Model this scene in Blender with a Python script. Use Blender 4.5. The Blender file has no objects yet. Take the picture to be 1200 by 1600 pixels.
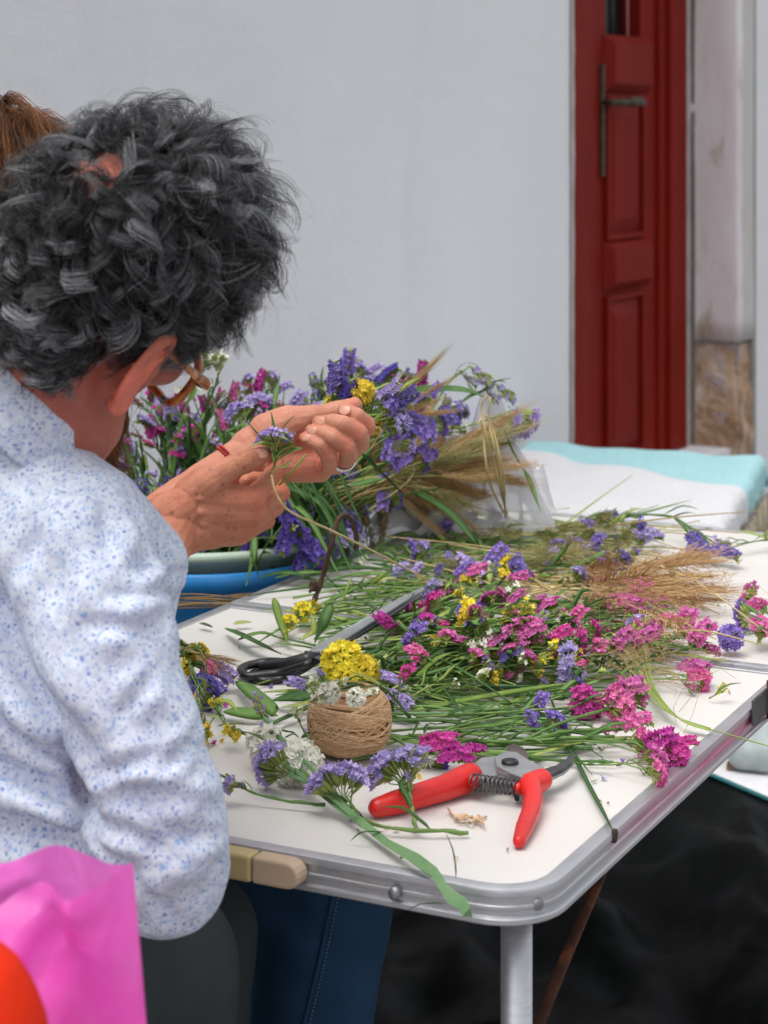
import bpy, bmesh, math, random
import numpy as np
from mathutils import Vector, Matrix, Euler, Quaternion

random.seed(7)
RNG = np.random.default_rng(7)
scene = bpy.context.scene
COL = scene.collection

# ------------------------------------------------------------------ camera, sky, sun, exposure
F, YH, CZ = 3200.0, 190.0, 1.32          # focal length in photo pixels, horizon row, camera height
cam_d = bpy.data.cameras.new('camera')
cam = bpy.data.objects.new('camera', cam_d)
COL.objects.link(cam)
cam.location = (0, 0, CZ)
cam.rotation_euler = (math.radians(90), 0, 0)
cam_d.sensor_fit = 'VERTICAL'
cam_d.sensor_height = 36
cam_d.sensor_width = 27
cam_d.lens = F / 1600 * 36
cam_d.shift_y = -(800 - YH) / 1600
cam_d.clip_start = 0.05
cam_d.clip_end = 400
cam_d.dof.use_dof = True
cam_d.dof.focus_distance = 2.08
cam_d.dof.aperture_fstop = 10.5
scene.camera = cam

world = bpy.data.worlds.new('World')
scene.world = world
world.use_nodes = True
wn = world.node_tree
wn.nodes.clear()
sky = wn.nodes.new('ShaderNodeTexSky')
sky.sky_type = 'NISHITA'
sky.sun_disc = False
SUN_EL, SUN_AZ = math.radians(72), math.radians(-118)
sky.sun_elevation = SUN_EL
sky.sun_rotation = SUN_AZ
sky.air_density = 1.0
sky.dust_density = 4.0
sky.ozone_density = 1.0
hsv = wn.nodes.new('ShaderNodeHueSaturation')
hsv.inputs['Saturation'].default_value = 0.18
bg = wn.nodes.new('ShaderNodeBackground')
bg.inputs['Strength'].default_value = 0.15
wo = wn.nodes.new('ShaderNodeOutputWorld')
wn.links.new(sky.outputs[0], hsv.inputs['Color'])
wn.links.new(hsv.outputs[0], bg.inputs['Color'])
wn.links.new(bg.outputs[0], wo.inputs['Surface'])

sun_d = bpy.data.lights.new('sun', 'SUN')
sun_d.energy = 0.55
sun_d.angle = math.radians(50)
sun_d.color = (1.0, 0.96, 0.90)
sun = bpy.data.objects.new('sun', sun_d)
COL.objects.link(sun)
_sd = Vector((math.sin(SUN_AZ) * math.cos(SUN_EL), math.cos(SUN_AZ) * math.cos(SUN_EL), math.sin(SUN_EL)))
sun.rotation_euler = (-_sd).to_track_quat('-Z', 'Y').to_euler()
sun.location = (3, -4, 8)

scene.view_settings.view_transform = 'Standard'
scene.view_settings.look = 'None'
scene.view_settings.exposure = 0.78
scene.view_settings.gamma = 1.0
scene.view_settings.use_curve_mapping = False
scene.render.engine = 'CYCLES'
scene.cycles.max_bounces = 8
scene.cycles.transparent_max_bounces = 16
scene.cycles.use_denoising = True

# ------------------------------------------------------------------ helpers
TZ = 0.70                                # table top height


def W(px, py, d):
    """the point that shows at photo pixel (px, py) at distance d from the camera plane"""
    return Vector(((px - 600) / F * d, d, CZ - (py - YH) / F * d))


def T(px, py, z=TZ):
    """the point at height z under photo pixel (px, py)"""
    return W(px, py, (CZ - z) * F / (py - YH))


def srgb(r, g, b):
    def f(c):
        c /= 255.0
        return c / 12.92 if c <= 0.04045 else ((c + 0.055) / 1.055) ** 2.4
    return (f(r), f(g), f(b), 1.0)


def lin(r, g, b):
    return (r, g, b, 1.0)


class NT:
    """small node-tree helper"""

    def __init__(self, name):
        self.m = bpy.data.materials.new(name)
        self.m.use_nodes = True
        self.t = self.m.node_tree
        self.t.nodes.clear()
        self.out = self.t.nodes.new('ShaderNodeOutputMaterial')

    def n(self, typ, **kw):
        nd = self.t.nodes.new(typ)
        for k, v in kw.items():
            if k.startswith('i_'):
                nd.inputs[k[2:].replace('_', ' ')].default_value = v
            else:
                setattr(nd, k, v)
        return nd

    def l(self, a, b):
        self.t.links.new(a, b)

    def noise(self, scale, detail=4, rough=.6, vec=None, dist=0.0):
        nd = self.n('ShaderNodeTexNoise')
        nd.inputs['Scale'].default_value = scale
        nd.inputs['Detail'].default_value = detail
        nd.inputs['Roughness'].default_value = rough
        nd.inputs['Distortion'].default_value = dist
        if vec is not None:
            self.l(vec, nd.inputs['Vector'])
        return nd

    def ramp(self, fac, stops, interp='LINEAR'):
        nd = self.n('ShaderNodeValToRGB')
        nd.color_ramp.interpolation = interp
        el = nd.color_ramp.elements
        while len(el) < len(stops):
            el.new(0.5)
        for e, (p, c) in zip(el, stops):
            e.position = p
            e.color = c if len(c) == 4 else (*c, 1)
        self.l(fac, nd.inputs['Fac'])
        return nd

    def mix(self, fac, a, b, mode='MIX'):
        nd = self.n('ShaderNodeMix', data_type='RGBA', blend_type=mode)
        for s, v in ((nd.inputs[0], fac), (nd.inputs[6], a), (nd.inputs[7], b)):
            if hasattr(v, 'is_linked') or hasattr(v, 'links'):
                self.l(v, s)
            else:
                s.default_value = v
        return nd.outputs[2]

    def math(self, op, a, b=None, clamp=False):
        nd = self.n('ShaderNodeMath', operation=op, use_clamp=clamp)
        for s, v in ((nd.inputs[0], a), (nd.inputs[1], b)):
            if v is None:
                continue
            if hasattr(v, 'links'):
                self.l(v, s)
            else:
                s.default_value = v
        return nd.outputs[0]

    def coord(self, scale=(1, 1, 1), rot=(0, 0, 0)):
        tc = self.n('ShaderNodeTexCoord')
        mp = self.n('ShaderNodeMapping')
        mp.inputs['Scale'].default_value = scale
        mp.inputs['Rotation'].default_value = rot
        self.l(tc.outputs['Object'], mp.inputs['Vector'])
        return mp.outputs[0]

    def bump(self, h, strength=.3, dist=.01):
        nd = self.n('ShaderNodeBump')
        nd.inputs['Strength'].default_value = strength
        nd.inputs['Distance'].default_value = dist
        self.l(h, nd.inputs['Height'])
        return nd.outputs[0]

    def principled(self, color, rough=.5, metal=0.0, spec=.5, normal=None, **kw):
        p = self.n('ShaderNodeBsdfPrincipled')
        for s, v in (('Base Color', color), ('Roughness', rough), ('Metallic', metal), ('Specular IOR Level', spec)):
            if hasattr(v, 'links'):
                self.l(v, p.inputs[s])
            else:
                p.inputs[s].default_value = v
        if normal is not None:
            self.l(normal, p.inputs['Normal'])
        for k, v in kw.items():
            p.inputs[k.replace('_', ' ')].default_value = v
        self.l(p.outputs[0], self.out.inputs['Surface'])
        return p


def simple(name, c, rough=.5, metal=0.0, var=.25, vs=30, bump=0.0, bs=200, spec=.5, stretch=(1, 1, 1), **kw):
    k = NT(name)
    v = k.coord(stretch)
    nz = k.noise(vs, 5, .6, v)
    a = tuple(min(1, x * (1 + var)) for x in c[:3]) + (1,)
    b = tuple(x * (1 - var) for x in c[:3]) + (1,)
    rp = k.ramp(nz.outputs['Fac'], [(.3, b), (.7, a)])
    nm = None
    if bump:
        n2 = k.noise(bs, 4, .6, v)
        nm = k.bump(n2.outputs['Fac'], bump, .002)
    k.principled(rp.outputs[0], rough, metal, spec, nm, **kw)
    return k.m


def link(o, parent=None):
    COL.objects.link(o)
    if parent is not None:
        o.parent = parent
    return o


def mesh_from(verts, faces, name='mesh'):
    me = bpy.data.meshes.new(name)
    me.from_pydata([tuple(v) for v in verts], [], faces)
    me.update()
    return me


def mesh_quads(v, q, name='mesh'):
    """fast mesh from numpy arrays: v (N,3), q (M,4)"""
    me = bpy.data.meshes.new(name)
    me.vertices.add(len(v))
    me.vertices.foreach_set('co', np.asarray(v, np.float32).ravel())
    me.loops.add(q.size)
    me.loops.foreach_set('vertex_index', np.asarray(q, np.int32).ravel())
    me.polygons.add(len(q))
    me.polygons.foreach_set('loop_start', np.arange(0, q.size, q.shape[1], dtype=np.int32))
    me.update(calc_edges=True)
    me.validate()
    return me


def shade(me, smooth=True):
    me.polygons.foreach_set('use_smooth', [smooth] * len(me.polygons))


def obj(name, me, mat=None, parent=None, smooth=True, loc=None):
    o = bpy.data.objects.new(name, me)
    if mat is not None and not me.materials:
        for m in (mat if isinstance(mat, (list, tuple)) else [mat]):
            me.materials.append(m)
    if smooth is not None:
        shade(me, smooth)
    if loc is not None:
        o.location = loc
    return link(o, parent)


def tag(o, label=None, cat=None, group=None, kind=None):
    if label:
        o['label'] = label
    if cat:
        o['category'] = cat
    if group:
        o['group'] = group
    if kind:
        o['kind'] = kind
    return o


def empty(name, loc=(0, 0, 0), rz=0.0, rot=None):
    o = bpy.data.objects.new(name, None)
    o.empty_display_size = .02
    o.location = loc
    o.rotation_euler = rot if rot is not None else (0, 0, rz)
    return link(o)


class MB:
    """collects verts and faces"""

    def __init__(self):
        self.v, self.f, self.mi = [], [], []
        self.m = 0

    def add(self, vs, fs):
        b = len(self.v)
        self.v += [tuple(x) for x in vs]
        for f in fs:
            self.f.append(tuple(i + b for i in f))
            self.mi.append(self.m)

    def box(self, lo, hi):
        x0, y0, z0 = lo
        x1, y1, z1 = hi
        self.add([(x0, y0, z0), (x1, y0, z0), (x1, y1, z0), (x0, y1, z0), (x0, y0, z1), (x1, y0, z1), (x1, y1, z1), (x0, y1, z1)],
                 [(0, 3, 2, 1), (4, 5, 6, 7), (0, 1, 5, 4), (1, 2, 6, 5), (2, 3, 7, 6), (3, 0, 4, 7)])

    def tube(self, pts, rad, n=6, caps=True, closed=False, flat=1.0, up=None):
        pts = [Vector(p) for p in pts]
        N = len(pts)
        rs = rad if isinstance(rad, (list, tuple)) else [rad] * N
        rings = []
        prev = None
        for i, p in enumerate(pts):
            if closed:
                t = (pts[(i + 1) % N] - pts[i - 1])
            else:
                t = pts[min(i + 1, N - 1)] - pts[max(i - 1, 0)]
            t.normalize() if t.length > 1e-9 else None
            if prev is None:
                a = Vector(up) if up is not None else (Vector((0, 0, 1)) if abs(t.z) < .9 else Vector((1, 0, 0)))
                x = a.cross(t).normalized()
            else:
                x = prev - t * prev.dot(t)
                x.normalize()
            prev = x
            y = t.cross(x)
            rings.append([p + x * math.cos(2 * math.pi * k / n) * rs[i] + y * math.sin(2 * math.pi * k / n) * rs[i] * flat for k in range(n)])
        vs = [v for r in rings for v in r]
        fs = []
        M = N if closed else N - 1
        for i in range(M):
            for k in range(n):
                j = (i + 1) % N
                fs.append((i * n + k, i * n + (k + 1) % n, j * n + (k + 1) % n, j * n + k))
        if caps and not closed:
            fs.append(tuple(reversed(range(n))))
            fs.append(tuple((N - 1) * n + k for k in range(n)))
        self.add(vs, fs)

    def ellipsoid(self, c, r, R=None, nu=16, nv=10):
        c = Vector(c)
        r = (r, r, r) if not hasattr(r, '__len__') else r
        vs, fs = [], []
        for j in range(nv + 1):
            ph = math.pi * j / nv
            for i in range(nu):
                a = 2 * math.pi * i / nu
                v = Vector((r[0] * math.sin(ph) * math.cos(a), r[1] * math.sin(ph) * math.sin(a), r[2] * math.cos(ph)))
                if R is not None:
                    v = R @ v
                vs.append(c + v)
        for j in range(nv):
            for i in range(nu):
                fs.append((j * nu + i, (j + 1) * nu + i, (j + 1) * nu + (i + 1) % nu, j * nu + (i + 1) % nu))
        self.add(vs, fs)

    def cone(self, p0, r0, p1, r1, n=14, cap=4):
        """round cone (tapered capsule)"""
        p0, p1 = Vector(p0), Vector(p1)
        t = p1 - p0
        L = t.length
        t = t / L if L > 1e-9 else Vector((0, 0, 1))
        x = t.orthogonal().normalized()
        y = t.cross(x)
        vs, fs = [], []
        rows = []
        for i in range(cap + 1):
            a = -math.pi / 2 + (math.pi / 2) * i / cap
            rows.append((p0 + t * (r0 * math.sin(a)), max(r0 * math.cos(a), 1e-5)))
        for i in range(cap + 1):
            a = (math.pi / 2) * i / cap
            rows.append((p1 + t * (r1 * math.sin(a)), max(r1 * math.cos(a), 1e-5)))
        for c, r in rows:
            for k in range(n):
                a = 2 * math.pi * k / n
                vs.append(c + x * (r * math.cos(a)) + y * (r * math.sin(a)))
        for i in range(len(rows) - 1):
            for k in range(n):
                fs.append((i * n + k, i * n + (k + 1) % n, (i + 1) * n + (k + 1) % n, (i + 1) * n + k))
        fs.append(tuple(reversed(range(n))))
        fs.append(tuple((len(rows) - 1) * n + k for k in range(n)))
        self.add(vs, fs)

    def chain(self, pr, n=14):
        """pr: list of (point, radius)"""
        for (p, r), (q, s) in zip(pr[:-1], pr[1:]):
            self.cone(p, r, q, s, n)

    def prism(self, outline, z0, z1):
        n = len(outline)
        vs = [(x, y, z0) for x, y in outline] + [(x, y, z1) for x, y in outline]
        fs = [tuple(reversed(range(n))), tuple(range(n, 2 * n))]
        for i in range(n):
            fs.append((i, (i + 1) % n, n + (i + 1) % n, n + i))
        self.add(vs, fs)

    def mesh(self, name='mesh'):
        me = mesh_from(self.v, self.f, name)
        if any(self.mi):
            me.polygons.foreach_set('material_index', self.mi)
        return me

    def build(self, name, mat, parent=None, smooth=True, loc=None, bevel=0.0, seg=2):
        me = self.mesh(name)
        if bevel:
            bm = bmesh.new()
            bm.from_mesh(me)
            bmesh.ops.remove_doubles(bm, verts=bm.verts, dist=1e-6)
            bmesh.ops.recalc_face_normals(bm, faces=bm.faces)
            ed = [e for e in bm.edges if len(e.link_faces) == 2 and e.calc_face_angle(0) > .5]
            bmesh.ops.bevel(bm, geom=ed, offset=bevel, segments=seg, affect='EDGES', profile=.5)
            bm.to_mesh(me)
            bm.free()
        else:
            bm = bmesh.new()
            bm.from_mesh(me)
            bmesh.ops.recalc_face_normals(bm, faces=bm.faces)
            bm.to_mesh(me)
            bm.free()
        return obj(name, me, mat, parent, smooth, loc)


def remesh(mb, voxel, iters=6, fac=.5):
    """one continuous surface round all the shapes in mb"""
    me = mb.mesh('raw')
    o = bpy.data.objects.new('raw', me)
    COL.objects.link(o)
    m = o.modifiers.new('r', 'REMESH')
    m.mode = 'VOXEL'
    m.voxel_size = voxel
    m.adaptivity = 0
    if iters:
        s = o.modifiers.new('s', 'SMOOTH')
        s.factor = fac
        s.iterations = iters
    dg = bpy.context.evaluated_depsgraph_get()
    out = bpy.data.meshes.new_from_object(o.evaluated_get(dg))
    bpy.data.objects.remove(o)
    return out


def co_of(me):
    a = np.empty(len(me.vertices) * 3, np.float32)
    me.vertices.foreach_get('co', a)
    return a.reshape(-1, 3).astype(np.float64)


def no_of(me):
    a = np.empty(len(me.vertices) * 3, np.float32)
    me.vertices.foreach_get('normal', a)
    return a.reshape(-1, 3).astype(np.float64)


def set_co(me, c):
    me.vertices.foreach_set('co', c.astype(np.float32).ravel())
    me.update()


class SineNoise:
    def __init__(self, seed, freq, n=14, aniso=None):
        r = np.random.default_rng(seed)
        d = r.normal(size=(n, 3))
        d /= np.linalg.norm(d, axis=1)[:, None]
        if aniso is not None:
            d = d * np.asarray(aniso)
        self.k = d * freq * r.uniform(.6, 1.6, (n, 1))
        self.p = r.uniform(0, 6.28, n)
        self.n = n

    def __call__(self, x):
        return np.sin(x @ self.k.T + self.p).sum(1) / math.sqrt(self.n / 2)


def join_meshes(parts, name):
    """parts: list of (mesh, material); one mesh with several slots"""
    bm = bmesh.new()
    mats = []
    for me, mat in parts:
        if mat not in mats:
            mats.append(mat)
        i = mats.index(mat)
        me.polygons.foreach_set('material_index', [i] * len(me.polygons))
        bm.from_mesh(me)
    out = bpy.data.meshes.new(name)
    bm.to_mesh(out)
    bm.free()
    for m in mats:
        out.materials.append(m)
    shade(out)
    return out


def bez(p, n):
    """Catmull-Rom through the points"""
    p = [Vector(q) for q in p]
    if len(p) == 2:
        return [p[0].lerp(p[1], i / (n - 1)) for i in range(n)]
    P = [p[0] * 2 - p[1]] + p + [p[-1] * 2 - p[-2]]
    segs = len(p) - 1
    out = []
    for i in range(n):
        t = i / (n - 1) * segs
        k = min(int(t), segs - 1)
        t -= k
        a, b, c, d = P[k:k + 4]
        out.append(.5 * ((2 * b) + (c - a) * t + (2 * a - 5 * b + 4 * c - d) * t * t + (3 * b - a - 3 * c + d) * t ** 3))
    return out

# ------------------------------------------------------------------ materials of the setting
def mat_plaster():
    k = NT('plaster')
    v = k.coord()
    big = k.noise(1.1, 4, .55, v)
    c = k.ramp(big.outputs['Fac'], [(.3, lin(.745, .747, .77)), (.7, lin(.80, .802, .82))])
    mid = k.noise(7, 6, .65, v)
    c2 = k.mix(k.math('MULTIPLY', mid.outputs['Fac'], .22), c.outputs[0], lin(.62, .625, .65))
    st = k.noise(2.2, 6, .7, k.coord((1, 1, .35)))
    c2 = k.mix(k.ramp(st.outputs['Fac'], [(.55, lin(0, 0, 0)), (.75, lin(.35, .35, .35))]).outputs[0], c2, lin(.60, .605, .625))
    pit = k.noise(48, 3, .6, v)
    c2 = k.mix(k.ramp(pit.outputs['Fac'], [(.66, lin(0, 0, 0)), (.72, lin(.5, .5, .5))]).outputs[0], c2, lin(.58, .585, .60))
    fine = k.noise(90, 6, .7, v)
    med = k.noise(14, 5, .6, v)
    h = k.math('ADD', k.math('MULTIPLY', fine.outputs['Fac'], .5), med.outputs['Fac'])
    k.principled(c2, .9, 0, .2, k.bump(h, .55, .006))
    return k.m


def mat_door():
    k = NT('red_door_paint')
    v = k.coord((1, 1, .25))
    nz = k.noise(9, 6, .6, v)
    c = k.ramp(nz.outputs['Fac'], [(.3, lin(.165, .0085, .0042)), (.7, lin(.215, .0135, .0065))])
    dust = k.noise(40, 4, .7, k.coord())
    c2 = k.mix(k.ramp(dust.outputs['Fac'], [(.58, lin(0, 0, 0)), (.8, lin(.3, .3, .3))]).outputs[0], c.outputs[0], lin(.29, .05, .034))
    g = k.noise(60, 4, .6, v)
    k.principled(c2, .55, 0, .10, k.bump(g.outputs['Fac'], .12, .002))
    return k.m


def mat_stone():
    k = NT('stone_jamb')
    tc = k.n('ShaderNodeTexCoord')
    sp = k.n('ShaderNodeSeparateXYZ')
    k.l(tc.outputs['Object'], sp.inputs[0])
    v = k.coord((1, 1, .35))
    nz = k.noise(6, 6, .65, v)
    white = k.ramp(nz.outputs['Fac'], [(.25, lin(.60, .53, .51)), (.5, lin(.70, .645, .67)), (.75, lin(.78, .75, .76))])
    st = k.noise(11, 5, .7, v)
    w2 = k.mix(k.ramp(st.outputs['Fac'], [(.52, lin(0, 0, 0)), (.66, lin(.8, .8, .8))]).outputs[0], white.outputs[0], lin(.40, .31, .22))
    edge = k.math('MULTIPLY', k.math('GREATER_THAN', k.math('ADD', sp.outputs[0], k.math('MULTIPLY', k.noise(9, 3, .5, k.coord()).outputs['Fac'], .05)), SB + .055), .85)
    w2 = k.mix(edge, w2, lin(.52, .515, .49))
    drip = k.noise(16, 3, .5, k.coord((1, 1, .2)))
    w2 = k.mix(k.ramp(drip.outputs['Fac'], [(.70, lin(0, 0, 0)), (.76, lin(.45, .45, .45))]).outputs[0], w2, lin(.62, .30, .24))
    k.principled(w2, .85, 0, .25, k.bump(nz.outputs['Fac'], .5, .01))
    return k.m


def mat_bare_stone():
    k = NT('bare_stone')
    v = k.coord((1, 1, 1))
    nz = k.noise(7, 7, .68, v, .6)
    c = k.ramp(nz.outputs['Fac'], [(.3, lin(.22, .115, .06)), (.48, lin(.46, .30, .19)), (.58, lin(.62, .46, .35)), (.74, lin(.75, .65, .58))])
    rg = k.noise(10, 5, .65, v, .8)
    cc = k.mix(k.ramp(rg.outputs['Fac'], [(.56, lin(0, 0, 0)), (.60, lin(.9, .9, .9))]).outputs[0], c.outputs[0], lin(.46, .41, .42))
    k.principled(cc, .9, 0, .2, k.bump(k.math('ADD', nz.outputs['Fac'], rg.outputs['Fac']), .9, .04))
    return k.m


M = {}
M['plaster'] = mat_plaster()
M['door'] = mat_door()
M['bare_stone'] = mat_bare_stone()
M['grey_stone'] = simple('grey_plaster', (.27, .27, .255), .9, 0, .2, 8, .4, 60)
M['pale_edge'] = simple('pale_edge', (.46, .41, .385), .9, 0, .2, 14, .4, 60)
M['bronze'] = simple('old_bronze', (.075, .065, .045), .5, .5, .4, 40, .2, 200)
M['dark_gap'] = simple('dark_gap', (.012, .012, .014), .8, 0, .2, 20)
M['iron'] = simple('grey_iron', (.05, .055, .06), .5, .4, .3, 40)
M['ground'] = simple('grey_limestone', (.20, .197, .193), .85, 0, .16, 4, .35, 30)
M['joint'] = simple('grout', (.34, .33, .32), .9, 0, .2, 20)

# ------------------------------------------------------------------ ground: pale limestone pavement
mb = MB()
mb.add([(-60, -60, 0), (60, -60, 0), (60, 60, 0), (-60, 60, 0)], [(0, 1, 2, 3)])
ground = tag(mb.build('pavement', M['ground'], None, False), kind='structure')

# ------------------------------------------------------------------ house wall with its red door
WA = math.radians(59)
P0 = Vector((.717, 6.2, 0))
wdir = Vector((math.cos(WA), math.sin(WA), 0))
ndir = Vector((-math.sin(WA), math.cos(WA), 0))      # into the house


def wall_s(px, r=0.0):
    """distance along the wall at which photo column px meets the plane recessed by r"""
    k = (px - 600) / F
    o = P0 + ndir * r
    return (k * o.y - o.x) / (wdir.x - k * wdir.y)


def wall_z(px, py, r=0.0):
    s = wall_s(px, r)
    d = P0.y + ndir.y * r + wdir.y * s
    return CZ - (py - YH) / F * d


SA, SB = wall_s(893), wall_s(1150)
SE = wall_s(1174)
REC = .185
DT, DB = 2.55, .20
mb = MB()
# a wall with an opening, thickness .35, built of butting blocks
mb.box((-7.0, 0, 0), (SA, .35, 3.4))
mb.box((SA, 0, DT), (SE, .35, 3.4))
mb.box((SE, 0.003, 0), (8.0, .35, 3.4))
mb.box((SA, .02, 0), (SB, .35, DB))
wall = mb.build('house_wall', M['plaster'], None, False, loc=P0)
wall.rotation_euler = (0, 0, WA)
tag(wall, 'whitewashed plaster house wall with a red door set into it', 'wall')
# the plaster returns into the opening as a thin worn edge
mb = MB()
pts = []
edge = []
for i in range(40):
    z = DB + (DT - DB) * i / 39
    edge.append((SA + .004 + .006 * random.random(), z))
vs, fs = [], []
for x, z in edge:
    vs += [(SA - .012 - .004 * random.random(), -.006, z), (x + .004, -.004, z), (x + .006, .06, z)]
for i in range(39):
    for k in (0, 1):
        fs.append((i * 3 + k, i * 3 + k + 1, i * 3 + k + 4, i * 3 + k + 3))
mb.add(vs, fs)
mb.build('plaster_edge', M['pale_edge'], wall, False)
# stone jamb: painted upper stone and bare lower stone, rounded and uneven


def rough_block(name, x0, x1, y0, y1, z0, z1, mat, amp, seed, parent, nx=8, ny=8, nz=30):
    bm = bmesh.new()
    bmesh.ops.create_grid(bm, x_segments=1, y_segments=1, size=.5)
    bm.free()
    sn = SineNoise(seed, 9, 16)
    sn2 = SineNoise(seed + 1, 40, 16)
    mbx = MB()

    def P(x, y, z):
        p = np.array([[x, y, z]])
        a = amp * (sn(p)[0] + .5 * sn2(p)[0]) * .5
        return (x + a * .8, y + a, z)

    vs, fs = [], []
    # outline of the section: front (y0) from x1 to x0, then the reveal (x0) from y0 to y1
    sec = [(x1, y0 + .02), (x1 - .004, y0)] + [(x1 + (x0 - x1) * (i + 1) / nx, y0) for i in range(nx - 1)] + \
          [(x0 + .012, y0), (x0 + .003, y0 + .004), (x0, y0 + .014)] + [(x0, y0 + (y1 - y0) * (i + 1) / ny) for i in range(ny)]
    m = len(sec)
    for j in range(nz + 1):
        z = z0 + (z1 - z0) * j / nz
        for (x, y) in sec:
            vs.append(P(x, y, z))
    for j in range(nz):
        for i in range(m - 1):
            fs.append((j * m + i, (j + 1) * m + i, (j + 1) * m + i + 1, j * m + i + 1))
    # top and bottom
    b = len(vs)
    for j in (0, nz):
        fs.append(tuple(j * m + i for i in (range(m) if j else reversed(range(m)))))
    mbx.add(vs, fs)
    return mbx.build(name, mat, parent, True)


M['stone'] = mat_stone()
zj = wall_z(1120, 534, .08)
jamb = rough_block('stone_jamb', SB, SE - .002, -.012, REC + .10, zj + .006, DT + .2, M['stone'], .004, 3, wall)
lower = rough_block('jamb_base_stone', SB + .006, SE - .004, -.006, REC + .10, 0.0, zj - .008, M['bare_stone'], .019, 9, wall, 14, 14, 70)
lower['label'] = 'bare brown weathered stone under the painted jamb'
mb = MB()
mb.box((SB + .02, .02, zj - .012), (SE - .02, REC, zj + .01))
mb.build('jamb_joint', M['joint'], wall, False)
mb = MB()   # grey strip of bare render beside the stone, and the sealing strip along the door frame
mb.box((SE - .001, -.004, 0), (SE + .035, .04, 3.35))
mb.build('render_strip', M['grey_stone'], wall, False)

mb = MB()
mb.box((wall_s(1061, REC) + .001, REC - .020, DB), (SB + .004, REC + .002, DT))
mb.build('sealing_strip', M['pale_edge'], wall, False, bevel=.003)
mb = MB()
mb.box((SB - .004, REC - .034, DB), (SB + .004, REC - .022, DT))
mb.build('open_joint', simple('dirty_joint', (.16, .145, .135), .9, 0, .3, 30), wall, False)

# --- the door: frame, leaf, raised panels, small barred window, handle
door = bpy.data.objects.new('door', None)
link(door, wall)
FR = REC


def dbox(name, px0, px1, z0, z1, y0, y1, mat, parent=door, bevel=.004):
    s0, s1 = wall_s(px0, FR), wall_s(px1, FR)
    mb = MB()
    mb.box((s0, y0, z0), (s1, y1, z1))
    return mb.build(name, mat, parent, False, bevel=bevel)


dbox('door_frame', 860, 899, DB, DT, FR - .045, FR + .05, M['door'])
dbox('door_frame', 1036, 1061, DB, DT, FR - .03, FR + .05, M['door'])
dbox('frame_bead', 1027, 1035.5, DB, DT, FR - .012, FR + .05, M['door'], bevel=.008)
dbox('frame_bead', 899.5, 919, DB, DT, FR - .022, FR + .05, M['door'], bevel=.009)
sl0, sl1 = wall_s(919.5, FR), wall_s(1026.5, FR)
mb = MB()   # the leaf is built round a window opening
wz0, wz1 = wall_z(978, 58, FR), DT - .25
ws0, ws1 = wall_s(948, FR), wall_s(1003, FR)
mb.box((sl0, FR + .006, DB), (sl1, FR + .05, wz0))
mb.box((sl0, FR + .006, wz1), (sl1, FR + .05, DT))
mb.box((sl0, FR + .006, wz0), (ws0, FR + .05, wz1))
mb.box((ws1, FR + .006, wz0), (sl1, FR + .05, wz1))
leaf = mb.build('door_leaf', M['door'], door, False)
mb = MB()
mb.box((ws0, FR + .055, wz0), (ws1, FR + .06, wz1))
mb.build('window_pane', simple('door_glass', (.01, .011, .013), .15, 0, .1), door, False)
for px in (955, 968, 989):
    s = wall_s(px, FR)
    mb = MB()
    mb.tube([(s, FR + .03, wz0), (s, FR + .03, wz1)], .011, 8)
    b_ = mb.build('window_bar', M['iron'] if px != 989 else M['door'], door)


def panel(px0, px1, y0, y1, raise_=.016, inset=.035, recess=.0):
    """raised and fielded panel: a frame of sloping faces round a flat field"""
    s0, s1 = wall_s(px0, FR), wall_s(px1, FR)
    pm = (px0 + px1) / 2
    z1, z0 = wall_z(pm, y0, FR), wall_z(pm, y1, FR)
    yb, yt = FR + .004 + recess, FR + .004 - raise_ + recess
    i = inset
    mb = MB()
    mb.add([(s0, yb, z0), (s1, yb, z0), (s1, yb, z1), (s0, yb, z1),
            (s0 + i, yt, z0 + i), (s1 - i, yt, z0 + i), (s1 - i, yt, z1 - i), (s0 + i, yt, z1 - i)],
           [(4, 5, 6, 7), (0, 1, 5, 4), (1, 2, 6, 5), (2, 3, 7, 6), (3, 0, 4, 7)])
    return mb.build('door_panel', M['door'], door, False)


def moulding(px0, px1, y0, y1, w=.012, h=.010):
    s0, s1 = wall_s(px0, FR), wall_s(px1, FR)
    pm = (px0 + px1) / 2
    z1, z0 = wall_z(pm, y0, FR), wall_z(pm, y1, FR)
    mb = MB()
    mb.box((s0, FR - h, z0), (s0 + w, FR + .0055, z1))
    mb.box((s1 - w, FR - h, z0), (s1, FR + .0055, z1))
    mb.box((s0 + w, FR - h + .001, z0), (s1 - w, FR + .0055, z0 + w))
    mb.box((s0 + w, FR - h + .001, z1 - w), (s1 - w, FR + .0055, z1))
    mb.build('panel_moulding', M['door'], door, False)


panel(944, 1014, 56, 146, .03, .03)
moulding(945, 1004, 150, 372, .016, .012)
panel(949, 1000, 162, 360, .014, .04)
panel(943, 1013, 372, 452, .034, .03)
moulding(945, 1003, 458, 712, .016, .012)
panel(949, 999, 470, 700, .014, .045)
panel(943, 1013, 716, 770, .034, .03)
mb = MB()
sp_ = wall_s(941, FR)
hz1, hz0 = wall_z(941, 100, FR), wall_z(941, 276, FR)
mb.box((sp_ - .009, FR - .007, hz0), (sp_ + .009, FR + .007, hz1))
mb.build('handle_plate', M['bronze'], door, False, bevel=.003)
hz = wall_z(941, 160, FR)
mb = MB()
mb.tube([(sp_, FR - .004, hz), (sp_, FR - .06, hz)], .010, 10)
mb.tube([(sp_ - .006, FR - .058, hz), (sp_ + .05, FR - .06, hz), (sp_ + .10, FR - .06, hz + .002)], [.011, .010, .010], 10)
mb.tube([(sp_ + .085, FR - .06, hz + .002), (sp_ + .15, FR - .060, hz + .004), (sp_ + .19, FR - .058, hz)], [.0155, .0165, .012], 12)
mb.build('door_handle', M['bronze'], door)

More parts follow.
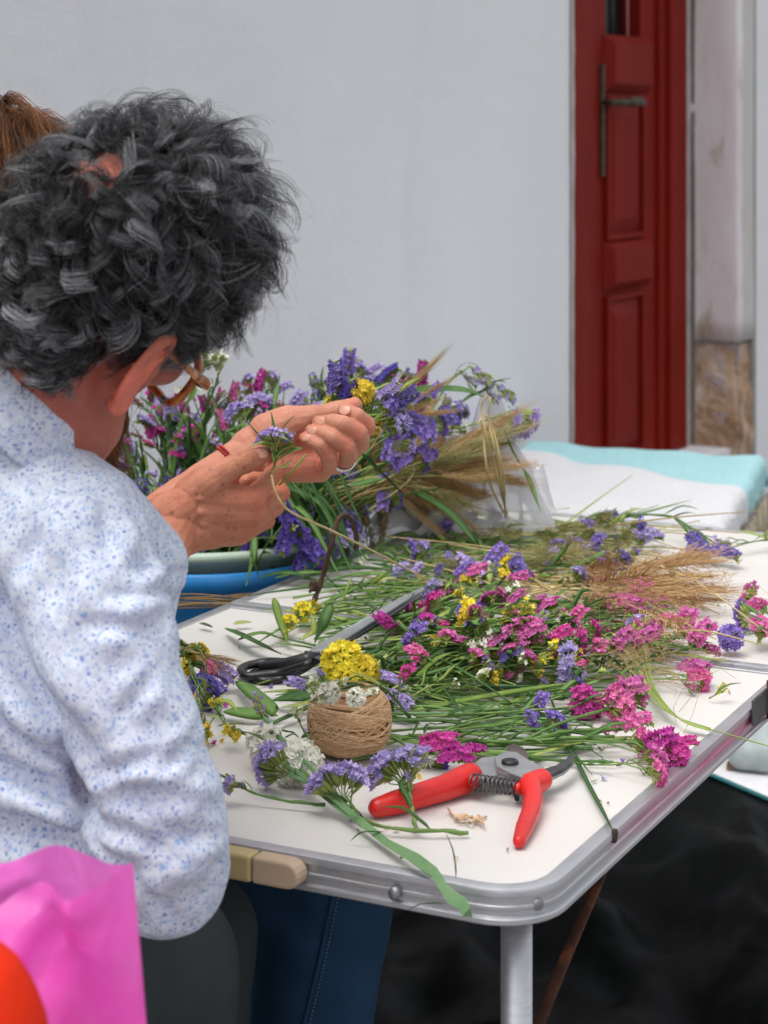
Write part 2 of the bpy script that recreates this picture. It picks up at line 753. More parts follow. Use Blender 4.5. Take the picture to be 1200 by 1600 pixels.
# ------------------------------------------------------------------ folding table
TH = 1.107
TC = Vector((.123, 1.629, 0))
TWD, TLN = .737, 1.502
tu = Vector((math.cos(TH), math.sin(TH), 0))
tn = Vector((-math.sin(TH), math.cos(TH), 0))


def tab(a, b, z=TZ):
    return TC + tu * a + tn * b + Vector((0, 0, z))


def mat_tabletop():
    k = NT('white_laminate')
    v = k.coord()
    nz = k.noise(5, 5, .6, v)
    c = k.ramp(nz.outputs['Fac'], [(.3, lin(.63, .605, .57)), (.7, lin(.69, .667, .635))])
    sp = k.noise(160, 3, .7, v)
    d = k.ramp(sp.outputs['Fac'], [(.70, lin(0, 0, 0)), (.78, lin(.35, .35, .35))])
    c2 = k.mix(d.outputs[0], c.outputs[0], lin(.50, .44, .36))
    sc = k.noise(26, 6, .75, k.coord((1, 6, 1), (0, 0, .5)))
    d2 = k.ramp(sc.outputs['Fac'], [(.60, lin(0, 0, 0)), (.70, lin(.40, .40, .40))])
    c3 = k.mix(d2.outputs[0], c2, lin(.58, .54, .47))
    k.principled(c3, .42, 0, .4, k.bump(sp.outputs['Fac'], .05, .001))
    return k.m


def mat_alu(name, pink=False):
    k = NT(name)
    tc = k.n('ShaderNodeTexCoord')
    v = k.coord((3, 60, 260))
    nz = k.noise(1.0, 4, .6, v)
    base = k.ramp(nz.outputs['Fac'], [(.3, lin(.48, .485, .51)), (.7, lin(.62, .625, .65))])
    blot = k.noise(22, 5, .6, k.coord())
    c = k.mix(k.math('MULTIPLY', blot.outputs['Fac'], .35), base.outputs[0], lin(.36, .36, .38))
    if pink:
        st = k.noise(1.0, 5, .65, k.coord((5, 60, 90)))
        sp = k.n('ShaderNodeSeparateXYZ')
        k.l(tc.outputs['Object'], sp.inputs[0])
        # streaky magenta tint along the middle of the long side only
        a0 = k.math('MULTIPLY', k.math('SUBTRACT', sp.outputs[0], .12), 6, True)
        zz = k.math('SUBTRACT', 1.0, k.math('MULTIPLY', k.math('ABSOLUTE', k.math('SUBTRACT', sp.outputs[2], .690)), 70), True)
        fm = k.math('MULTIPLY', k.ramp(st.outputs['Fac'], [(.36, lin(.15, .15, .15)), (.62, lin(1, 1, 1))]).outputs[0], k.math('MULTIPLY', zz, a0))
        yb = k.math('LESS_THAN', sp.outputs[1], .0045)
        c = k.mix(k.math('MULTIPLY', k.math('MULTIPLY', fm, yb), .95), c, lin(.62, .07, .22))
        # rust along the bottom edge near the corner
        ru = k.noise(14, 5, .7, k.coord((1, 1, 4)))
        zl = k.math('MULTIPLY', k.math('SUBTRACT', .6745, sp.outputs[2]), 500, True)
        c = k.mix(k.math('MULTIPLY', k.ramp(ru.outputs['Fac'], [(.42, lin(0, 0, 0)), (.6, lin(1, 1, 1))]).outputs[0], k.math('MULTIPLY', zl, yb)), c, lin(.30, .13, .03))
    rr = k.ramp(blot.outputs['Fac'], [(.3, lin(.3, .3, .3)), (.7, lin(.48, .48, .48))])
    k.principled(c, rr.outputs[0], .75, .5, k.bump(nz.outputs['Fac'], .08, .001))
    return k.m


M['top'] = mat_tabletop()
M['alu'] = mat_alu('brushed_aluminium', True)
M['alu_leg'] = mat_alu('aluminium_tube', False)
M['rust'] = None


def mat_rust():
    k = NT('rusty_steel')
    v = k.coord()
    nz = k.noise(28, 6, .7, v)
    c = k.ramp(nz.outputs['Fac'], [(.32, lin(.035, .016, .012)), (.52, lin(.10, .04, .025)), (.66, lin(.24, .085, .025)), (.78, lin(.42, .40, .38))])
    k.principled(c.outputs[0], .75, .2, .3, k.bump(nz.outputs['Fac'], .4, .002))
    return k.m


M['rust'] = mat_rust()
M['steel'] = simple('zinc_steel', (.30, .31, .33), .4, .8, .25, 60, .1)
M['beige'] = simple('beige_plastic', (.50, .37, .25), .45, 0, .08, 12, .04, 400)
M['beige2'] = simple('yellowed_plastic', (.46, .36, .17), .45, 0, .08, 12, .04, 400)

table = empty('folding_table', TC, TH)
tag(table, 'white folding table with aluminium rim covered in cut flowers', 'table')
CR = .055


def outline(a0, a1, b0, b1, r0, r1, n=9):
    """closed outline (local a,b); r0 rounds the two corners at a0, r1 those at a1"""
    p = []
    for (cx, cy, r, st) in ((a1, b0, r1, -90), (a1, b1, r1, 0), (a0, b1, r0, 90), (a0, b0, r0, 180)):
        sx = -1 if cx == a1 else 1
        sy = -1 if cy == b1 else 1
        if r <= .003:
            p.append((cx, cy))
            continue
        for i in range(n):
            a = math.radians(st + 90 * i / (n - 1))
            p.append((cx + sx * r + r * math.cos(a), cy + sy * r + r * math.sin(a)))
    return p


def rim(name, a0, a1, b0, b1, r0, r1, prof, mat):
    ol = outline(a0, a1, b0, b1, r0, r1)
    n = len(ol)
    nr = []
    for i in range(n):
        p, q, s = Vector(ol[i - 1]), Vector(ol[i]), Vector(ol[(i + 1) % n])
        e1, e2 = (q - p).normalized(), (s - q).normalized()
        m = (Vector((e1.y, -e1.x)) + Vector((e2.y, -e2.x)))
        m = m / max(m.length_squared / 2, .2)
        nr.append(m)
    mb = MB()
    vs, fs = [], []
    k = len(prof)
    for (x, y), m in zip(ol, nr):
        for o, z in prof:
            vs.append((x + m.x * o, y + m.y * o, z))
    for i in range(n):
        j = (i + 1) % n
        for c in range(k - 1):
            fs.append((i * k + c, j * k + c, j * k + c + 1, i * k + c + 1))
    mb.add(vs, fs)
    o = mb.build(name, mat, table, True)
    o.modifiers.new('e', 'EDGE_SPLIT').split_angle = math.radians(28)
    return o


PROF = [(-.0140, .7000), (-.0138, .7016), (-.0128, .7022), (-.0025, .7022), (-.0006, .7014), (.0002, .6996), (.0002, .6955), (-.0016, .6945), (-.0018, .6885), (-.0004, .6875),
        (-.0004, .6850), (-.0018, .6840), (-.0018, .6795), (.0004, .6785), (.0012, .6772), (.0012, .6738), (.0002, .6726), (-.0100, .6726), (-.0100, .680)]
HALF = TLN / 2
for (a0, a1, r0, r1) in ((0, HALF - .0035, CR, .003), (HALF + .0035, TLN, .003, CR)):
    ol = outline(a0 + .004, a1 - .004, .004, TWD - .004, max(r0 - .004, .003), max(r1 - .004, .003))
    mb = MB()
    mb.prism(ol, .688, TZ)
    mb.build('tabletop_panel', M['top'], table, False)
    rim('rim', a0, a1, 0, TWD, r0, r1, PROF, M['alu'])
mb = MB()
mb.box((HALF - .0032, .01, .676), (HALF + .0032, TWD - .01, .690))
mb.build('hinge_gap', M['dark_gap'], table, False)


def legtube(a, b, z1=.68, splay=(0, 0)):
    mb = MB()
    mb.tube([(a + splay[0], b + splay[1], .012), (a, b, z1)], .0132, 16)
    o = mb.build('leg', M['alu_leg'], table)
    mb = MB()
    mb.tube([(a + splay[0], b + splay[1], 0), (a + splay[0], b + splay[1], .03)], .0152, 16)
    mb.build('leg_foot', M['dark_gap'], o)


_p = W(807, 1450, 1.700)
_q = _p - TC
la, lb = _q.dot(tu), _q.dot(tn)
legtube(la, lb)
legtube(la, TWD - lb)
legtube(TLN - la, lb)
legtube(TLN - la, TWD - lb)


def tl(p):
    q = Vector(p) - TC
    return Vector((q.dot(tu), q.dot(tn), q.z))


mb = MB()
mb.tube([tl(W(948, 1345, 1.98)), tl(W(886, 1490, 1.905)), tl(W(826, 1640, 1.83))], .0062, 8, flat=.45)
mb.build('brace', M['rust'], table)


def front_b(px):
    k = (px - 600) / F
    return (TC.x - k * TC.y) / (-tn.x + k * tn.y)


# carrying handle on the short side
b0, b1, bm_ = front_b(483), front_b(330), front_b(409)
hzm = CZ - (1352 - YH) / F * (TC.y + tn.y * front_b(430))
mb = MB()
hh = .0115
ol = []
for i in range(9):
    a = math.radians(-90 + 180 * i / 8)
    ol.append((b0 - .0 + .013 - .013 * math.cos(a), hzm + hh * math.sin(a)))
ol = ol + [(bm_ - .0006, hzm + hh), (bm_ - .0006, hzm - hh)]
vs = [(-.019, b, z) for b, z in ol] + [(-.0005, b, z) for b, z in ol]
n = len(ol)
mb.add(vs, [tuple(range(n)), tuple(reversed(range(n, 2 * n)))] + [(i, n + i, n + (i + 1) % n, (i + 1) % n) for i in range(n)])
hd = mb.build('carry_handle', M['beige'], table, False, bevel=.003, seg=3)
mb = MB()
mb.box((-.0195, bm_ + .0006, hzm - hh), (-.0005, b1 + .08, hzm + hh))
mb.build('handle_grip', M['beige2'], hd, False, bevel=.003, seg=3)


def rivet(name, a, b, z, ax, r=.006, h=.003, mat=None):
    mb = MB()
    c = Vector((a, b, z))
    ax = Vector(ax)
    mb.tube([c - ax * .002, c + ax * h * .6, c + ax * h], [r, r, r * .55], 14)
    return mb.build(name, mat or M['steel'], table)


bb = front_b(620)
rivet('rivet', -.002, bb, CZ - (1393 - YH) / F * (TC.y + tn.y * bb), (-1, 0, 0), .0055, .006)


def side_a(px):
    k = (px - 600) / F
    return (k * TC.y - TC.x) / (tu.x - k * tu.y)


aa = .045
_sc = side_a(960)
rivet('corner_screw', .026, .012, .687, (-.62, -.78, 0), .0052, .0035)
rivet('bolt_hole', _sc, -.0006, CZ - (1306 - YH) / F * (TC.y + tu.y * _sc), (0, -1, 0), .0062, .0012, simple('rusted_hole', (.05, .028, .02), .9))
h0, h1 = side_a(1172), side_a(1196)
mb = MB()
zc = CZ - (1112 - YH) / F * (TC.y + tu.y * h0)
mb.box((h0, -.004, zc - .015), (h1, -.0012, zc + .012))
hp = mb.build('hinge_plate', simple('dark_zinc', (.10, .10, .10), .5, .6, .4, 50, .2), table, False, bevel=.0008)
mb = MB()
mb.tube([(h1 + .004, -.006, zc - .022), (h1 + .004, -.006, zc + .018)], .006, 12)
mb.build('hinge_barrel', M['rust'], hp)

# ------------------------------------------------------------------ low bench under a towel
def mat_towel():
    k = NT('white_and_teal_towel')
    tc = k.n('ShaderNodeTexCoord')
    sp = k.n('ShaderNodeSeparateXYZ')
    k.l(tc.outputs['Object'], sp.inputs[0])
    wob = k.noise(5, 2, .5, k.coord())
    u_ = k.math('ADD', sp.outputs[0], k.math('MULTIPLY', wob.outputs['Fac'], .03))
    v_ = k.math('ADD', sp.outputs[1], k.math('MULTIPLY', wob.outputs['Fac'], .03))
    # woven border along the back edge (slanting) and at the right end
    e1 = k.math('GREATER_THAN', k.math('ADD', v_, k.math('MULTIPLY', u_, .43)), .70)
    e2 = k.math('MULTIPLY', k.math('GREATER_THAN', u_, .635), k.math('GREATER_THAN', v_, .20))
    fac = k.math('MAXIMUM', e1, e2)
    nz = k.noise(90, 4, .6, k.coord())
    wh = k.ramp(nz.outputs['Fac'], [(.3, lin(.66, .655, .665)), (.7, lin(.75, .745, .755))])
    te = k.ramp(nz.outputs['Fac'], [(.3, lin(.34, .60, .63)), (.7, lin(.44, .70, .72))])
    c = k.mix(fac, wh.outputs[0], te.outputs[0])
    wv = k.n('ShaderNodeTexWave')
    wv.inputs['Scale'].default_value = 60
    wv.inputs['Distortion'].default_value = 2
    k.l(k.coord(), wv.inputs['Vector'])
    k.principled(c, .95, 0, .1, k.bump(k.math('ADD', wv.outputs['Fac'], nz.outputs['Fac']), .35, .004))
    return k.m


BZ = .45
bl, br = T(835, 690, BZ), T(1178, 714, BZ)
fr_, fl = T(1112, 812, BZ), None
fl = bl + (fr_ - br)
for _v in (bl, br, fr_, fl):
    _v.z = 0
BU, BV = (br - bl), (bl - fl)
bench = empty('bench', fl, math.atan2(BU.y, BU.x))
tag(bench, 'low bench hidden under a white and teal towel in front of the red door', 'bench')
Ri = Matrix.Rotation(-math.atan2(BU.y, BU.x), 3, 'Z')
bu, bv = Ri @ BU, Ri @ BV
M['wood'] = simple('bench_wood', (.30, .20, .12), .6, 0, .3, 20, .2, 120, stretch=(1, 8, 1))
mb = MB()
cs = [Vector((0, 0, 0)), bu, bu + bv, bv]
ctr = (bu + bv) / 2
ins = [ctr + (c - ctr) * .94 for c in cs]
mb.prism([(c.x, c.y) for c in ins], BZ - .075, BZ - .022)
mb.build('seat', M['wood'], bench, False)
for c in cs:
    q = ctr + (c - ctr) * .86
    mb = MB()
    mb.box((q.x - .02, q.y - .02, 0), (q.x + .02, q.y + .02, BZ - .075))
    mb.build('leg', M['wood'], bench, False)
# towel: draped sheet, a grid bent over the edges
towel_e = empty('towel', fl, math.atan2(BU.y, BU.x))
tag(towel_e, 'white cotton towel with teal border and tassels draped over the low bench', 'towel')
NU, NV = 60, 60
sn = SineNoise(5, 16, 18)
vs = []
for j in range(NV + 1):
    for i in range(NU + 1):
        s, t = -.06 + 1.22 * i / NU, -.24 + 1.34 * j / NV
        # overshoot past an edge turns downwards
        def fold(q, ln, rad=.03):
            if q < 0:
                o = -q * ln
                return (0, -max(o - rad * .57, 0) if o > rad * 1.57 else -(1 - math.cos(min(o / rad, 1.57))) * rad, -math.sin(min(o / rad, 1.57)) * rad)
            if q > 1:
                o = (q - 1) * ln
                return (1, -max(o - rad * .57, 0) if o > rad * 1.57 else -(1 - math.cos(min(o / rad, 1.57))) * rad, math.sin(min(o / rad, 1.57)) * rad)
            return (q, 0, 0)
        su, dz1, ou = fold(s, bu.length)
        tv, dz2, ov = fold(t, bv.length)
        p = bu * su + bv * tv + bu.normalized() * ou + bv.normalized() * ov + Vector((0, 0, BZ + min(dz1, dz2)))
        w = .0036 * sn(np.array([[s * 1.2, t * 1.2, 0]]))[0]
        hang = max(0, -(dz1 + dz2))
        p += Vector((w + .5 * hang * .10 * math.sin(t * 40 + 1) * (s > 1), -w - hang * .12 * math.sin(s * 30) * (t < 0), w - .004 * math.sin(3 * s) * math.sin(3 * t)))
        vs.append(p)
fs = [(j * (NU + 1) + i, j * (NU + 1) + i + 1, (j + 1) * (NU + 1) + i + 1, (j + 1) * (NU + 1) + i) for j in range(NV) for i in range(NU)]
mb = MB()
mb.add(vs, fs)
tw = mb.build('towel_cloth', mat_towel(), towel_e)
sm = tw.modifiers.new('solid', 'SOLIDIFY')
sm.thickness = .006
M['tassel'] = simple('tassel', (.50, .42, .30), .9, 0, .2, 90)
for i in range(9):
    t = .15 + .1 * i
    p = bu * 1.0 + bu.normalized() * .034 + bv * t + Vector((0, 0, BZ - .105))
    mb = MB()
    for k in range(5):
        a = random.uniform(-.012, .012)
        mb.tube([p + Vector((a * .2, a * .3, .012)), p + Vector((a * .5, a, -.03)), p + Vector((a * .6 + .004, a * 1.2, -.075))], [.004, .005, .003], 5)
    mb.build('tassel', M['tassel'], towel_e)

# ------------------------------------------------------------------ tub of flowers on a crate beside the table
TUB = Vector((-.262, 2.985, 0))
TR, TRZ = .185, .722
M['blue'] = simple('blue_plastic', (.03, .25, .62), .3, 0, .15, 8, .03, 300)
M['palegreen'] = simple('pale_green_plastic', (.50, .62, .50), .4, 0, .1, 10, .03, 300)


def lathe(name, prof, mat, parent, n=48, smooth=True):
    mb = MB()
    vs, fs = [], []
    k = len(prof)
    for i in range(n):
        a = 2 * math.pi * i / n
        for r, z in prof:
            vs.append((r * math.cos(a), r * math.sin(a), z))
    for i in range(n):
        j = (i + 1) % n
        for c in range(k - 1):
            fs.append((i * k + c, j * k + c, j * k + c + 1, i * k + c + 1))
    mb.add(vs, fs)
    o = mb.build(name, mat, parent, smooth)
    return o


tub = empty('tub', (TUB.x, TUB.y, .455))
tag(tub, 'round blue plastic tub full of flowers behind the table', 'tub')
z = TRZ - .455 - .022
lathe('tub_body', [(.0, 0), (TR * .80, 0), (TR * .82, .006), (TR * .955, z - .03), (TR * .965, z - .028), (TR * 1.0, z - .024), (TR * 1.012, z - .012), (TR * 1.0, z - .002), (TR * .985, z), (TR * .955, z - .004), (TR * .93, z - .03), (TR * .80, .012), (0, .010)], M['blue'], tub)
basin = empty('basin', (TUB.x, TUB.y, TRZ - .085))
tag(basin, 'pale green plastic basin nested in the blue tub', 'basin')
lathe('basin_body', [(0, 0), (TR * .72, 0), (TR * .90, .07), (TR * .965, .076), (TR * .985, .080), (TR * .985, .087), (TR * .95, .091), (TR * .89, .084), (TR * .70, .008), (0, .006)], M['palegreen'], basin)
crate = empty('crate', (TUB.x, TUB.y, 0), .5)
tag(crate, 'wooden slatted crate carrying the blue tub', 'crate')
for zc in (.05, .17, .29, .41):
    for sgn in (-1, 1):
        mb = MB()
        mb.box((-.20, sgn * .17 - .007, zc - .04), (.20, sgn * .17 + .007, zc + .04))
        mb.build('slat', M['wood'], crate, False, bevel=.002)
        mb = MB()
        mb.box((sgn * .193 - .007, -.16, zc - .04), (sgn * .193 + .007, .16, zc + .04))
        mb.build('slat', M['wood'], crate, False, bevel=.002)
mb = MB()
mb.box((-.20, -.177, .4502), (.20, .177, .4548))
mb.build('crate_top', M['wood'], crate, False)

# ------------------------------------------------------------------ plants
def mat_petal(name, dark, light, core):
    k = NT(name)
    at = k.n('ShaderNodeAttribute')
    at.attribute_name = 'tint'
    oi = k.n('ShaderNodeObjectInfo')
    sp = k.n('ShaderNodeSeparateColor')
    k.l(at.outputs['Color'], sp.inputs[0])
    c = k.mix(sp.outputs[0], lin(*dark), lin(*light))           # r: from throat to rim, and from floret to floret
    c = k.mix(sp.outputs[1], c, lin(*core))                     # g: the small corolla inside the papery calyx
    h = k.n('ShaderNodeHueSaturation')
    k.l(c, h.inputs['Color'])
    k.l(k.math('ADD', .485, k.math('MULTIPLY', oi.outputs['Random'], .03)), h.inputs['Hue'])
    k.l(k.math('ADD', .86, k.math('MULTIPLY', oi.outputs['Random'], .3)), h.inputs['Value'])
    p = k.n('ShaderNodeBsdfPrincipled')
    k.l(h.outputs[0], p.inputs['Base Color'])
    p.inputs['Roughness'].default_value = .7
    p.inputs['Specular IOR Level'].default_value = .2
    tr = k.n('ShaderNodeBsdfTranslucent')
    k.l(h.outputs[0], tr.inputs['Color'])
    mx = k.n('ShaderNodeMixShader')
    mx.inputs[0].default_value = .3
    k.l(p.outputs[0], mx.inputs[1])
    k.l(tr.outputs[0], mx.inputs[2])
    k.l(mx.outputs[0], k.out.inputs['Surface'])
    return k.m


def mat_green(name, dark, light, tip=None, rough=.5, trans=.25):
    k = NT(name)
    oi = k.n('ShaderNodeObjectInfo')
    v = k.coord()
    nz = k.noise(35, 5, .65, v)
    f = k.math('ADD', k.math('MULTIPLY', nz.outputs['Fac'], .9), k.math('MULTIPLY', k.math('SUBTRACT', oi.outputs['Random'], .5), .9), True)
    c = k.ramp(f, [(.2, lin(*dark)), (.75, lin(*light))])
    col = c.outputs[0]
    if tip:
        n2 = k.noise(18, 3, .5, v)
        col = k.mix(k.ramp(n2.outputs['Fac'], [(.60, lin(0, 0, 0)), (.72, lin(.8, .8, .8))]).outputs[0], col, lin(*tip))
    p = k.n('ShaderNodeBsdfPrincipled')
    k.l(col, p.inputs['Base Color'])
    p.inputs['Roughness'].default_value = rough
    p.inputs['Specular IOR Level'].default_value = .35
    tr = k.n('ShaderNodeBsdfTranslucent')
    k.l(col, tr.inputs['Color'])
    mx = k.n('ShaderNodeMixShader')
    mx.inputs[0].default_value = trans
    k.l(p.outputs[0], mx.inputs[1])
    k.l(tr.outputs[0], mx.inputs[2])
    k.l(mx.outputs[0], k.out.inputs['Surface'])
    return k.m


PETAL = {
    'pink': mat_petal('pink_petals', (.62, .07, .34), (.90, .30, .62), (.88, .42, .62)),
    'magenta': mat_petal('magenta_petals', (.48, .025, .27), (.80, .11, .50), (.82, .25, .52)),
    'lilac': mat_petal('lilac_petals', (.34, .25, .60), (.64, .55, .86), (.84, .80, .86)),
    'purple': mat_petal('purple_petals', (.17, .10, .44), (.40, .30, .74), (.60, .50, .80)),
    'violet': mat_petal('violet_petals', (.085, .045, .32), (.22, .15, .58), (.42, .32, .68)),
    'yellow': mat_petal('yellow_petals', (.80, .56, .03), (.93, .80, .09), (.93, .84, .28)),
    'white': mat_petal('white_petals', (.84, .84, .66), (.95, .95, .90), (.95, .93, .8)),
    'pale_yellow': mat_petal('pale_yellow_petals', (.75, .62, .14), (.86, .80, .36), (.88, .84, .5)),
}
M['calyx'] = mat_green('calyx', (.28, .38, .08), (.56, .64, .22), (.62, .32, .12), trans=.45)
M['stem'] = mat_green('stem', (.12, .24, .055), (.28, .42, .13))
M['blue_stem'] = mat_green('winged_stem', (.10, .24, .10), (.24, .42, .19))
M['leaf'] = mat_green('leaf', (.065, .16, .040), (.19, .35, .09))
M['blade'] = mat_green('blade', (.055, .145, .036), (.20, .37, .085), None, .40)
M['lime'] = mat_green('lime_leaf', (.20, .32, .055), (.46, .55, .15))
M['straw'] = mat_green('straw', (.42, .31, .12), (.72, .58, .30), None, .6, .15)
M['golden'] = mat_green('golden_grass', (.46, .29, .12), (.80, .60, .32), (.44, .44, .16), .6, .4)
M['tan'] = mat_green('tan_grass', (.38, .20, .075), (.68, .46, .22), None, .65, .2)
M['green_ear'] = mat_green('green_ear', (.22, .23, .07), (.52, .47, .21), None, .6, .2)
M['brown_twig'] = mat_green('brown_twig', (.055, .024, .014), (.16, .075, .04), None, .6, .0)


def floret(vs, fs, cols, mi, p, ax, r, h, tint, rnd):
    """small ruffled papery cup"""
    ax = ax.normalized()
    x = ax.orthogonal().normalized()
    y = ax.cross(x)
    n = 10
    b = len(vs)
    a0 = rnd.uniform(0, 6.28)
    sq = rnd.uniform(.65, 1.0)
    prof = ((.16, 0.0, .0), (.62, .62, .55), (1.0, .82, 1.0))
    for (rr, hh, t) in prof:
        for k in range(n):
            a = a0 + 2 * math.pi * k / n
            ruf = (1 if k % 2 else -1) * t * t
            R = r * rr * (1 + .22 * ruf + rnd.uniform(-.16, .16) * t)
            H = h * hh + ruf * h * .13 + rnd.uniform(-.22, .22) * h * t
            vs.append(p + x * (R * math.cos(a)) + y * (R * sq * math.sin(a)) + ax * H)
            cols.append((min(1, max(0, .12 + .75 * t * tint + rnd.uniform(-.08, .08))), 0, 0, 1))
    for j in range(2):
        for k in range(n):
            fs.append((b + j * n + k, b + j * n + (k + 1) % n, b + (j + 1) * n + (k + 1) % n, b + (j + 1) * n + k))
            mi.append(0)
    # inner corolla
    c = len(vs)
    for k in range(5):
        a = a0 + 2 * math.pi * k / 5
        vs.append(p + x * (r * .45 * math.cos(a)) + y * (r * .45 * sq * math.sin(a)) + ax * (h * .66))
        cols.append((.75, .45, 0, 1))
    vs.append(p + ax * (h * .45))
    cols.append((.2, .25, 0, 1))
    for k in range(5):
        fs.append((c + k, c + (k + 1) % 5, c + 5))
        mi.append(0)


def stub(vs, fs, cols, mi, p0, p1, r, mid=.55):
    """green calyx base under a floret"""
    t = (p1 - p0)
    if t.length < 1e-6:
        return
    t.normalize()
    x = t.orthogonal().normalized()
    y = t.cross(x)
    b = len(vs)
    n = 5
    for (f, rr) in ((0, .35), (mid, 1.0), (1, .75)):
        c = p0.lerp(p1, f)
        for k in range(n):
            a = 2 * math.pi * k / n
            vs.append(c + x * (r * rr * math.cos(a)) + y * (r * rr * math.sin(a)))
            cols.append((0, 0, 0, 1))
    for j in range(2):
        for k in range(n):
            fs.append((b + j * n + k, b + j * n + (k + 1) % n, b + (j + 1) * n + (k + 1) % n, b + (j + 1) * n + k))
            mi.append(1)


def head_mesh(kind, seed, colour):
    """flower head, unit length about 1 along +X, florets towards +Z"""
    rnd = random.Random(seed)
    vs, fs, cols, mi = [], [], [], []
    if kind == 'fan':        # rounded comb of florets over radiating green stubs
        n = 13
        for row in (-1, 0, 1):
            for i in range(n if row == 0 else n - 2):
                a = math.radians(-62 + 124 * (i + .5) / (n if row == 0 else n - 2) + rnd.uniform(-8, 8))
                R = .74 * (1 - .10 * abs(row)) + rnd.uniform(-.13, .08)
                d = Vector((math.cos(a) * 1.0, row * .17 + rnd.uniform(-.05, .05), math.sin(a) * .95))
                q = Vector((.08, 0, 0)) + d * R
                ax = d + Vector((.1, row * .35 + rnd.uniform(-.2, .2), rnd.uniform(-.1, .2)))
                stub(vs, fs, cols, mi, Vector((.05, row * .03, 0)) + d * (.30 + rnd.uniform(0, .18)), q, .052)
                floret(vs, fs, cols, mi, q - ax.normalized() * .02, ax, .150, .20, rnd.uniform(.5, 1.15), rnd)
        for i in range(9):   # thin branches inside
            a = math.radians(-60 + 120 * i / 8)
            stub(vs, fs, cols, mi, Vector((0, 0, 0)), Vector((math.cos(a) * .5, rnd.uniform(-.12, .12), math.sin(a) * .45)), .018)
    elif kind == 'spike':    # bent one-sided spike
        n = 12
        bend = rnd.uniform(.25, .8)
        for i in range(n):
            t = (i + .3) / n
            an = bend * (t - .3)
            c = Vector((t * .98, 0, .12 * math.sin(t * 2.6)))
            up = Vector((-math.sin(an) * .4, 0, 1))
            for row in (-1, 1):
                p = c + Vector((rnd.uniform(-.02, .02), row * .085, .03))
                ax = up + Vector((rnd.uniform(.0, .5), row * (.55 + rnd.uniform(-.15, .25)), rnd.uniform(-.2, .1)))
                q = p + ax.normalized() * .11
                stub(vs, fs, cols, mi, c - Vector((.05, 0, .02)), q, .05)
                floret(vs, fs, cols, mi, q - ax.normalized() * .02, ax, .140 * (1 - .25 * t), .18, rnd.uniform(.5, 1.15), rnd)
            if i % 3 == 0:
                ax = up + Vector((rnd.uniform(-.2, .4), rnd.uniform(-.25, .25), 0))
                q = c + ax.normalized() * .15
                floret(vs, fs, cols, mi, q, ax, .14, .17, rnd.uniform(.6, 1.15), rnd)
            # green bracts below, comb-like
            stub(vs, fs, cols, mi, c, c + Vector((.10, rnd.uniform(-.08, .08), -.13)), .042)
            if i % 2:
                stub(vs, fs, cols, mi, c, c + Vector((.08, rnd.uniform(-.1, .1), -.17)), .035)
        for i in range(n - 1):
            a, b2 = i / n, (i + 1) / n
            stub(vs, fs, cols, mi, Vector((a, 0, .12 * math.sin(a * 2.6))), Vector((b2 * 1.05, 0, .12 * math.sin(b2 * 2.6))), .04, .5)
    elif kind == 'ball':     # dense round head
        N = 46
        for i in range(N):
            ph = math.acos(1 - 1.75 * (i + .5) / N)
            th = i * 2.39996 + rnd.uniform(-.2, .2)
            d = Vector((math.cos(ph), math.sin(ph) * math.cos(th), math.sin(ph) * math.sin(th)))
            q = Vector((.45, 0, 0)) + d * .36 * rnd.uniform(.85, 1.08)
            stub(vs, fs, cols, mi, Vector((.2, 0, 0)) + d * .08, q, .045)
            floret(vs, fs, cols, mi, q - d * .02, d + Vector((rnd.uniform(-.25, .25), rnd.uniform(-.25, .25), rnd.uniform(-.1, .3))), .145, .17, rnd.uniform(.45, 1.15), rnd)
    elif kind == 'buds':     # green bud spray with only a few open flowers
        for i in range(22):
            t = rnd.uniform(.1, 1)
            d = Vector((t, rnd.uniform(-.35, .35) * t, rnd.uniform(-.35, .45) * t))
            stub(vs, fs, cols, mi, d * .72, d, .052)
            stub(vs, fs, cols, mi, Vector((max(0, t * .5 - .2), 0, 0)), d * .75, .018)
            if i % 2 == 0:
                ax = d + Vector((rnd.uniform(-.3, .3), rnd.uniform(-.3, .3), rnd.uniform(0, .5)))
                floret(vs, fs, cols, mi, d, ax, .12, .16, rnd.uniform(.5, 1.15), rnd)
    me = mesh_from(vs, fs, 'flower_head')
    at = me.color_attributes.new('tint', 'FLOAT_COLOR', 'POINT')
    at.data.foreach_set('color', np.array(cols, np.float32).ravel())
    me.polygons.foreach_set('material_index', mi)
    me.materials.append(PETAL[colour])
    me.materials.append(M['calyx'])
    shade(me)
    return me


HEADS = {}


def head_for(kind, colour, rnd=random):
    v = rnd.randrange(3)
    key = (kind, colour, v)
    if key not in HEADS:
        HEADS[key] = head_mesh(kind, hash((len(kind), v)) % 1000 + {'fan': 1, 'spike': 2, 'ball': 3, 'buds': 4}[kind] * 77, colour)
    return HEADS[key]


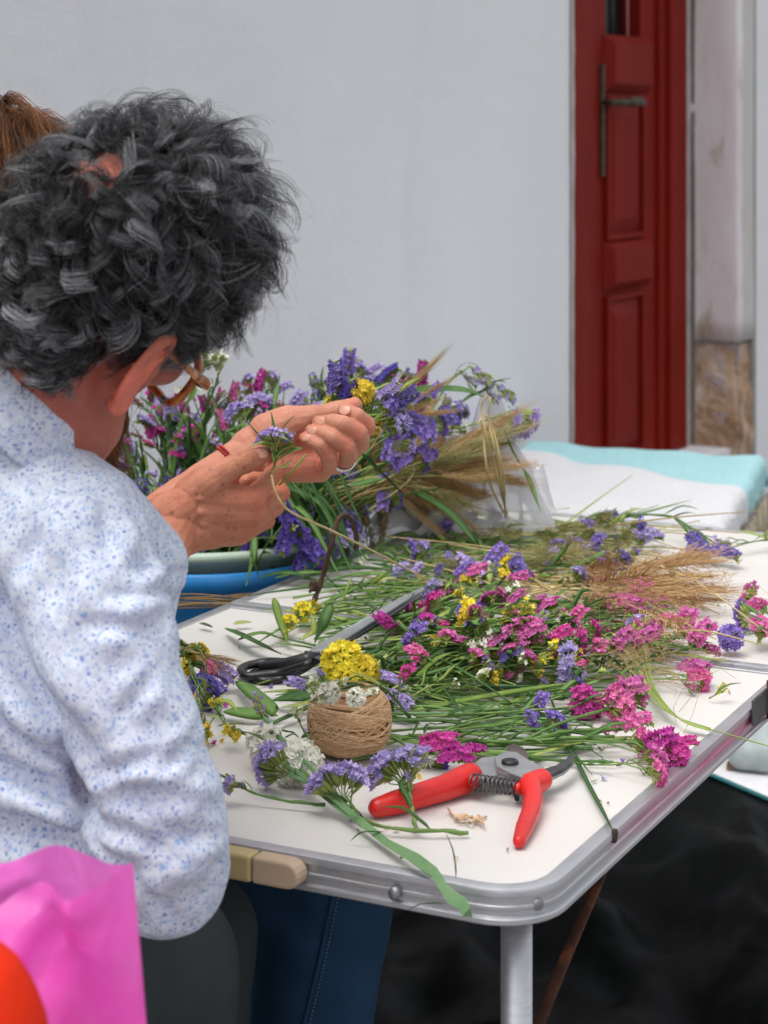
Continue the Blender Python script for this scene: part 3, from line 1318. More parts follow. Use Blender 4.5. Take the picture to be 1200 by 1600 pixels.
def strip_mesh(pts, wid, fold=.3, up=Vector((0, 0, 1)), n=10, twist=0.0, thick=.0006):
    """blade: a folded strip with a little thickness"""
    P = bez(pts, n)
    L = MB()
    vs = []
    for i, p in enumerate(P):
        t = i / (n - 1)
        d = (P[min(i + 1, n - 1)] - P[max(i - 1, 0)]).normalized()
        s = d.cross(up)
        if s.length < 1e-3:
            s = d.orthogonal()
        s.normalize()
        q = Quaternion(d, twist * t)
        s = q @ s
        nn = s.cross(d)
        w = wid * (math.sin(min(1, t * 4 + .15) * math.pi / 2)) * (1 - max(0, (t - .55) / .45) ** 2 * .92) * .5
        vs += [p - s * w + nn * w * fold, p - nn * thick, p + s * w + nn * w * fold, p + nn * thick]
    fs = []
    for i in range(n - 1):
        for k in range(4):
            fs.append((i * 4 + k, i * 4 + (k + 1) % 4, (i + 1) * 4 + (k + 1) % 4, (i + 1) * 4 + k))
    fs += [(0, 1, 2, 3), tuple((n - 1) * 4 + k for k in (3, 2, 1, 0))]
    return vs, fs


def winged(mb, pts, r, wing, n=14, seed=0):
    """stem with three wavy wings"""
    P = bez(pts, n)
    rnd = random.Random(seed)
    ph = rnd.uniform(0, 6.28)
    vs, fs = [], []
    prev = None
    for i, p in enumerate(P):
        t = i / (n - 1)
        d = (P[min(i + 1, n - 1)] - P[max(i - 1, 0)]).normalized()
        x = (prev - d * prev.dot(d)) if prev is not None else d.orthogonal()
        x.normalize()
        prev = x
        y = d.cross(x)
        for k in range(6):
            a = ph + 2 * math.pi * k / 6 + .6 * t
            rr = (r if k % 2 else wing * (.75 + .35 * math.sin(i * 1.9 + k + ph))) * (1 - .45 * t)
            vs.append(p + x * (rr * math.cos(a)) + y * (rr * math.sin(a)))
    for i in range(n - 1):
        for k in range(6):
            fs.append((i * 6 + k, i * 6 + (k + 1) % 6, (i + 1) * 6 + (k + 1) % 6, (i + 1) * 6 + k))
    fs += [tuple(reversed(range(6))), tuple((n - 1) * 6 + k for k in range(6))]
    mb.add(vs, fs)
    return P


LEAFM = []
for _i in range(4):
    _r = random.Random(_i)
    _v, _f = strip_mesh([(0, 0, 0), (.3, .03 * _r.uniform(-1, 1), .06), (.65, .08 * _r.uniform(-1, 1), .10), (1, .16 * _r.uniform(-1, 1),   .02 + _r.uniform(-.1, .1))], .115, .35, n=7, twist=_r.uniform(-.6, .6), thick=.006)
    LEAFM.append(mesh_from(_v, _f, 'leaf'))
    LEAFM[-1].materials.append(M['leaf'])
    shade(LEAFM[-1])
LEAFL = []
for _m in LEAFM:
    _c = _m.copy()
    _c.materials.clear()
    _c.materials.append(M['lime'])
    LEAFL.append(_c)


def frame_of(d, up):
    d = Vector(d).normalized()
    y = Vector(up).cross(d)
    if y.length < 1e-3:
        y = d.orthogonal()
    y.normalize()
    z = d.cross(y)
    return Matrix((d, y, z)).transposed()


def put_head(parent, root, p, d, size, kind, colour, up=(0, -.5, 1), roll=0.0):
    me = head_for(kind, colour)
    o = bpy.data.objects.new('flower_head', me)
    R = frame_of(d, up) @ Matrix.Rotation(roll, 3, 'X')
    o.matrix_local = Matrix.Translation(Vector(p) - root) @ (R * size).to_4x4()
    link(o, parent)
    return o


def put_leaf(parent, root, p, d, size, lime=False, up=(0, 0, 1)):
    o = bpy.data.objects.new('leaf', random.choice(LEAFL if lime else LEAFM))
    o.matrix_local = Matrix.Translation(Vector(p) - root) @ (frame_of(d, up) @ Matrix.Rotation(random.uniform(-1, 1), 3, 'X') * size).to_4x4()
    link(o, parent)


COLOUR_WORD = {'pink': 'pink', 'magenta': 'magenta', 'lilac': 'lilac', 'purple': 'purple', 'violet': 'deep violet', 'yellow': 'yellow', 'white': 'white', 'pale_yellow': 'pale yellow'}


def sprig(path, heads, colour, label, group=None, kind='spike', r=.0012, wing=.0025, leaves=3, lime=False, stem='stem', up=(0, -.5, 1), fork=.6, droop=0.0):
    """flower stem: path from cut end to main head; heads = [(point, size[, kind[, colour[, dir]]])]"""
    root = Vector(path[0])
    e = empty('flower_sprig', root)
    tag(e, label, 'flower', group)
    mb = MB()
    P = winged(mb, [Vector(p) - root for p in path], r, wing, 14, random.randrange(9999))
    end_d = (P[-1] - P[-3]).normalized()
    for h in heads:
        hp, size = Vector(h[0]), h[1]
        kd = h[2] if len(h) > 2 and h[2] else kind
        hc = h[3] if len(h) > 3 and h[3] else colour
        hd = Vector(h[4]) if len(h) > 4 and h[4] is not None else None
        q = hp - root
        if (q - P[-1]).length > .004:
            f = P[int(fork * 13)] if (q - P[-1]).length > .02 else P[-3]
            mid = f.lerp(q, .5) + Vector((random.uniform(-.004, .004), random.uniform(-.004, .004), .004))
            mb.tube(bez([f, mid, q], 6), [r * .7] * 6, 5)
            dd = (q - mid).normalized()
        else:
            dd = end_d
        if hd is not None:
            dd = hd
        put_head(e, root, hp, dd + Vector((random.uniform(-.25, .25), random.uniform(-.25, .25), random.uniform(-.15, .25))) * (0 if hd is not None else 1), size, kd, hc, up, random.uniform(-.5, .5) if hd is None else 0)
        # two tiny bracts where the branch leaves
        put_leaf(e, root, hp - dd * size * .25, dd + Vector((random.uniform(-.6, .6), random.uniform(-.6, .6), .4)), size * .55, lime)
    for i in range(leaves):
        k = random.randrange(2, 12)
        d = (P[k + 1] - P[k - 1]).normalized()
        put_leaf(e, root, P[k] + root, d + Vector((random.uniform(-.7, .7), random.uniform(-.7, .7), random.uniform(-.1, .5))), random.uniform(.025, .055), lime)
    mb.build('stem', M[stem], e)
    return e


def blade(pts, wid, label, group, mat='blade', name='grass_leaf', cat='leaf', n=10, fold=.35, twist=None):
    root = Vector(pts[0])
    vs, fs = strip_mesh([Vector(p) - root for p in pts], wid, fold, Vector((0, -.35, 1)), n, random.uniform(-1.2, 1.2) if twist is None else twist)
    me = mesh_from(vs, fs, name)
    o = obj(name, me, M[mat], None, True, root)
    return tag(o, label, cat, group)


def ear_mesh(seed, mat, awn=1.0, fluff=1.0, n=46):
    """grass ear, unit length along +X, with spikelets and fine awns"""
    rnd = random.Random(seed)
    mb = MB()
    for i in range(n):
        t = i / n
        a = i * 2.4 + rnd.uniform(-.3, .3)
        rr = .05 * math.sin(math.pi * min(1, t * .9 + .12)) * fluff
        p = Vector((t * .78, 0, .05 * math.sin(t * 2)))
        o = Vector((0, math.cos(a), math.sin(a)))
        tip = p + Vector((.16, 0, 0)) + o * (rr + .02)
        mid = p.lerp(tip, .5) + o * rr * .4
        x = Vector((.0, -o.z, o.y)) * .016
        mb.add([p, mid + x, mid - x, mid + o * .014, tip], [(0, 1, 3), (0, 3, 2), (0, 2, 1), (1, 4, 3), (3, 4, 2), (2, 4, 1)])
        if awn:
            e = tip + Vector((rnd.uniform(.18, .42) * awn, 0, 0)) + o * rnd.uniform(.02, .11) * fluff + Vector((0, rnd.uniform(-.03, .03), rnd.uniform(-.03, .03)))
            w = Vector((0, -o.z, o.y)) * .0045
            w2 = o * .0045
            mb.add([tip - w, tip + w, tip + w2 * 1.5, e], [(0, 1, 3), (1, 2, 3), (2, 0, 3)])
    me = mb.mesh('ear')
    me.materials.append(mat)
    return me


def panicle_mesh(seed, mat, n=70):
    """frizzy panicle of fine hairs, unit length along +X"""
    rnd = random.Random(seed)
    mb = MB()
    for i in range(n):
        t = rnd.random() ** .8
        p = Vector((t * .75, 0, 0))
        a = rnd.uniform(0, 6.28)
        sp = rnd.uniform(.04, .17)
        L = rnd.uniform(.15, .4)
        o = Vector((0, math.cos(a), math.sin(a)))
        c1 = p + Vector((L * .5, 0, 0)) + o * sp * .75
        c2 = p + Vector((L, 0, 0)) + o * sp + Vector((rnd.uniform(-.06, .06), rnd.uniform(-.05, .05), rnd.uniform(-.05, .05)))
        mb.tube([p, c1, c2], [.0042, .0032, .0012], 3, False)
        if i % 3 == 0:
            mb.add([c2, c2 + Vector((.025, .010, 0)), c2 + Vector((.05, 0, 0)), c2 + Vector((.025, -.004, .010))], [(0, 1, 3), (1, 2, 3), (0, 3, 2), (0, 2, 1)])
    mb.tube([(0, 0, 0), (.8, 0, 0)], [.006, .002], 4)
    me = mb.mesh('panicle')
    me.materials.append(mat)
    return me


EARS = {}
for _k, _m in (('golden', 'golden'), ('tan', 'tan'), ('green_ear', 'green_ear'), ('straw', 'straw')):
    EARS[_k] = [ear_mesh(s, M[_m]) for s in range(3)]
PANI = [panicle_mesh(s, M['tan']) for s in range(3)]
PANG = [panicle_mesh(s + 5, M['green_ear'], 60) for s in range(2)]


def grass(path, ear_len, label, group, ears=None, stem='straw', r=.0009, n=10, squash=1.0):
    """grass stalk with an ear continuing beyond the end of the path"""
    root = Vector(path[0])
    e = empty('grass_stalk', root)
    tag(e, label, 'dried grass', group)
    P = bez([Vector(p) - root for p in path], n)
    mb = MB()
    mb.tube(P, [r] * (n - 1) + [r * .7], 5)
    mb.build('stem', M[stem], e)
    me = random.choice(ears or EARS['golden'])
    o = bpy.data.objects.new('ear', me)
    R = frame_of(P[-1] - P[-2], (0, 0, 1)) @ Matrix.Rotation(random.uniform(0, 6.28), 3, 'X')
    o.matrix_local = Matrix.Translation(P[-1]) @ (R @ Matrix.Diagonal((ear_len, ear_len * squash, ear_len * squash))).to_4x4()
    link(o, e)
    return e

# ------------------------------------------------------------------ flowers lying on the table
def pxm(py, z=TZ):
    """metres per photo pixel on the plane at height z"""
    return (CZ - z) / (py - YH)


def hz_(x, y):
    return TZ + .006 + .050 * math.exp(-((x - 790) / 250) ** 2 - ((y - 965) / 85) ** 2)


def on(x, y, dz=0.0):
    z = TZ + .004 + dz
    return T(x, y, z)


def heap(x, y, lo=0.0, hi=1.0):
    z = TZ + .005 + (hz_(x, y) - TZ) * random.uniform(lo, hi)
    return T(x, y, z)


def hp(x, y, f=1.0):
    """a point on top of the heap under pixel (x, y)"""
    return T(x, y, TZ + .004 + (hz_(x, y) - TZ) * f)


LM_HEAP = (('twine ball', 545, 1140), ('scissors', 480, 1020), ('shears', 780, 1200), ('largest magenta cluster', 1045, 1165), ('fallen floret', 1123, 1085), ('frizzy tan grass', 1050, 925), ('arching purple sprig', 1060, 830),
           ('clear plastic bag', 700, 790), ('round magenta head', 905, 1085), ('bent brown twig', 520, 870), ('bright yellow cluster', 555, 1035), ('scissor tip', 655, 955), ('wispy olive grass', 1015, 1085), ('upright straws', 770, 780))
LM_TUB = (('glasses', 275, 600), ('curled fingers', 530, 670), ('pinching thumb', 410, 720), ('golden grass', 720, 730), ('tub rim', 350, 870), ('held posy', 570, 600), ('beaded bracelet', 372, 700), ('bent brown twig', 540, 835), ('clear plastic bag', 660, 800), ('man\'s fringe', 400, 470))
SHAPE = {'spike': 'spiky', 'fan': 'fan shaped', 'ball': 'round', 'buds': 'loose'}
NUM = {1: 'one head', 2: 'two heads', 3: 'three heads', 4: 'four heads'}
USED = set()


def where_label(c, x, y, kind, n, marks, shared):
    """a label that singles the sprig out by its look and by what it lies between"""
    o = sorted(marks, key=lambda m: math.hypot(m[1] - x, (m[2] - y) * 1.3))
    a0 = '%s %s sprig with %s' % (SHAPE[kind], COLOUR_WORD[c], NUM[n])
    cand = ['%s between the %s and the %s' % (a0, o[0][0], o[1][0])]
    side = 'beyond' if y < o[0][2] else 'in front of'
    cand += ['%s %s the %s' % (a0, side, o[0][0]), '%s between the %s and the %s' % (a0, o[0][0], o[2][0]), '%s between the %s and the %s' % (a0, o[1][0], o[2][0])]
    side = 'beyond' if y < o[1][2] else 'in front of'
    cand += ['%s %s the %s' % (a0, side, o[1][0])]
    for q in cand:
        if q not in USED and len(q.split()) <= 16:
            USED.add(q)
            return q
    return shared


HEAPG = {c: 'cut %s statice sprigs heaped on the table' % COLOUR_WORD[c] for c in COLOUR_WORD}
HEAPL = {c: '%s statice sprig lying in the flower heap on the white table' % COLOUR_WORD[c] for c in COLOUR_WORD}


def heap_sprig(c, x, y, size=46, kind='spike', root=None, f=1.0, stem='stem', lime=False, d=None):
    if root is None:
        s = -1 if x > 690 else 1
        L = random.uniform(150, 290)
        root = (x + s * L, y + random.uniform(5, 55))
        if y < 900:
            root = (x + s * L * .8, y + random.uniform(-25, 25))
    rx = min(max(root[0], 455), 1090)
    ry = min(max(root[1], 815), 1190)
    mx, my = (x + rx) / 2 + random.uniform(-15, 15), (y + ry) / 2 + random.uniform(-14, 8)
    size_m = size * pxm(y, hz_(x, y)) * random.uniform(.66, .95) * (1.12 if x > 900 and c == 'pink' else 1)
    heads = [(hp(x, y, f), size_m, kind)]
    for i in range(random.choice((1, 2, 2))):
        heads.append((hp(x + random.uniform(-34, 34), y + random.uniform(-20, 18), f * random.uniform(.7, 1.05)), size_m * random.uniform(.55, .85), random.choice((kind, 'buds', 'fan'))))
    yaw = random.gauss(0, 1.0)
    b0 = hp(x, y, f) - heap(mx, my, .3, .9)
    hd = Quaternion((0, 0, 1), yaw) @ b0.normalized() + Vector((0, 0, random.uniform(-.1, .6)))
    heads[0] = heads[0] + (None, hd)
    return sprig([heap(rx, ry, .0, .6), heap(mx, my, .3, .9), hp(x, y, f)], heads, c, where_label(c, x, y, kind, len(heads), LM_HEAP, HEAPL[c]), HEAPG[c], kind, leaves=random.choice((3, 4, 5)), lime=lime, stem=stem)


for (x, y) in ((795, 913), (762, 945), (742, 968), (832, 985), (808, 1000), (768, 1012), (752, 1030), (662, 1038), (955, 945), (985, 932), (1002, 962), (1032, 972), (1024, 1000),
               (990, 1012), (958, 1016), (932, 1026), (1064, 994), (1082, 1012), (1066, 1045), (1072, 1062), (700, 1000), (845, 955), (726, 905)):
    heap_sprig('pink', x, y, 52)
for (x, y) in ((690, 950), (668, 968), (612, 985), (640, 1062), (905, 1000), (860, 1005)):
    heap_sprig('magenta', x, y, 42, random.choice(('spike', 'fan')))
for (x, y) in ((668, 878), (702, 888), (714, 905), (718, 962), (700, 832), (726, 818), (776, 816), (662, 1000), (870, 856), (936, 858), (948, 884), (808, 890), (930, 896), (840, 1112), (855, 1135), (820, 1128), (962, 818), (905, 842)):
    heap_sprig('purple', x, y, 42, random.choice(('spike', 'fan')))
for (x, y) in ((690, 925), (886, 1042), (622, 1072), (640, 1108), (880, 876), (650, 880), (480, 1078), (1000, 850)):
    heap_sprig('lilac', x, y, 48, random.choice(('spike', 'fan', 'fan')))
for (x, y) in ((735, 914), (722, 932), (785, 892), (462, 962), (455, 978), (505, 950), (850, 1028), (828, 1036), (765, 1068), (742, 1052), (688, 1010)):
    heap_sprig('yellow', x, y, 36, random.choice(('buds', 'ball')), lime=True)
for (x, y) in ((776, 896), (700, 1078), (650, 1085)):
    heap_sprig('white', x, y, 34, 'buds', lime=True)

for i in range(40):
    x, y = random.gauss(770, 130), random.gauss(985, 52)
    if not (560 < x < 1010 and 850 < y < 1085) or (x < 690 and y > 930):
        x, y = random.uniform(700, 940), random.uniform(890, 1060)
    c = random.choice(('pink', 'pink', 'pink', 'lilac', 'purple', 'yellow', 'magenta', 'white')) if y > 905 else random.choice(('purple', 'lilac', 'lilac'))
    heap_sprig(c, x, y, random.uniform(34, 46), random.choice(('spike', 'buds', 'buds', 'fan')), lime=random.random() < .5)
LFG, LFL = 'short leafy clippings through the heap', 'short broad green leaf poking out of the flower heap on the table'
for i in range(60):
    x, y = random.gauss(760, 130), random.gauss(980, 60)
    if not (520 < x < 1020 and 850 < y < 1150) or (x < 690 and 930 < y < 1010):
        continue
    a, L = random.uniform(0, 6.28), random.uniform(14, 34)
    p0 = hp(x, y, .9)
    blade([p0, hp(x + L * .6 * math.cos(a), y + L * .4 * math.sin(a), 1.15) + Vector((0, 0, .008)), hp(x + L * math.cos(a), y + L * .7 * math.sin(a), 1.0) + Vector((0, 0, .004))], random.uniform(.005, .011), LFL, LFG, random.choice(('lime', 'leaf', 'lime', 'blade')), 'short_leaf', n=6)

# narrow green leaves through the heap: mostly along the table, some across
BLG, BLL = 'loose green leaf blades in the flower heap', 'narrow green leaf blade lying among the cut flowers on the white table'
ZONES = [((450, 1080), (930, 1010), 30, 34), ((560, 1100), (860, 1185), 24, 30), ((470, 1050), (830, 900), 24, 34), ((620, 830), (1040, 880), 26, 36), ((840, 1060), (880, 1100), 8, 14)]
for (x0, x1), (y0, y1), n, mw in ():
    pass
for (xa, xb, ya, yb, n) in ((480, 900, 960, 1090, 46), (600, 960, 1075, 1190, 30), (480, 760, 900, 1000, 24), (620, 960, 800, 900, 40), (880, 1060, 960, 1090, 12)):
    for i in range(n):
        x, y = random.uniform(xa, xb), random.uniform(ya, yb)
        L = random.uniform(50, 150)
        an = math.radians(random.choice((random.gauss(6, 10), random.gauss(-14, 14), random.gauss(0, 35))))
        dx, dy = L * math.cos(an), L * math.sin(an) * .8
        f = random.uniform(.35, 1.15)
        p = [hp(x - dx, y - dy, f * random.uniform(.3, .9)), hp(x + random.uniform(-8, 8), y + random.uniform(-10, 4), f), hp(x + dx, y + dy, f * random.uniform(.5, 1.1))]
        blade(p, random.uniform(.0028, .0066), BLL, BLG, random.choice(('blade', 'blade', 'leaf', 'blade', 'lime')))
# long flat stems running through the lower heap
SG, SL = 'long bare green stems in the flower heap', 'long bare green stem lying flat across the white table'
for i in range(30):
    y = random.uniform(1040, 1185)
    x0, x1 = random.uniform(540, 680), random.uniform(800, 980)
    if y > 1150:
        x0, x1 = random.uniform(690, 740), random.uniform(880, 960)
    s = random.uniform(-.06, .12)
    dy = (x1 - x0) * s
    root = hp(x0, y - dy * .5, random.uniform(.1, .9))
    e = MB()
    winged(e, [Vector((0, 0, 0)), hp((x0 + x1) / 2, y + random.uniform(-8, 8), random.uniform(.2, .9)) - root, hp(x1, y + dy * .5, random.uniform(.1, .8)) - root], random.uniform(.0008, .0018), random.uniform(.0014, .0034), 14, i)
    tag(e.build('flower_stalk', M[random.choice(('stem', 'stem', 'blue_stem', 'leaf'))], None, True, root), SL, 'stem', SG)

# --- sprigs that lie apart, each with its own look
def sz(y, p):
    return p * pxm(y)


# the long winged stem that hangs over the front rim
pth = [W(731, 1427, 1.630), W(716, 1409, 1.640), W(692, 1382, 1.650), on(655, 1348, .006), on(585, 1302, .004), on(520, 1255, .008), on(470, 1205, .014), on(435, 1160, .022), on(415, 1122, .03)]
sp = sprig(pth, [(on(412, 1122, .034), sz(1122, 46), 'buds'), (on(436, 1150, .03), sz(1150, 40), 'buds'), (on(452, 1210, .016), sz(1210, 60), 'fan', None, Vector((-.7, .2, .35))), (on(428, 1185, .02), sz(1185, 36), 'buds')], 'lilac',
           'long thick winged green stem with lilac flowers hanging over the front rim', kind='buds', r=.0032, wing=.0078, leaves=0, stem='blue_stem')
_r = Vector(pth[0])
for _c in sp.children:
    if _c.name.startswith('stem'):
        _c.modifiers.new('e', 'EDGE_SPLIT').split_angle = math.radians(38)
for (x, y, dx, dy, s, z) in ((712, 1372, -14, -40, .034, .004), (694, 1412, -50, 6, .030, -.02), (600, 1300, -40, 6, .03, .008), (560, 1275, -30, -34, .028, .01), (548, 1262, 12, -30, .03, .018), (498, 1232, -34, -26, .028, .012), (440, 1180, -40, -16, .045, .02)):
    p = on(x, y, z) if y < 1350 else W(x, y, 1.640)
    put_leaf(sp, _r, p, (dx * .6, -.2 * dy, -dy * .75), s)
sprig([on(508, 1258, .004), on(450, 1252, .004), on(398, 1240, .008), on(378, 1230, .012)], [(on(384, 1232, .012), sz(1230, 40), 'buds', None, Vector((-1, .1, .25))), (on(372, 1226, .016), sz(1230, 24), 'fan')], 'lilac', 'short lilac sprig pointing left, nearest the blue patterned sleeve', kind='buds', leaves=1)
sprig([on(731, 1302), on(690, 1298, .003), on(610, 1294, .004), on(560, 1275, .004), on(538, 1254, .012)], [(on(536, 1254, .010), sz(1235, 60), 'fan', None, Vector((-.12, .1, 1))), (on(520, 1243, .014), sz(1235, 44), 'fan', None, Vector((-.5, .1, .8)))], 'lilac', 'lilac statice sprig with fan heads beside the red handle and a kinked stem', leaves=2, r=.0018, wing=.0032, up=(-1, .1, .1))
sprig([on(650, 1296, .004), on(644, 1262, .014), on(638, 1225, .020)], [(on(636, 1228, .022), sz(1200, 58), 'fan', None, Vector((-.45, .1, 1))), (on(640, 1226, .024), sz(1200, 56), 'buds', 'lilac', Vector((.35, .1, 1))), (on(618, 1214, .020), sz(1200, 44), 'fan', None, Vector((-.8, .1, .4)))], 'lilac', 'lilac statice sprig standing across the red handle of the pruning shears', leaves=2, r=.0018, wing=.0034, up=(-1, .2, .1))
for lx, ly, dx, dy in ((648, 1292, -30, -20), (690, 1296, 20, -14), (655, 1294, 44, 2), (640, 1290, -22, 8), (720, 1297, -30, -30)):
    pass
sprig([on(590, 1140, .004), on(650, 1172, .008), on(676, 1178, .014)], [(on(655, 1172, .014), sz(1175, 60), 'spike', None, Vector((1, 0, .05))), (on(690, 1186, .012), sz(1185, 55), 'spike', None, Vector((1, -.3, 0))), (on(668, 1186, .006), sz(1185, 36), 'fan', 'violet'), (on(725, 1172, .006), sz(1180, 34), 'spike')], 'magenta', 'magenta sprig between the twine ball and the pruning shears', leaves=2)
sprig([on(505, 1128, .004), on(480, 1148, .02), on(465, 1160, .025)], [(on(466, 1172, .022), sz(1160, 74), 'ball'), (on(446, 1152, .026), sz(1160, 66), 'ball'), (on(486, 1190, .01), sz(1190, 40), 'ball'), (on(468, 1128, .03), sz(1128, 36), 'buds'), (on(440, 1185, .012), sz(1185, 40), 'buds')], 'white', 'white statice cluster leaning on the left side of the twine ball', leaves=3)
sprig([on(640, 1120, .004), on(600, 1075, .050), on(560, 1062, .066)], [(on(505, 1072, .066), sz(1080, 30), 'buds'), (on(522, 1080, .070), sz(1080, 32), 'ball'), (on(556, 1086, .072), sz(1080, 28), 'ball'), (on(585, 1078, .066), sz(1080, 28), 'buds'), (on(545, 1062, .066), sz(1080, 28), 'buds'), (on(500, 1092, .070), sz(1080, 20), 'buds')], 'white', 'white statice heads resting on top of the twine ball', leaves=4, lime=True)
sprig([on(660, 1060, .004), on(600, 1050, .02), on(555, 1040, .04)], [(on(545, 1040, .045), sz(1040, 60), 'ball'), (on(570, 1036, .04), sz(1036, 44), 'ball'), (on(548, 1060, .05), sz(1050, 42), 'ball'), (on(575, 1060, .035), sz(1060, 40), 'fan')], 'yellow', 'bright yellow statice cluster just behind the twine ball', leaves=3)
sprig([on(312, 1062, .004), on(332, 1092, .014), on(352, 1130, .014), on(392, 1152, .008)], [(on(340, 1100, .018), sz(1100, 38), 'buds'), (on(326, 1134, .012), sz(1134, 44), 'buds'), (on(352, 1138, .014), sz(1140, 42), 'buds'), (on(386, 1150, .01), sz(1150, 36), 'buds'), (on(318, 1108, .015), sz(1110, 36), 'fan')], 'yellow', 'yellow statice sprig on the bare tabletop beside the patterned sleeve', leaves=6, lime=True)
for lx, (x, y, c, k, s) in enumerate(((312, 1072, 'purple', 'spike', 50), (326, 1050, 'purple', 'spike', 46), (340, 1052, 'lilac', 'spike', 40), (318, 1085, 'violet', 'fan', 38))):
    sprig([on(270 + 6 * lx, 1010, .02), on(296, 1035, .03), on(x, y, .02)], [(on(x - 8, y - 8, .02), sz(y, s), k, None, Vector((.6, -.2, -.35))), (on(x - 16, y + 4, .018), sz(y, s * .7), 'spike')], c, 'purple statice sprig in the small posy half hidden by the sleeve', 'purple sprigs of the small posy', k, leaves=2)
sprig([on(262, 1000, .03), on(290, 1010, .04), on(312, 1016, .04)], [(on(308, 1012, .04), sz(1012, 36), 'ball'), (on(285, 1030, .03), sz(1030, 30), 'ball'), (on(320, 1036, .03), sz(1030, 26), 'ball', 'pink')], 'yellow', 'yellow and pink sprig in the small posy half hidden by the sleeve', leaves=2)
for i in range(5):
    grass([on(255, 985 + 3 * i, .03), on(290, 1004 + 3 * i, .04), on(305 + 3 * i, 1022, .036)], sz(1040, 62), 'golden barley stalk in the small posy half hidden by the sleeve', 'barley stalks of the small posy', EARS['golden'], squash=.7)
# pink heads along the right
sprig([on(872, 1188), on(930, 1195, .004), on(1000, 1192, .006)], [(on(994, 1192, .008), sz(1195, 50), 'fan', None, Vector((.9, -.2, -.1))), (on(1012, 1205, .01), sz(1200, 34), 'fan')], 'pink', 'pink statice sprig nearest the front corner on a thin bare stem', leaves=1, r=.0010, wing=.0016)
sprig([on(760, 1165, .006), on(900, 1158, .012), on(1000, 1162, .014)], [(on(1008, 1172, .012), sz(1165, 52), 'spike', None, Vector((.9, .2, .25))), (on(1032, 1168, .012), sz(1165, 50), 'ball'), (on(1010, 1182, .010), sz(1185, 34), 'fan'), (on(1056, 1166, .008), sz(1165, 34), 'spike', None, Vector((1, 0, .1)))], 'magenta', 'largest magenta flower cluster resting on the right rim of the table', leaves=2)
sprig([on(640, 1150, .006), on(800, 1160, .010), on(960, 1150, .012)], [(on(950, 1108, .014), sz(1110, 56), 'ball'), (on(972, 1140, .012), sz(1138, 48), 'spike'), (on(978, 1160, .012), sz(1158, 42), 'fan'), (on(940, 1142, .008), sz(1142, 26), 'spike', 'magenta')], 'pink', 'pink statice sprig with three heads on a thick green stem over bare tabletop', leaves=5, r=.0024, wing=.0046)
sprig([on(650, 1120, .006), on(800, 1112, .012), on(940, 1100, .014)], [(on(950, 1098, .016), sz(1098, 62), 'spike', None, Vector((.9, .1, .25))), (on(968, 1090, .02), sz(1090, 46), 'buds'), (on(958, 1076, .02), sz(1076, 24), 'fan')], 'pink', 'pale pink spike above the three headed pink sprig', leaves=3)
sprig([on(700, 1100, .006), on(800, 1098, .012), on(888, 1090, .016)], [(on(888, 1090, .018), sz(1085, 52), 'ball'), (on(905, 1096, .012), sz(1096, 44), 'ball', 'pink'), (on(890, 1075, .02), sz(1075, 22), 'fan', 'purple')], 'magenta', 'round magenta flower head alone in the middle of the bare stems', leaves=2)
# loose floret fallen on the table
sprig([on(1108, 1091), on(1114, 1088, .004), on(1120, 1085, .006)], [(on(1117, 1086, .005), sz(1085, 24), 'buds')], 'yellow', 'single yellow floret fallen on the bare tabletop near the hinge', leaves=1, r=.0009, wing=.0012, lime=True)
# cluster at the right edge
sprig([on(1290, 1000, .01), on(1220, 985, .016), on(1180, 975, .02)], [(on(1186, 975, .02), sz(980, 50), 'spike', None, Vector((-.1, -.6, -.2))), (on(1176, 940, .02), sz(940, 36), 'fan'), (on(1196, 955, .02), sz(950, 40), 'spike')], 'pink', 'pink statice sprig at the right end of the table beside a faded purple one', leaves=4)
sprig([on(1290, 1010, .01), on(1220, 990, .016), on(1170, 990, .02)], [(on(1158, 992, .018), sz(990, 42), 'ball'), (on(1172, 965, .02), sz(965, 34), 'fan')], 'purple', 'faded purple statice head beside the pink sprig at the right end', leaves=3)
# arching sprig at the far edge
sprig([on(930, 818, .01), on(985, 806, .03), on(1045, 806, .035), on(1085, 828, .02), on(1120, 850, .008)], [(on(1078, 835, .028), sz(845, 40), 'spike', None, Vector((.25, -.3, -.9))), (on(1088, 850, .02), sz(850, 36), 'ball'), (on(1105, 868, .01), sz(868, 36), 'spike', None, Vector((1, 0, .05))), (on(1130, 866, .012), sz(866, 36), 'spike')], 'purple', 'arching purple statice sprig with drooping heads along the far table edge', leaves=6, r=.0018, wing=.0034)
sprig([on(1290, 842, .01), on(1215, 842, .012), on(1150, 850, .014)], [(on(1146, 848, .014), sz(850, 40), 'buds'), (on(1130, 860, .01), sz(860, 34), 'buds')], 'lilac', 'dried lilac sprig with reddish calyces lying at the far right corner', leaves=3, lime=True)
sprig([on(900, 830, .01), on(960, 818, .02), on(975, 812, .02)], [(on(972, 815, .024), sz(815, 38), 'fan'), (on(945, 812, .02), sz(812, 30), 'buds')], 'purple', 'purple sprig with rusty leaves below the arching stem', leaves=5, lime=True)

# green leaves and clippings on the left of the table
def lone(pts, w, label, mat='blade', name='leaf', dz=None):
    return blade([on(x, y, z) for x, y, z in pts], w, label, None, mat, name)


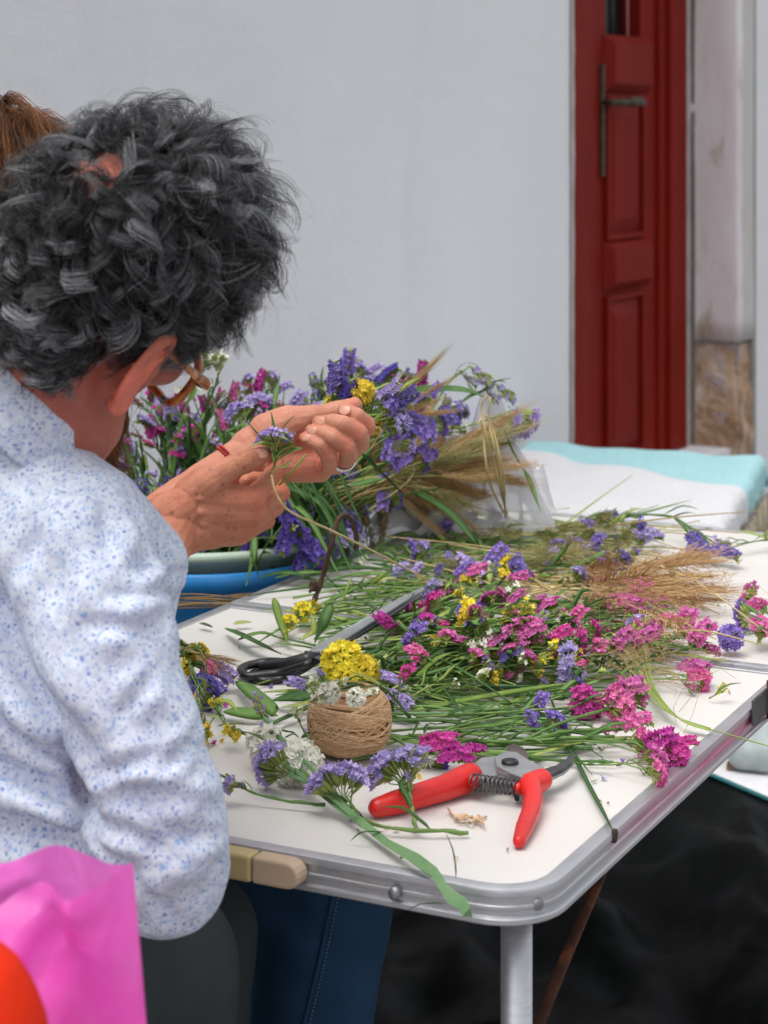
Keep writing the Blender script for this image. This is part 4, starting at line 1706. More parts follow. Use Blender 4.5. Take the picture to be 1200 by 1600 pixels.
lone([(352, 982, .004), (385, 998, .012), (415, 1012, .01), (440, 1022, .004)], .013, 'ragged dark green leaf on the bare tabletop above the scissors', 'leaf')
lone([(372, 1000, .004), (410, 990, .012), (445, 1000, .004)], .010, 'curved green leaf touching the ragged leaf above the scissors')
lone([(365, 975, .003), (393, 972, .004)], .008, 'small pale green stem clipping by the fold of the table', 'lime', 'clipping')
lone([(312, 974, .003), (332, 980, .003)], .007, 'smallest green clipping near the left table edge', 'leaf', 'clipping')
lone([(370, 1065, .004), (395, 1085, .016), (425, 1110, .01), (432, 1118, .004)], .016, 'broad dark green leaf standing up left of the twine ball', 'leaf')
lone([(350, 1112, .004), (385, 1116, .006), (420, 1120, .003)], .013, 'flat dark green leaf between yellow sprig and white cluster', 'leaf')
lone([(425, 1095, .004), (470, 1090, .014), (500, 1088, .006)], .014, 'wide green leaf pointing at the twine ball')
lone([(440, 1105, .012), (470, 1102, .018), (520, 1080, .01)], .009, 'yellow green leaf crossing the wide leaf by the twine ball', 'lime')
lone([(428, 935, .03), (436, 965, .02), (450, 1005, .006)], .010, 'upright pale green leaf beside the yellow flowers', 'lime')
lone([(518, 942, .05), (505, 975, .03), (492, 1005, .006)], .014, 'upright broad leaf in front of the yellow flowers', 'leaf')
lone([(470, 1000, .02), (490, 985, .03), (485, 955, .05)], .008, 'thin bent leaf among the yellow flowers', 'lime')
for i, (a, b) in enumerate((((405, 903), (480, 900)), ((470, 905), (600, 888)), ((500, 890), (575, 880)), ((430, 903), (520, 895)), ((520, 905), (640, 905)), ((560, 940), (640, 905)), ((640, 830), (690, 820)), ((590, 850), (680, 870)), ((650, 800), (745, 870)), ((580, 880), (660, 905)), ((610, 860), (670, 900)), ((605, 840), (655, 835)))):
    m = ((a[0] + b[0]) / 2, (a[1] + b[1]) / 2 - random.uniform(2, 10))
    blade([on(*a, .004), on(*m, .015), on(*b, .012)], random.uniform(.006, .012), 'green leaf lying over the far left edge of the table', 'green leaves over the far left edge of the table', random.choice(('blade', 'leaf', 'blade', 'lime')))
sprig([on(520, 880, .008), on(590, 862, .02), on(620, 880, .02)], [(on(575, 868, .02), sz(868, 40), 'buds')], 'white', 'leafy stem without open flowers at the left table edge', leaves=8)
# clippings scattered about
CLG, CLL = 'tiny plant clippings scattered on the table', 'tiny plant clipping scattered on the bare white tabletop'
for i in range(46):
    x, y = random.choice(((random.uniform(330, 620), random.uniform(975, 1100)), (random.uniform(700, 1100), random.uniform(1090, 1260)), (random.uniform(520, 900), random.uniform(1240, 1350)), (random.uniform(1000, 1180), random.uniform(860, 1090))))
    a = random.uniform(0, 6.28)
    L = random.uniform(4, 12)
    blade([on(x, y, -.002), on(x + L * math.cos(a), y + L * .6 * math.sin(a), -.001)], random.uniform(.0015, .003), CLL, CLG, random.choice(('straw', 'lime', 'brown_twig', 'leaf')), 'clipping', 'clipping', 3)

_fp = {}
for i in range(34):
    x, y = random.choice(((random.uniform(600, 760), random.uniform(1185, 1235)), (random.uniform(330, 520), random.uniform(1060, 1210)), (random.uniform(830, 1060), random.uniform(1080, 1220)), (random.uniform(480, 700), random.uniform(1190, 1300)), (random.uniform(1030, 1170), random.uniform(880, 1060))))
    c = random.choice(('pink', 'magenta', 'lilac', 'purple', 'yellow', 'white'))
    if c not in _fp:
        v_, f_, cl_, mi_ = [], [], [], []
        floret(v_, f_, cl_, mi_, Vector((0, 0, 0)), Vector((.5, .2, .8)), .0034, .0036, 1.0, random.Random(len(_fp)))
        m_ = mesh_from(v_, f_, 'fallen_petal')
        a_ = m_.color_attributes.new('tint', 'FLOAT_COLOR', 'POINT')
        a_.data.foreach_set('color', np.array(cl_, np.float32).ravel())
        m_.materials.append(PETAL[c])
        shade(m_)
        _fp[c] = m_
    o = bpy.data.objects.new('fallen_floret', _fp[c])
    o.location = on(x, y, -.003)
    o.rotation_euler = (random.uniform(-.5, .5), random.uniform(-.5, .5), random.uniform(0, 6.28))
    link(o)
    tag(o, 'tiny %s floret fallen on the bare white tabletop' % COLOUR_WORD[c], 'flower', 'tiny %s florets fallen on the tabletop' % COLOUR_WORD[c])

# tan grass with frizzy heads, right
TG, TL_ = 'frizzy tan grass stalks on the table', 'frizzy tan grass stalk lying across the right half of the table'
for i in range(22):
    y0 = 905 + random.uniform(-22, 30)
    x1 = random.uniform(880, 1010)
    y1 = 915 + random.uniform(-28, 45)
    tip = (x1 + 120, y1 + random.uniform(-30, 25))
    p = [heap(random.uniform(760, 850), y0, .2, 1), heap((x1 + 830) / 2, (y0 + y1) / 2, .6, 1.2), on(x1, y1, random.uniform(.015, .05))]
    grass(p, sz(930, random.uniform(120, 190)), TL_, TG, PANI, 'straw')
for i in range(9):
    y0 = 895 + random.uniform(-15, 30)
    p = [heap(random.uniform(720, 800), y0, .4, 1), heap(880, y0 + 8, .8, 1.2), on(1000, y0 + random.uniform(-10, 30), random.uniform(.015, .045))]
    grass(p, sz(930, random.uniform(110, 165)), 'tan grass stalk with a smooth plume lying across the right half of the table', 'plumed tan grass stalks on the table', EARS['tan'], 'straw', squash=.6)
# green yellow grass in the back of the heap
for i in range(26):
    x, y = random.uniform(760, 1000), random.uniform(815, 890)
    s = random.choice((-1, 1))
    p = [heap(x - s * 130, y + random.uniform(-20, 30), .2, .8), heap(x - s * 50, y, .5, 1), on(x, y - random.uniform(0, 8), random.uniform(.02, .05))]
    grass(p, sz(850, random.uniform(60, 110)), 'yellow green grass stalk lying at the back of the flower heap', 'yellow green grass stalks at the back of the heap', PANG + EARS['green_ear'][:1], random.choice(('straw', 'lime')))
# wisp of grass lying over the right rim
for i in range(16):
    a = random.uniform(-1, 1)
    p = [on(1225 + a * 2, 1172, .004), on(1110, 1140 + a * 2, .004), on(1060 + a * 3, 1122 + a * 2, .008), on(1015 + a * 8, 1080 - a * 8, .012), on(990 + a * 26, 1035 - a * 12, .02 + .006 * random.random())]
    root = Vector(p[0])
    grass(p[1:] if i else p, sz(1020, random.uniform(35, 60)), 'wispy olive grass stalk trailing over the right rim of the table', 'wispy grass stalks over the right rim', PANG[:1], 'lime', r=.0007, n=14)
# long thin straws lying loose
STG, STL = 'thin loose straws on the flower heap', 'thin pale straw lying loose on top of the flower heap'
for (a, b, c) in (((600, 838), (720, 850), (880, 870)), ((620, 870), (760, 910), (980, 1010)), ((900, 830), (1040, 810), (1190, 798)), ((960, 860), (1080, 905), (1200, 990)), ((650, 900), (690, 920), (730, 930)), ((880, 905), (980, 930), (1120, 1000)), ((700, 850), (840, 870), (930, 850)), ((1000, 1000), (1090, 985), (1200, 1010))):
    mb = MB()
    root = on(*a, .03)
    zz = .04 if a[0] != 900 else .05
    mb.tube(bez([Vector((0, 0, 0)), on(*b, zz) - root, on(*c, .03) - root], 14), [.0011] * 10 + [.0009, .0008, .0006, .0005], 5)
    tag(mb.build('straw', M['straw'], None, True, root), STL, 'straw', STG)
for i in range(34):
    x, y = random.uniform(700, 1010), random.uniform(815, 930)
    a = math.radians(random.gauss(8, 22))
    L = random.uniform(60, 150)
    root = hp(x - L * math.cos(a), y - L * math.sin(a) * .6, .6)
    mb = MB()
    mb.tube(bez([Vector((0, 0, 0)), hp(x, y - random.uniform(0, 14), 1.1) - root, hp(x + L * math.cos(a), y + L * math.sin(a) * .6, .9) - root], 10), .0007, 4)
    tag(mb.build('straw', M[random.choice(('straw', 'straw', 'golden', 'lime'))], None, True, root), STL, 'straw', STG)
# frizz of loose golden hairs over the heap
mb = MB()
for i in range(420):
    x, y = random.gauss(1010, 45), random.gauss(1040, 22)
    if random.random() < .6:
        x, y = random.gauss(1010, 70), random.gauss(925, 22)
    p = on(x, y, random.uniform(.01, .05))
    d = Vector((random.gauss(0, 1), random.gauss(0, 1), random.gauss(.2, .5))).normalized() * random.uniform(.015, .05)
    q = d.cross(Vector((0, 0, 1))) * random.uniform(-.4, .4)
    mb.tube([p, p + d * .5 + q, p + d], .00028, 3, False)
tag(mb.build('grass_awns', M['tan'], None), 'loose golden awns and hairs tangled over the right part of the heap', 'grass awns', None, 'stuff')

# ------------------------------------------------------------------ tools and bits on the table
def mat_twine():
    k = NT('jute_twine')
    at = k.n('ShaderNodeAttribute')
    at.attribute_name = 'tint'
    sp = k.n('ShaderNodeSeparateColor')
    k.l(at.outputs['Color'], sp.inputs[0])
    nz = k.noise(220, 4, .7, k.coord())
    f = k.math('ADD', k.math('MULTIPLY', sp.outputs[0], .55), k.math('MULTIPLY', nz.outputs['Fac'], .5), True)
    c = k.ramp(f, [(.2, lin(.36, .20, .095)), (.55, lin(.58, .37, .20)), (.85, lin(.74, .53, .33))])
    k.principled(c.outputs[0], .9, 0, .15, k.bump(nz.outputs['Fac'], .5, .002))
    return k.m


M['twine'] = mat_twine()
TWC = on(545, 1196, -.004)
twine = empty('twine_ball', (TWC.x, TWC.y + .036, TZ))
tag(twine, 'ball of brown jute twine standing on the white table', 'twine')
TRR, THH = .0405, .066


def tw_pt(ph, th, r=0.0):
    """barrel with rounded shoulders and a dimple on top"""
    sx = math.copysign(abs(math.cos(ph)) ** .62, math.cos(ph))
    szz = math.copysign(abs(math.sin(ph)) ** .78, math.sin(ph))
    return Vector(((TRR + r) * sx * math.cos(th), (TRR + r) * sx * math.sin(th), THH / 2 + (THH / 2 + r) * szz))


mb = MB()
vs, fs = [], []
nu, nv = 40, 24
for j in range(nv + 1):
    ph = -math.pi / 2 + math.pi * j / nv
    for i in range(nu):
        vs.append(tw_pt(ph, 2 * math.pi * i / nu, -.0016))
for j in range(nv):
    for i in range(nu):
        fs.append((j * nu + i, j * nu + (i + 1) % nu, (j + 1) * nu + (i + 1) % nu, (j + 1) * nu + i))
mb.add(vs, fs)
mb.build('twine_core', M['twine'], twine)
rr = random.Random(4)
vs, fs, cols = [], [], []


def wind(pts, r, tint, sides=5):
    b = MB()
    b.tube(pts, r, sides, False, True)
    o = len(vs)
    vs.extend(b.v)
    fs.extend([tuple(i + o for i in f) for f in b.f])
    cols.extend([(max(0, min(1, tint + rr.uniform(-.07, .07))), 0, 0, 1)] * len(b.v))


def loop_at(inc, node, off, n=72):
    out = []
    for i in range(n):
        a = 2 * math.pi * i / n
        d = Vector((math.cos(a), math.sin(a), 0))
        d = Quaternion((1, 0, 0), inc) @ d
        d = Quaternion((0, 0, 1), node) @ d
        d = d + Vector((0, 0, off))
        d.normalize()
        # direction to barrel surface
        ph = math.asin(max(-1, min(1, d.z)))
        out.append(tw_pt(ph, math.atan2(d.y, d.x), rr.uniform(-.0003, .0003)))
    return out


for layer, (inc, node0, cnt, spread) in enumerate(((math.radians(24), 0.4, 34, 1.5), (math.radians(21), 2.6, 16, 1.2), (math.radians(33), 4.6, 14, 1.0))):
    for i in range(cnt):
        off = -spread / 2 + spread * (i + .5) / cnt
        wind(loop_at(inc + rr.gauss(0, .035), node0 + rr.gauss(0, .10), off * .95), .00112, rr.uniform(.1, 1))
for i in range(9):
    th = rr.uniform(0, 6.28)
    wind([tw_pt(math.pi / 2 - .25 - .03 * i, 2 * math.pi * q / 60, .0004) for q in range(60)], .001, rr.uniform(.2, 1))
me = mesh_from(vs, fs, 'winding')
at = me.color_attributes.new('tint', 'FLOAT_COLOR', 'POINT')
at.data.foreach_set('color', np.array(cols, np.float32).ravel())
wd = obj('twine_winding', me, M['twine'], twine)
wd['kind'] = 'stuff'
mb = MB()      # dark core hole
mb.tube([(0, 0, THH - .012), (0, 0, THH + .0012)], [.006, .008], 14)
mb.build('twine_hole', simple('hole', (.06, .03, .015), .9), twine)
fz = MB()
for i in range(110):
    ph, th = rr.uniform(-1.2, 1.2), rr.uniform(0, 6.28)
    p = tw_pt(ph, th, .0006)
    d = (p - Vector((0, 0, THH / 2))).normalized() * rr.uniform(.002, .006) + Vector((rr.uniform(-1, 1), rr.uniform(-1, 1), rr.uniform(-1, 1))) * .003
    fz.tube([p, p + d * .6 + Vector((0, 0, .0004)), p + d], .00012, 3, False)
fzo = fz.build('twine_fuzz', M['twine'], twine)
fzo['kind'] = 'stuff'
# knotted scrap of twine
mb = MB()
for a in (((704, 1270), (720, 1280), (738, 1276), (752, 1284)), ((710, 1282), (724, 1272), (742, 1280), (760, 1276)), ((722, 1276), (735, 1286), (748, 1274), (756, 1288)), ((700, 1262), (708, 1272), (718, 1276))):
    mb.tube(bez([on(x, y, random.uniform(-.002, .004)) for x, y in a], 10), .0011, 5)
mb.ellipsoid(on(722, 1277, .001), (.0036, .003, .0028))
mb.ellipsoid(on(744, 1280, .001), (.0036, .003, .0028))
_o = mb.build('twine_scrap', simple('pale_jute', (.62, .43, .26), .9, 0, .25, 120, .4, 500))
tag(_o, 'knotted scrap of pale twine in front of the pruning shears', 'twine')

# --- pruning shears
M['red_grip'] = simple('red_vinyl', (.60, .014, .011), .34, 0, .22, 26, .10, 160, .5)
M['cast'] = simple('cast_aluminium', (.50, .50, .51), .38, .85, .18, 40, .12, 300)
M['blade_steel'] = simple('worn_blade_steel', (.115, .118, .125), .36, .8, .35, 50, .1, 300)
M['edge_steel'] = simple('edge_steel', (.40, .41, .41), .32, .85, .2, 60)
M['black_plastic'] = simple('black_plastic', (.012, .012, .013), .35, 0, .3, 20, .03, 300)
M['patina'] = simple('patinated_steel', (.16, .13, .12), .4, .8, .5, 30)


def up_(x, y, z):
    return T(x, y, TZ + z)


shears = empty('pruning_shears', on(795, 1200, -.004))
tag(shears, 'open pruning shears with red handles and a coil spring', 'shears')
SR = Vector(shears.location)


def grip(name, pts):
    mb = MB()
    mb.chain([(up_(x, y, z) - SR, r) for x, y, z, r in pts], 16)
    me = remesh(mb, .0013, 8)
    return obj(name, me, M['red_grip'], shears)


grip('grip', [(590, 1262, .010, .0088), (618, 1254, .0115, .0108), (655, 1243, .012, .0112), (695, 1231, .0125, .0118), (722, 1220, .014, .0130), (734, 1213, .016, .0125)])
grip('grip', [(846, 1219, .018, .0105), (828, 1226, .019, .0105), (834, 1246, .015, .0088), (829, 1270, .0105, .0086), (819, 1294, .0085, .0080), (811, 1315, .0065, .0058)])


def plate(name, outl, z0, z1, mat, bev=.0012, parent=None):
    z = (z0 + z1) / 2
    pts = [up_(x, y, z) - SR for x, y in outl]
    mb = MB()
    mb.prism([(p.x, p.y) for p in pts], z0, z1)
    return mb.build(name, mat, parent or shears, False, bevel=bev)


plate('body_arm', [(738, 1198), (752, 1188), (775, 1186), (800, 1182), (812, 1192), (800, 1208), (775, 1216), (748, 1222)], .0135, .0195, M['cast'])
plate('body_arm', [(772, 1188), (790, 1178), (808, 1180), (826, 1192), (852, 1204), (846, 1216), (822, 1222), (796, 1212), (776, 1202)], .0200, .0265, M['cast'])
plate('cutting_blade', [(826, 1204), (848, 1204), (868, 1198), (884, 1188), (896, 1177), (898, 1183), (892, 1194), (878, 1204), (858, 1212), (834, 1214)], .0165, .0195, M['blade_steel'], .0006)
plate('blade_edge', [(840, 1216), (860, 1213), (880, 1205), (893, 1195), (898, 1186), (896, 1196), (882, 1209), (862, 1219), (842, 1222)], .0145, .0164, M['edge_steel'], .0005)
plate('anvil_hook', [(790, 1180), (793, 1168), (803, 1164), (818, 1171), (826, 1182), (824, 1194), (812, 1196)], .0205, .0245, M['patina'], .0008)
mb = MB()
pc = up_(797, 1192, .0268) - SR
mb.tube([pc, pc + Vector((0, 0, .0022)), pc + Vector((0, 0, .0032))], [.0082, .0078, .0056], 20)
mb.build('pivot_bolt', M['black_plastic'], shears)
mb = MB()
a, b = up_(738, 1222, .016) - SR, up_(812, 1232, .0165) - SR
ax = (b - a)
xx = ax.normalized().cross(Vector((0, 0, 1))).normalized()
zz_ = xx.cross(ax.normalized())
N = 11
pts = []
for i in range(N * 14 + 1):
    t = i / (N * 14)
    an = 2 * math.pi * i / 14
    r = .0078 - .0016 * t
    pts.append(a + ax * t + xx * (r * math.cos(an)) + zz_ * (r * math.sin(an)))
mb.tube(pts, .00085, 6)
mb.build('spring', M['blade_steel'], shears)
mb = MB()
mb.tube([a - ax * .04, a + ax * .14], [.006, .0056], 14)
mb.build('spring_peg', M['red_grip'], shears)
mb = MB()
mb.tube([b - ax * .10, b + ax * .04], [.0050, .0056], 14)
mb.build('spring_peg', M['red_grip'], shears)
mb = MB()
mb.tube([up_(806, 1236, .010) - SR, up_(808, 1250, .004) - SR], [.003, .0022], 8)
mb.build('catch', M['black_plastic'], shears)

# --- scissors half under the flowers
sc = empty('scissors', on(500, 1015, .0))
tag(sc, 'scissors with black plastic handles lying half under the flowers', 'scissors')
CR_ = Vector(sc.location)


def ringtube(name, pts, r, flat=.8):
    mb = MB()
    mb.tube(bez([on(x, y, z) - CR_ for x, y, z in pts], 40), r, 10, True, False, flat)
    return mb.build(name, M['black_plastic'], sc)


ringtube('handle', [(496, 1022, .024), (455, 1034, .016), (420, 1034, .010), (388, 1040, .007), (377, 1047, .006), (384, 1056, .004), (405, 1055, .005), (440, 1050, .008), (486, 1036, .022)], .0058)
ringtube('handle', [(498, 1030, .020), (470, 1048, .012), (440, 1060, .002), (410, 1063, .001), (395, 1058, .001), (398, 1050, .001), (430, 1046, .002), (474, 1040, .012)], .005)
mb = MB()
mb.chain([(on(412, 1042, .008) - CR_, .006), (on(450, 1040, .013) - CR_, .0090), (on(480, 1032, .020) - CR_, .0090), (on(502, 1020, .024) - CR_, .0060)], 14)
mb.build('handle_body', M['black_plastic'], sc)


def sblade(name, outl, z0, z1, mat):
    pts = [on(x, y, (z0 + z1) / 2) - CR_ for x, y in outl]
    mb = MB()
    mb.prism([(p.x, p.y) for p in pts], z0, z1)
    k = len(outl)
    mb.v = [(v[0], v[1], v[2] + .026 * max(0, min(1, (outl[i % k][0] - 490) / 165))) for i, v in enumerate(mb.v)]
    return mb.build(name, mat, sc, False, bevel=.0004)


M['scissor_steel'] = simple('scissor_steel', (.50, .51, .52), .34, .75, .2, 40)
bo = sblade('cutting_blade', [(480, 1020), (500, 1008), (520, 1002), (560, 988), (605, 970), (660, 952), (664, 955), (610, 980), (565, 1000), (530, 1014), (505, 1022)], .0255, .0285, M['scissor_steel'])
sblade('cutting_blade', [(490, 1030), (520, 1014), (570, 996), (655, 962), (660, 966), (600, 994), (540, 1018), (500, 1036)], .0215, .0250, M['blade_steel'])
mb = MB()
pc = on(505, 1008, .0287) - CR_
mb.tube([pc - Vector((0, 0, .001)), pc + Vector((0, 0, .0015))], [.0055, .0045], 14)
mb.build('pivot_screw', M['black_plastic'], sc)

# --- brown twig bent over the table edge
mb = MB()
tpts = [on(490, 942, .004), W(503, 905, 2.62), W(518, 850, 2.62), W(527, 815, 2.63), W(537, 805, 2.64), W(548, 812, 2.66), W(556, 835, 2.70), W(557, 858, 2.74)]
root = Vector(tpts[0])
mb.tube(bez([p - root for p in tpts], 34), [.0034 + .0007 * math.sin(i * 2.2) for i in range(34)], 8)
mb.ellipsoid(W(490, 915, 2.61) - root, (.006, .005, .008))
mb.tube([W(490, 915, 2.61) - root, W(484, 925, 2.60) - root], [.004, .002], 6)
tag(mb.build('twig', M['brown_twig'], None, True, root), 'bent brown twig arching over the far left edge of the table', 'twig')


# --- clear plastic bag
def mat_clear():
    k = NT('clear_plastic')
    nz = k.noise(5, 4, .6, k.coord())
    tr = k.n('ShaderNodeBsdfTransparent')
    tr.inputs[0].default_value = (.93, .93, .95, 1)
    pr = k.n('ShaderNodeBsdfPrincipled')
    pr.inputs['Base Color'].default_value = (.74, .74, .78, 1)
    pr.inputs['Roughness'].default_value = .22
    pr.inputs['Specular IOR Level'].default_value = .8
    mx = k.n('ShaderNodeMixShader')
    rp = k.ramp(nz.outputs['Fac'], [(.3, lin(.40, .40, .40)), (.7, lin(.72, .72, .72))])
    k.l(rp.outputs[0], mx.inputs[0])
    k.l(tr.outputs[0], mx.inputs[1])
    k.l(pr.outputs[0], mx.inputs[2])
    k.l(mx.outputs[0], k.out.inputs['Surface'])
    return k.m


def crumple(x, seed, n=26, amp=.02):
    """sharp folds: sums of clipped triangular ridges"""
    r = np.random.default_rng(seed)
    h = np.zeros(len(x))
    for i in range(n):
        a = r.uniform(0, 6.28)
        f = r.uniform(6, 26)
        p = r.uniform(0, 1)
        t = (x[:, 0] * math.cos(a) + x[:, 1] * math.sin(a)) * f / 6.28 + p + .25 * np.sin(x[:, 0] * r.uniform(3, 9) + r.uniform(0, 6))
        h += (np.abs(t - np.floor(t) - .5) * 2 - .5) / f
    return h * amp * 6


M['clear'] = mat_clear()
NU, NV = 70, 46
mb = MB()
vs = []
c00, c10, c01, c11 = on(552, 838, .01), on(850, 838, .0), on(640, 795, .02), on(852, 795, .01)
uu = np.array([[i / NU, j / NV] for j in range(NV + 1) for i in range(NU + 1)])
cr = crumple(uu, 3, 30, .16)
for (s, t), h in zip(uu, cr):
    p = c00.lerp(c10, s).lerp(c01.lerp(c11, s), t)
    e = max(0, min(1, s / .12)) * max(0, min(1, (1 - s) / .1)) * max(0, min(1, t / .15))
    prof = (.034 + .125 * math.exp(-((s - .66) / .28) ** 2) * math.sin(min(1, t * 1.15) * math.pi) ** .7 + .024 * math.sin(s * 7 + 1))
    p = p + Vector((.02 * math.sin(t * 9), .0, max(.001, e * (prof + h * .34))))
    vs.append(p)
fs = [(j * (NU + 1) + i, j * (NU + 1) + i + 1, (j + 1) * (NU + 1) + i + 1, (j + 1) * (NU + 1) + i) for j in range(NV) for i in range(NU)]
mb.add(vs, fs)
bag = mb.build('plastic_bag', M['clear'], None, False)
tag(bag, 'crumpled clear plastic bag lying at the far end of the table', 'plastic bag')

# ------------------------------------------------------------------ black plastic sheet under the table, and litter on the pavement
def mat_blackplastic():
    k = NT('black_polythene')
    nz = k.noise(7, 5, .6, k.coord((1, 1, 1)))
    vo = k.n('ShaderNodeTexVoronoi')
    vo.feature = 'DISTANCE_TO_EDGE'
    vo.inputs['Scale'].default_value = 9
    wv = k.n('ShaderNodeMixRGB')
    wv.inputs[0].default_value = .3
    k.l(k.coord(), wv.inputs[1])
    k.l(k.noise(3, 4, .6, k.coord()).outputs['Color'], wv.inputs[2])
    k.l(wv.outputs[0], vo.inputs['Vector'])
    hgt = k.math('ADD', k.math('MULTIPLY', vo.outputs['Distance'], 1.6), k.math('MULTIPLY', nz.outputs['Fac'], .5))
    c = k.ramp(nz.outputs['Fac'], [(.3, lin(.003, .0035, .0035)), (.7, lin(.006, .007, .007))])
    k.principled(c.outputs[0], .5, 0, .05, k.bump(hgt, .10, .03))
    return k.m


M['black'] = mat_blackplastic()
NU, NV = 90, 70
uu = np.array([[i / NU, j / NV] for j in range(NV + 1) for i in range(NU + 1)])
fe0, fe1 = T(1108, 1212, .20), T(1290, 1310, .16)
cr = crumple(uu * np.array([2.2, 1.8]), 12, 34, .55)
sn = SineNoise(8, 3.2, 12)
vs = []
for (s, t), h in zip(uu, cr):
    a = Vector((-.55, 1.95, 0)).lerp(Vector((1.3, 2.05, 0)), s)
    # the far edge runs level, then turns towards us on the right
    b = Vector((-.45, 3.55, 0)).lerp(Vector((.49, 3.59, 0)), s / .55) if s < .55 else Vector((.49, 3.59, 0)).lerp(Vector((1.02, 2.93, 0)), (s - .55) / .45)
    if s > .3:
        a.x -= (s - .3) * .35
    p = a.lerp(b, t)
    hh = .13 + .04 * sn(np.array([[p.x, p.y, 0]]))[0] * .5
    hh *= min(1, s / .1, (1 - s) / .05, t / .18) if min(s, 1 - s, t) > 0 else 0
    hh = hh + h * .09
    e = max(0, (t - .72) / .28) ** 1.5 * min(1, s / .3)
    hh = hh * (1 - e) + e * (.205 - .06 * max(0, s - .55) / .45)
    p.z = max(.004, hh + .02 * (1 - t))
    vs.append(p)
fs = [(j * (NU + 1) + i, j * (NU + 1) + i + 1, (j + 1) * (NU + 1) + i + 1, (j + 1) * (NU + 1) + i) for j in range(NV) for i in range(NU)]
# the far edge hangs down to the pavement
b0 = len(vs)
for i in range(NU + 1):
    q = vs[NV * (NU + 1) + i]
    vs.append(Vector((q.x + .005, q.y + .03, .002)))
fs += [(NV * (NU + 1) + i, NV * (NU + 1) + i + 1, b0 + i + 1, b0 + i) for i in range(NU)]
mb = MB()
mb.add(vs, fs)
sheet = mb.build('plastic_sheet', M['black'], None, True)
tag(sheet, 'black plastic sheet heaped on the ground under the table', 'plastic sheet')
mb = MB()
hem = [Vector(vs[NV * (NU + 1) + i]) + Vector((0, .003, .004)) for i in range(NU + 1)]
mb.tube(hem, .0045, 6)
hm = mb.build('hem', simple('teal_hem', (.02, .15, .17), .5, 0, .2, 30), sheet)
mb = MB()
gb = T(1196, 1168, .05)
mb.ellipsoid(gb, (.075, .07, .055), None, 28, 18)
me = mb.mesh()
c = co_of(me)
sn = SineNoise(21, 60, 14)
set_co(me, c + (c - np.array(gb)) * (.16 * sn(c))[:, None])
tag(obj('crumpled_bag', me, simple('grey_plastic', (.33, .38, .38), .4, 0, .2, 20)), 'crumpled grey plastic bag lying on the pale pavement', 'plastic bag')
mb = MB()
lf = T(1160, 1205, .012)
v_, f_ = strip_mesh([lf + Vector((-.03, 0, 0)), lf + Vector((0, .01, .02)), lf + Vector((.03, 0, 0))], .03, .4, n=7)
mb.add(v_, f_)
tag(mb.build('dry_leaf', simple('dry_leaf', (.24, .12, .05), .7, 0, .3, 60)), 'dry brown leaf lying on the pale pavement', 'leaf')
# a second white cloth with a teal edge, spread on the pavement beyond the black sheet
mb = MB()
NU, NV = 30, 30
q00, q10, q01 = T(1086, 1236, .004), T(1330, 1350, .004), T(1060, 940, .004)
vs = []
sn = SineNoise(91, 7, 12)
for j in range(NV + 1):
    for i in range(NU + 1):
        p = q00 + (q10 - q00) * (i / NU) + (q01 - q00) * (j / NV)
        p.z = .010 + .004 * sn(np.array([[p.x, p.y, 0]]))[0]
        vs.append(p)
mb.add(vs, [(j * (NU + 1) + i, j * (NU + 1) + i + 1, (j + 1) * (NU + 1) + i + 1, (j + 1) * (NU + 1) + i) for j in range(NV) for i in range(NU)])
gc = mb.build('ground_cloth', simple('white_cotton', (.70, .69, .70), .95, 0, .06, 30, .3, 200, .1))
gc.modifiers.new('solid', 'SOLIDIFY').thickness = .003
tag(gc, 'white cloth spread on the pavement behind the black plastic sheet', 'cloth')

# golden straw lying over the crate end
for i in range(12):
    y = 938 + random.uniform(-8, 10)
    p = [W(215, y + 6, 2.66), W(290, y + random.uniform(-4, 4), 2.68), W(350 + random.uniform(-10, 20), y + random.uniform(-4, 3), 2.70)]
    grass(p, .05, 'golden straw stalk sticking out beside the tub at the left table edge', 'golden straw beside the tub', EARS['golden'], 'golden', squash=.5)

# ------------------------------------------------------------------ the bouquet in the tub
BG = {}


def in_poly(x, y, P):
    c = False
    for i in range(len(P)):
        (x1, y1), (x2, y2) = P[i - 1], P[i]
        if (y1 > y) != (y2 > y) and x < (x2 - x1) * (y - y1) / (y2 - y1) + x1:
            c = not c
    return c


BP = [(175, 650), (235, 600), (300, 585), (350, 605), (430, 590), (480, 575), (560, 562), (640, 560), (705, 580), (716, 640), (670, 690), (600, 730), (560, 790), (520, 860), (450, 890), (380, 850), (250, 800), (180, 740)]
TZR = TRZ


def tub_root():
    a, r = random.uniform(0, 6.28), TR * .62 * math.sqrt(random.random())
    return Vector((TUB.x + r * math.cos(a), TUB.y + r * math.sin(a), TZR - .06))


def bouquet_path(tip, bend=.5):
    r = tub_root()
    r = r.lerp(Vector((tip.x, tip.y, r.z)), .35)
    r.x = min(max(r.x, TUB.x - TR * .75), TUB.x + TR * .75)
    r.y = min(max(r.y, TUB.y - TR * .7), TUB.y + TR * .75)
    m = r.lerp(tip, .5)
    m.z = max(m.z, r.z + (tip.z - r.z) * .72, TZR + .02)
    return [r, m, tip]


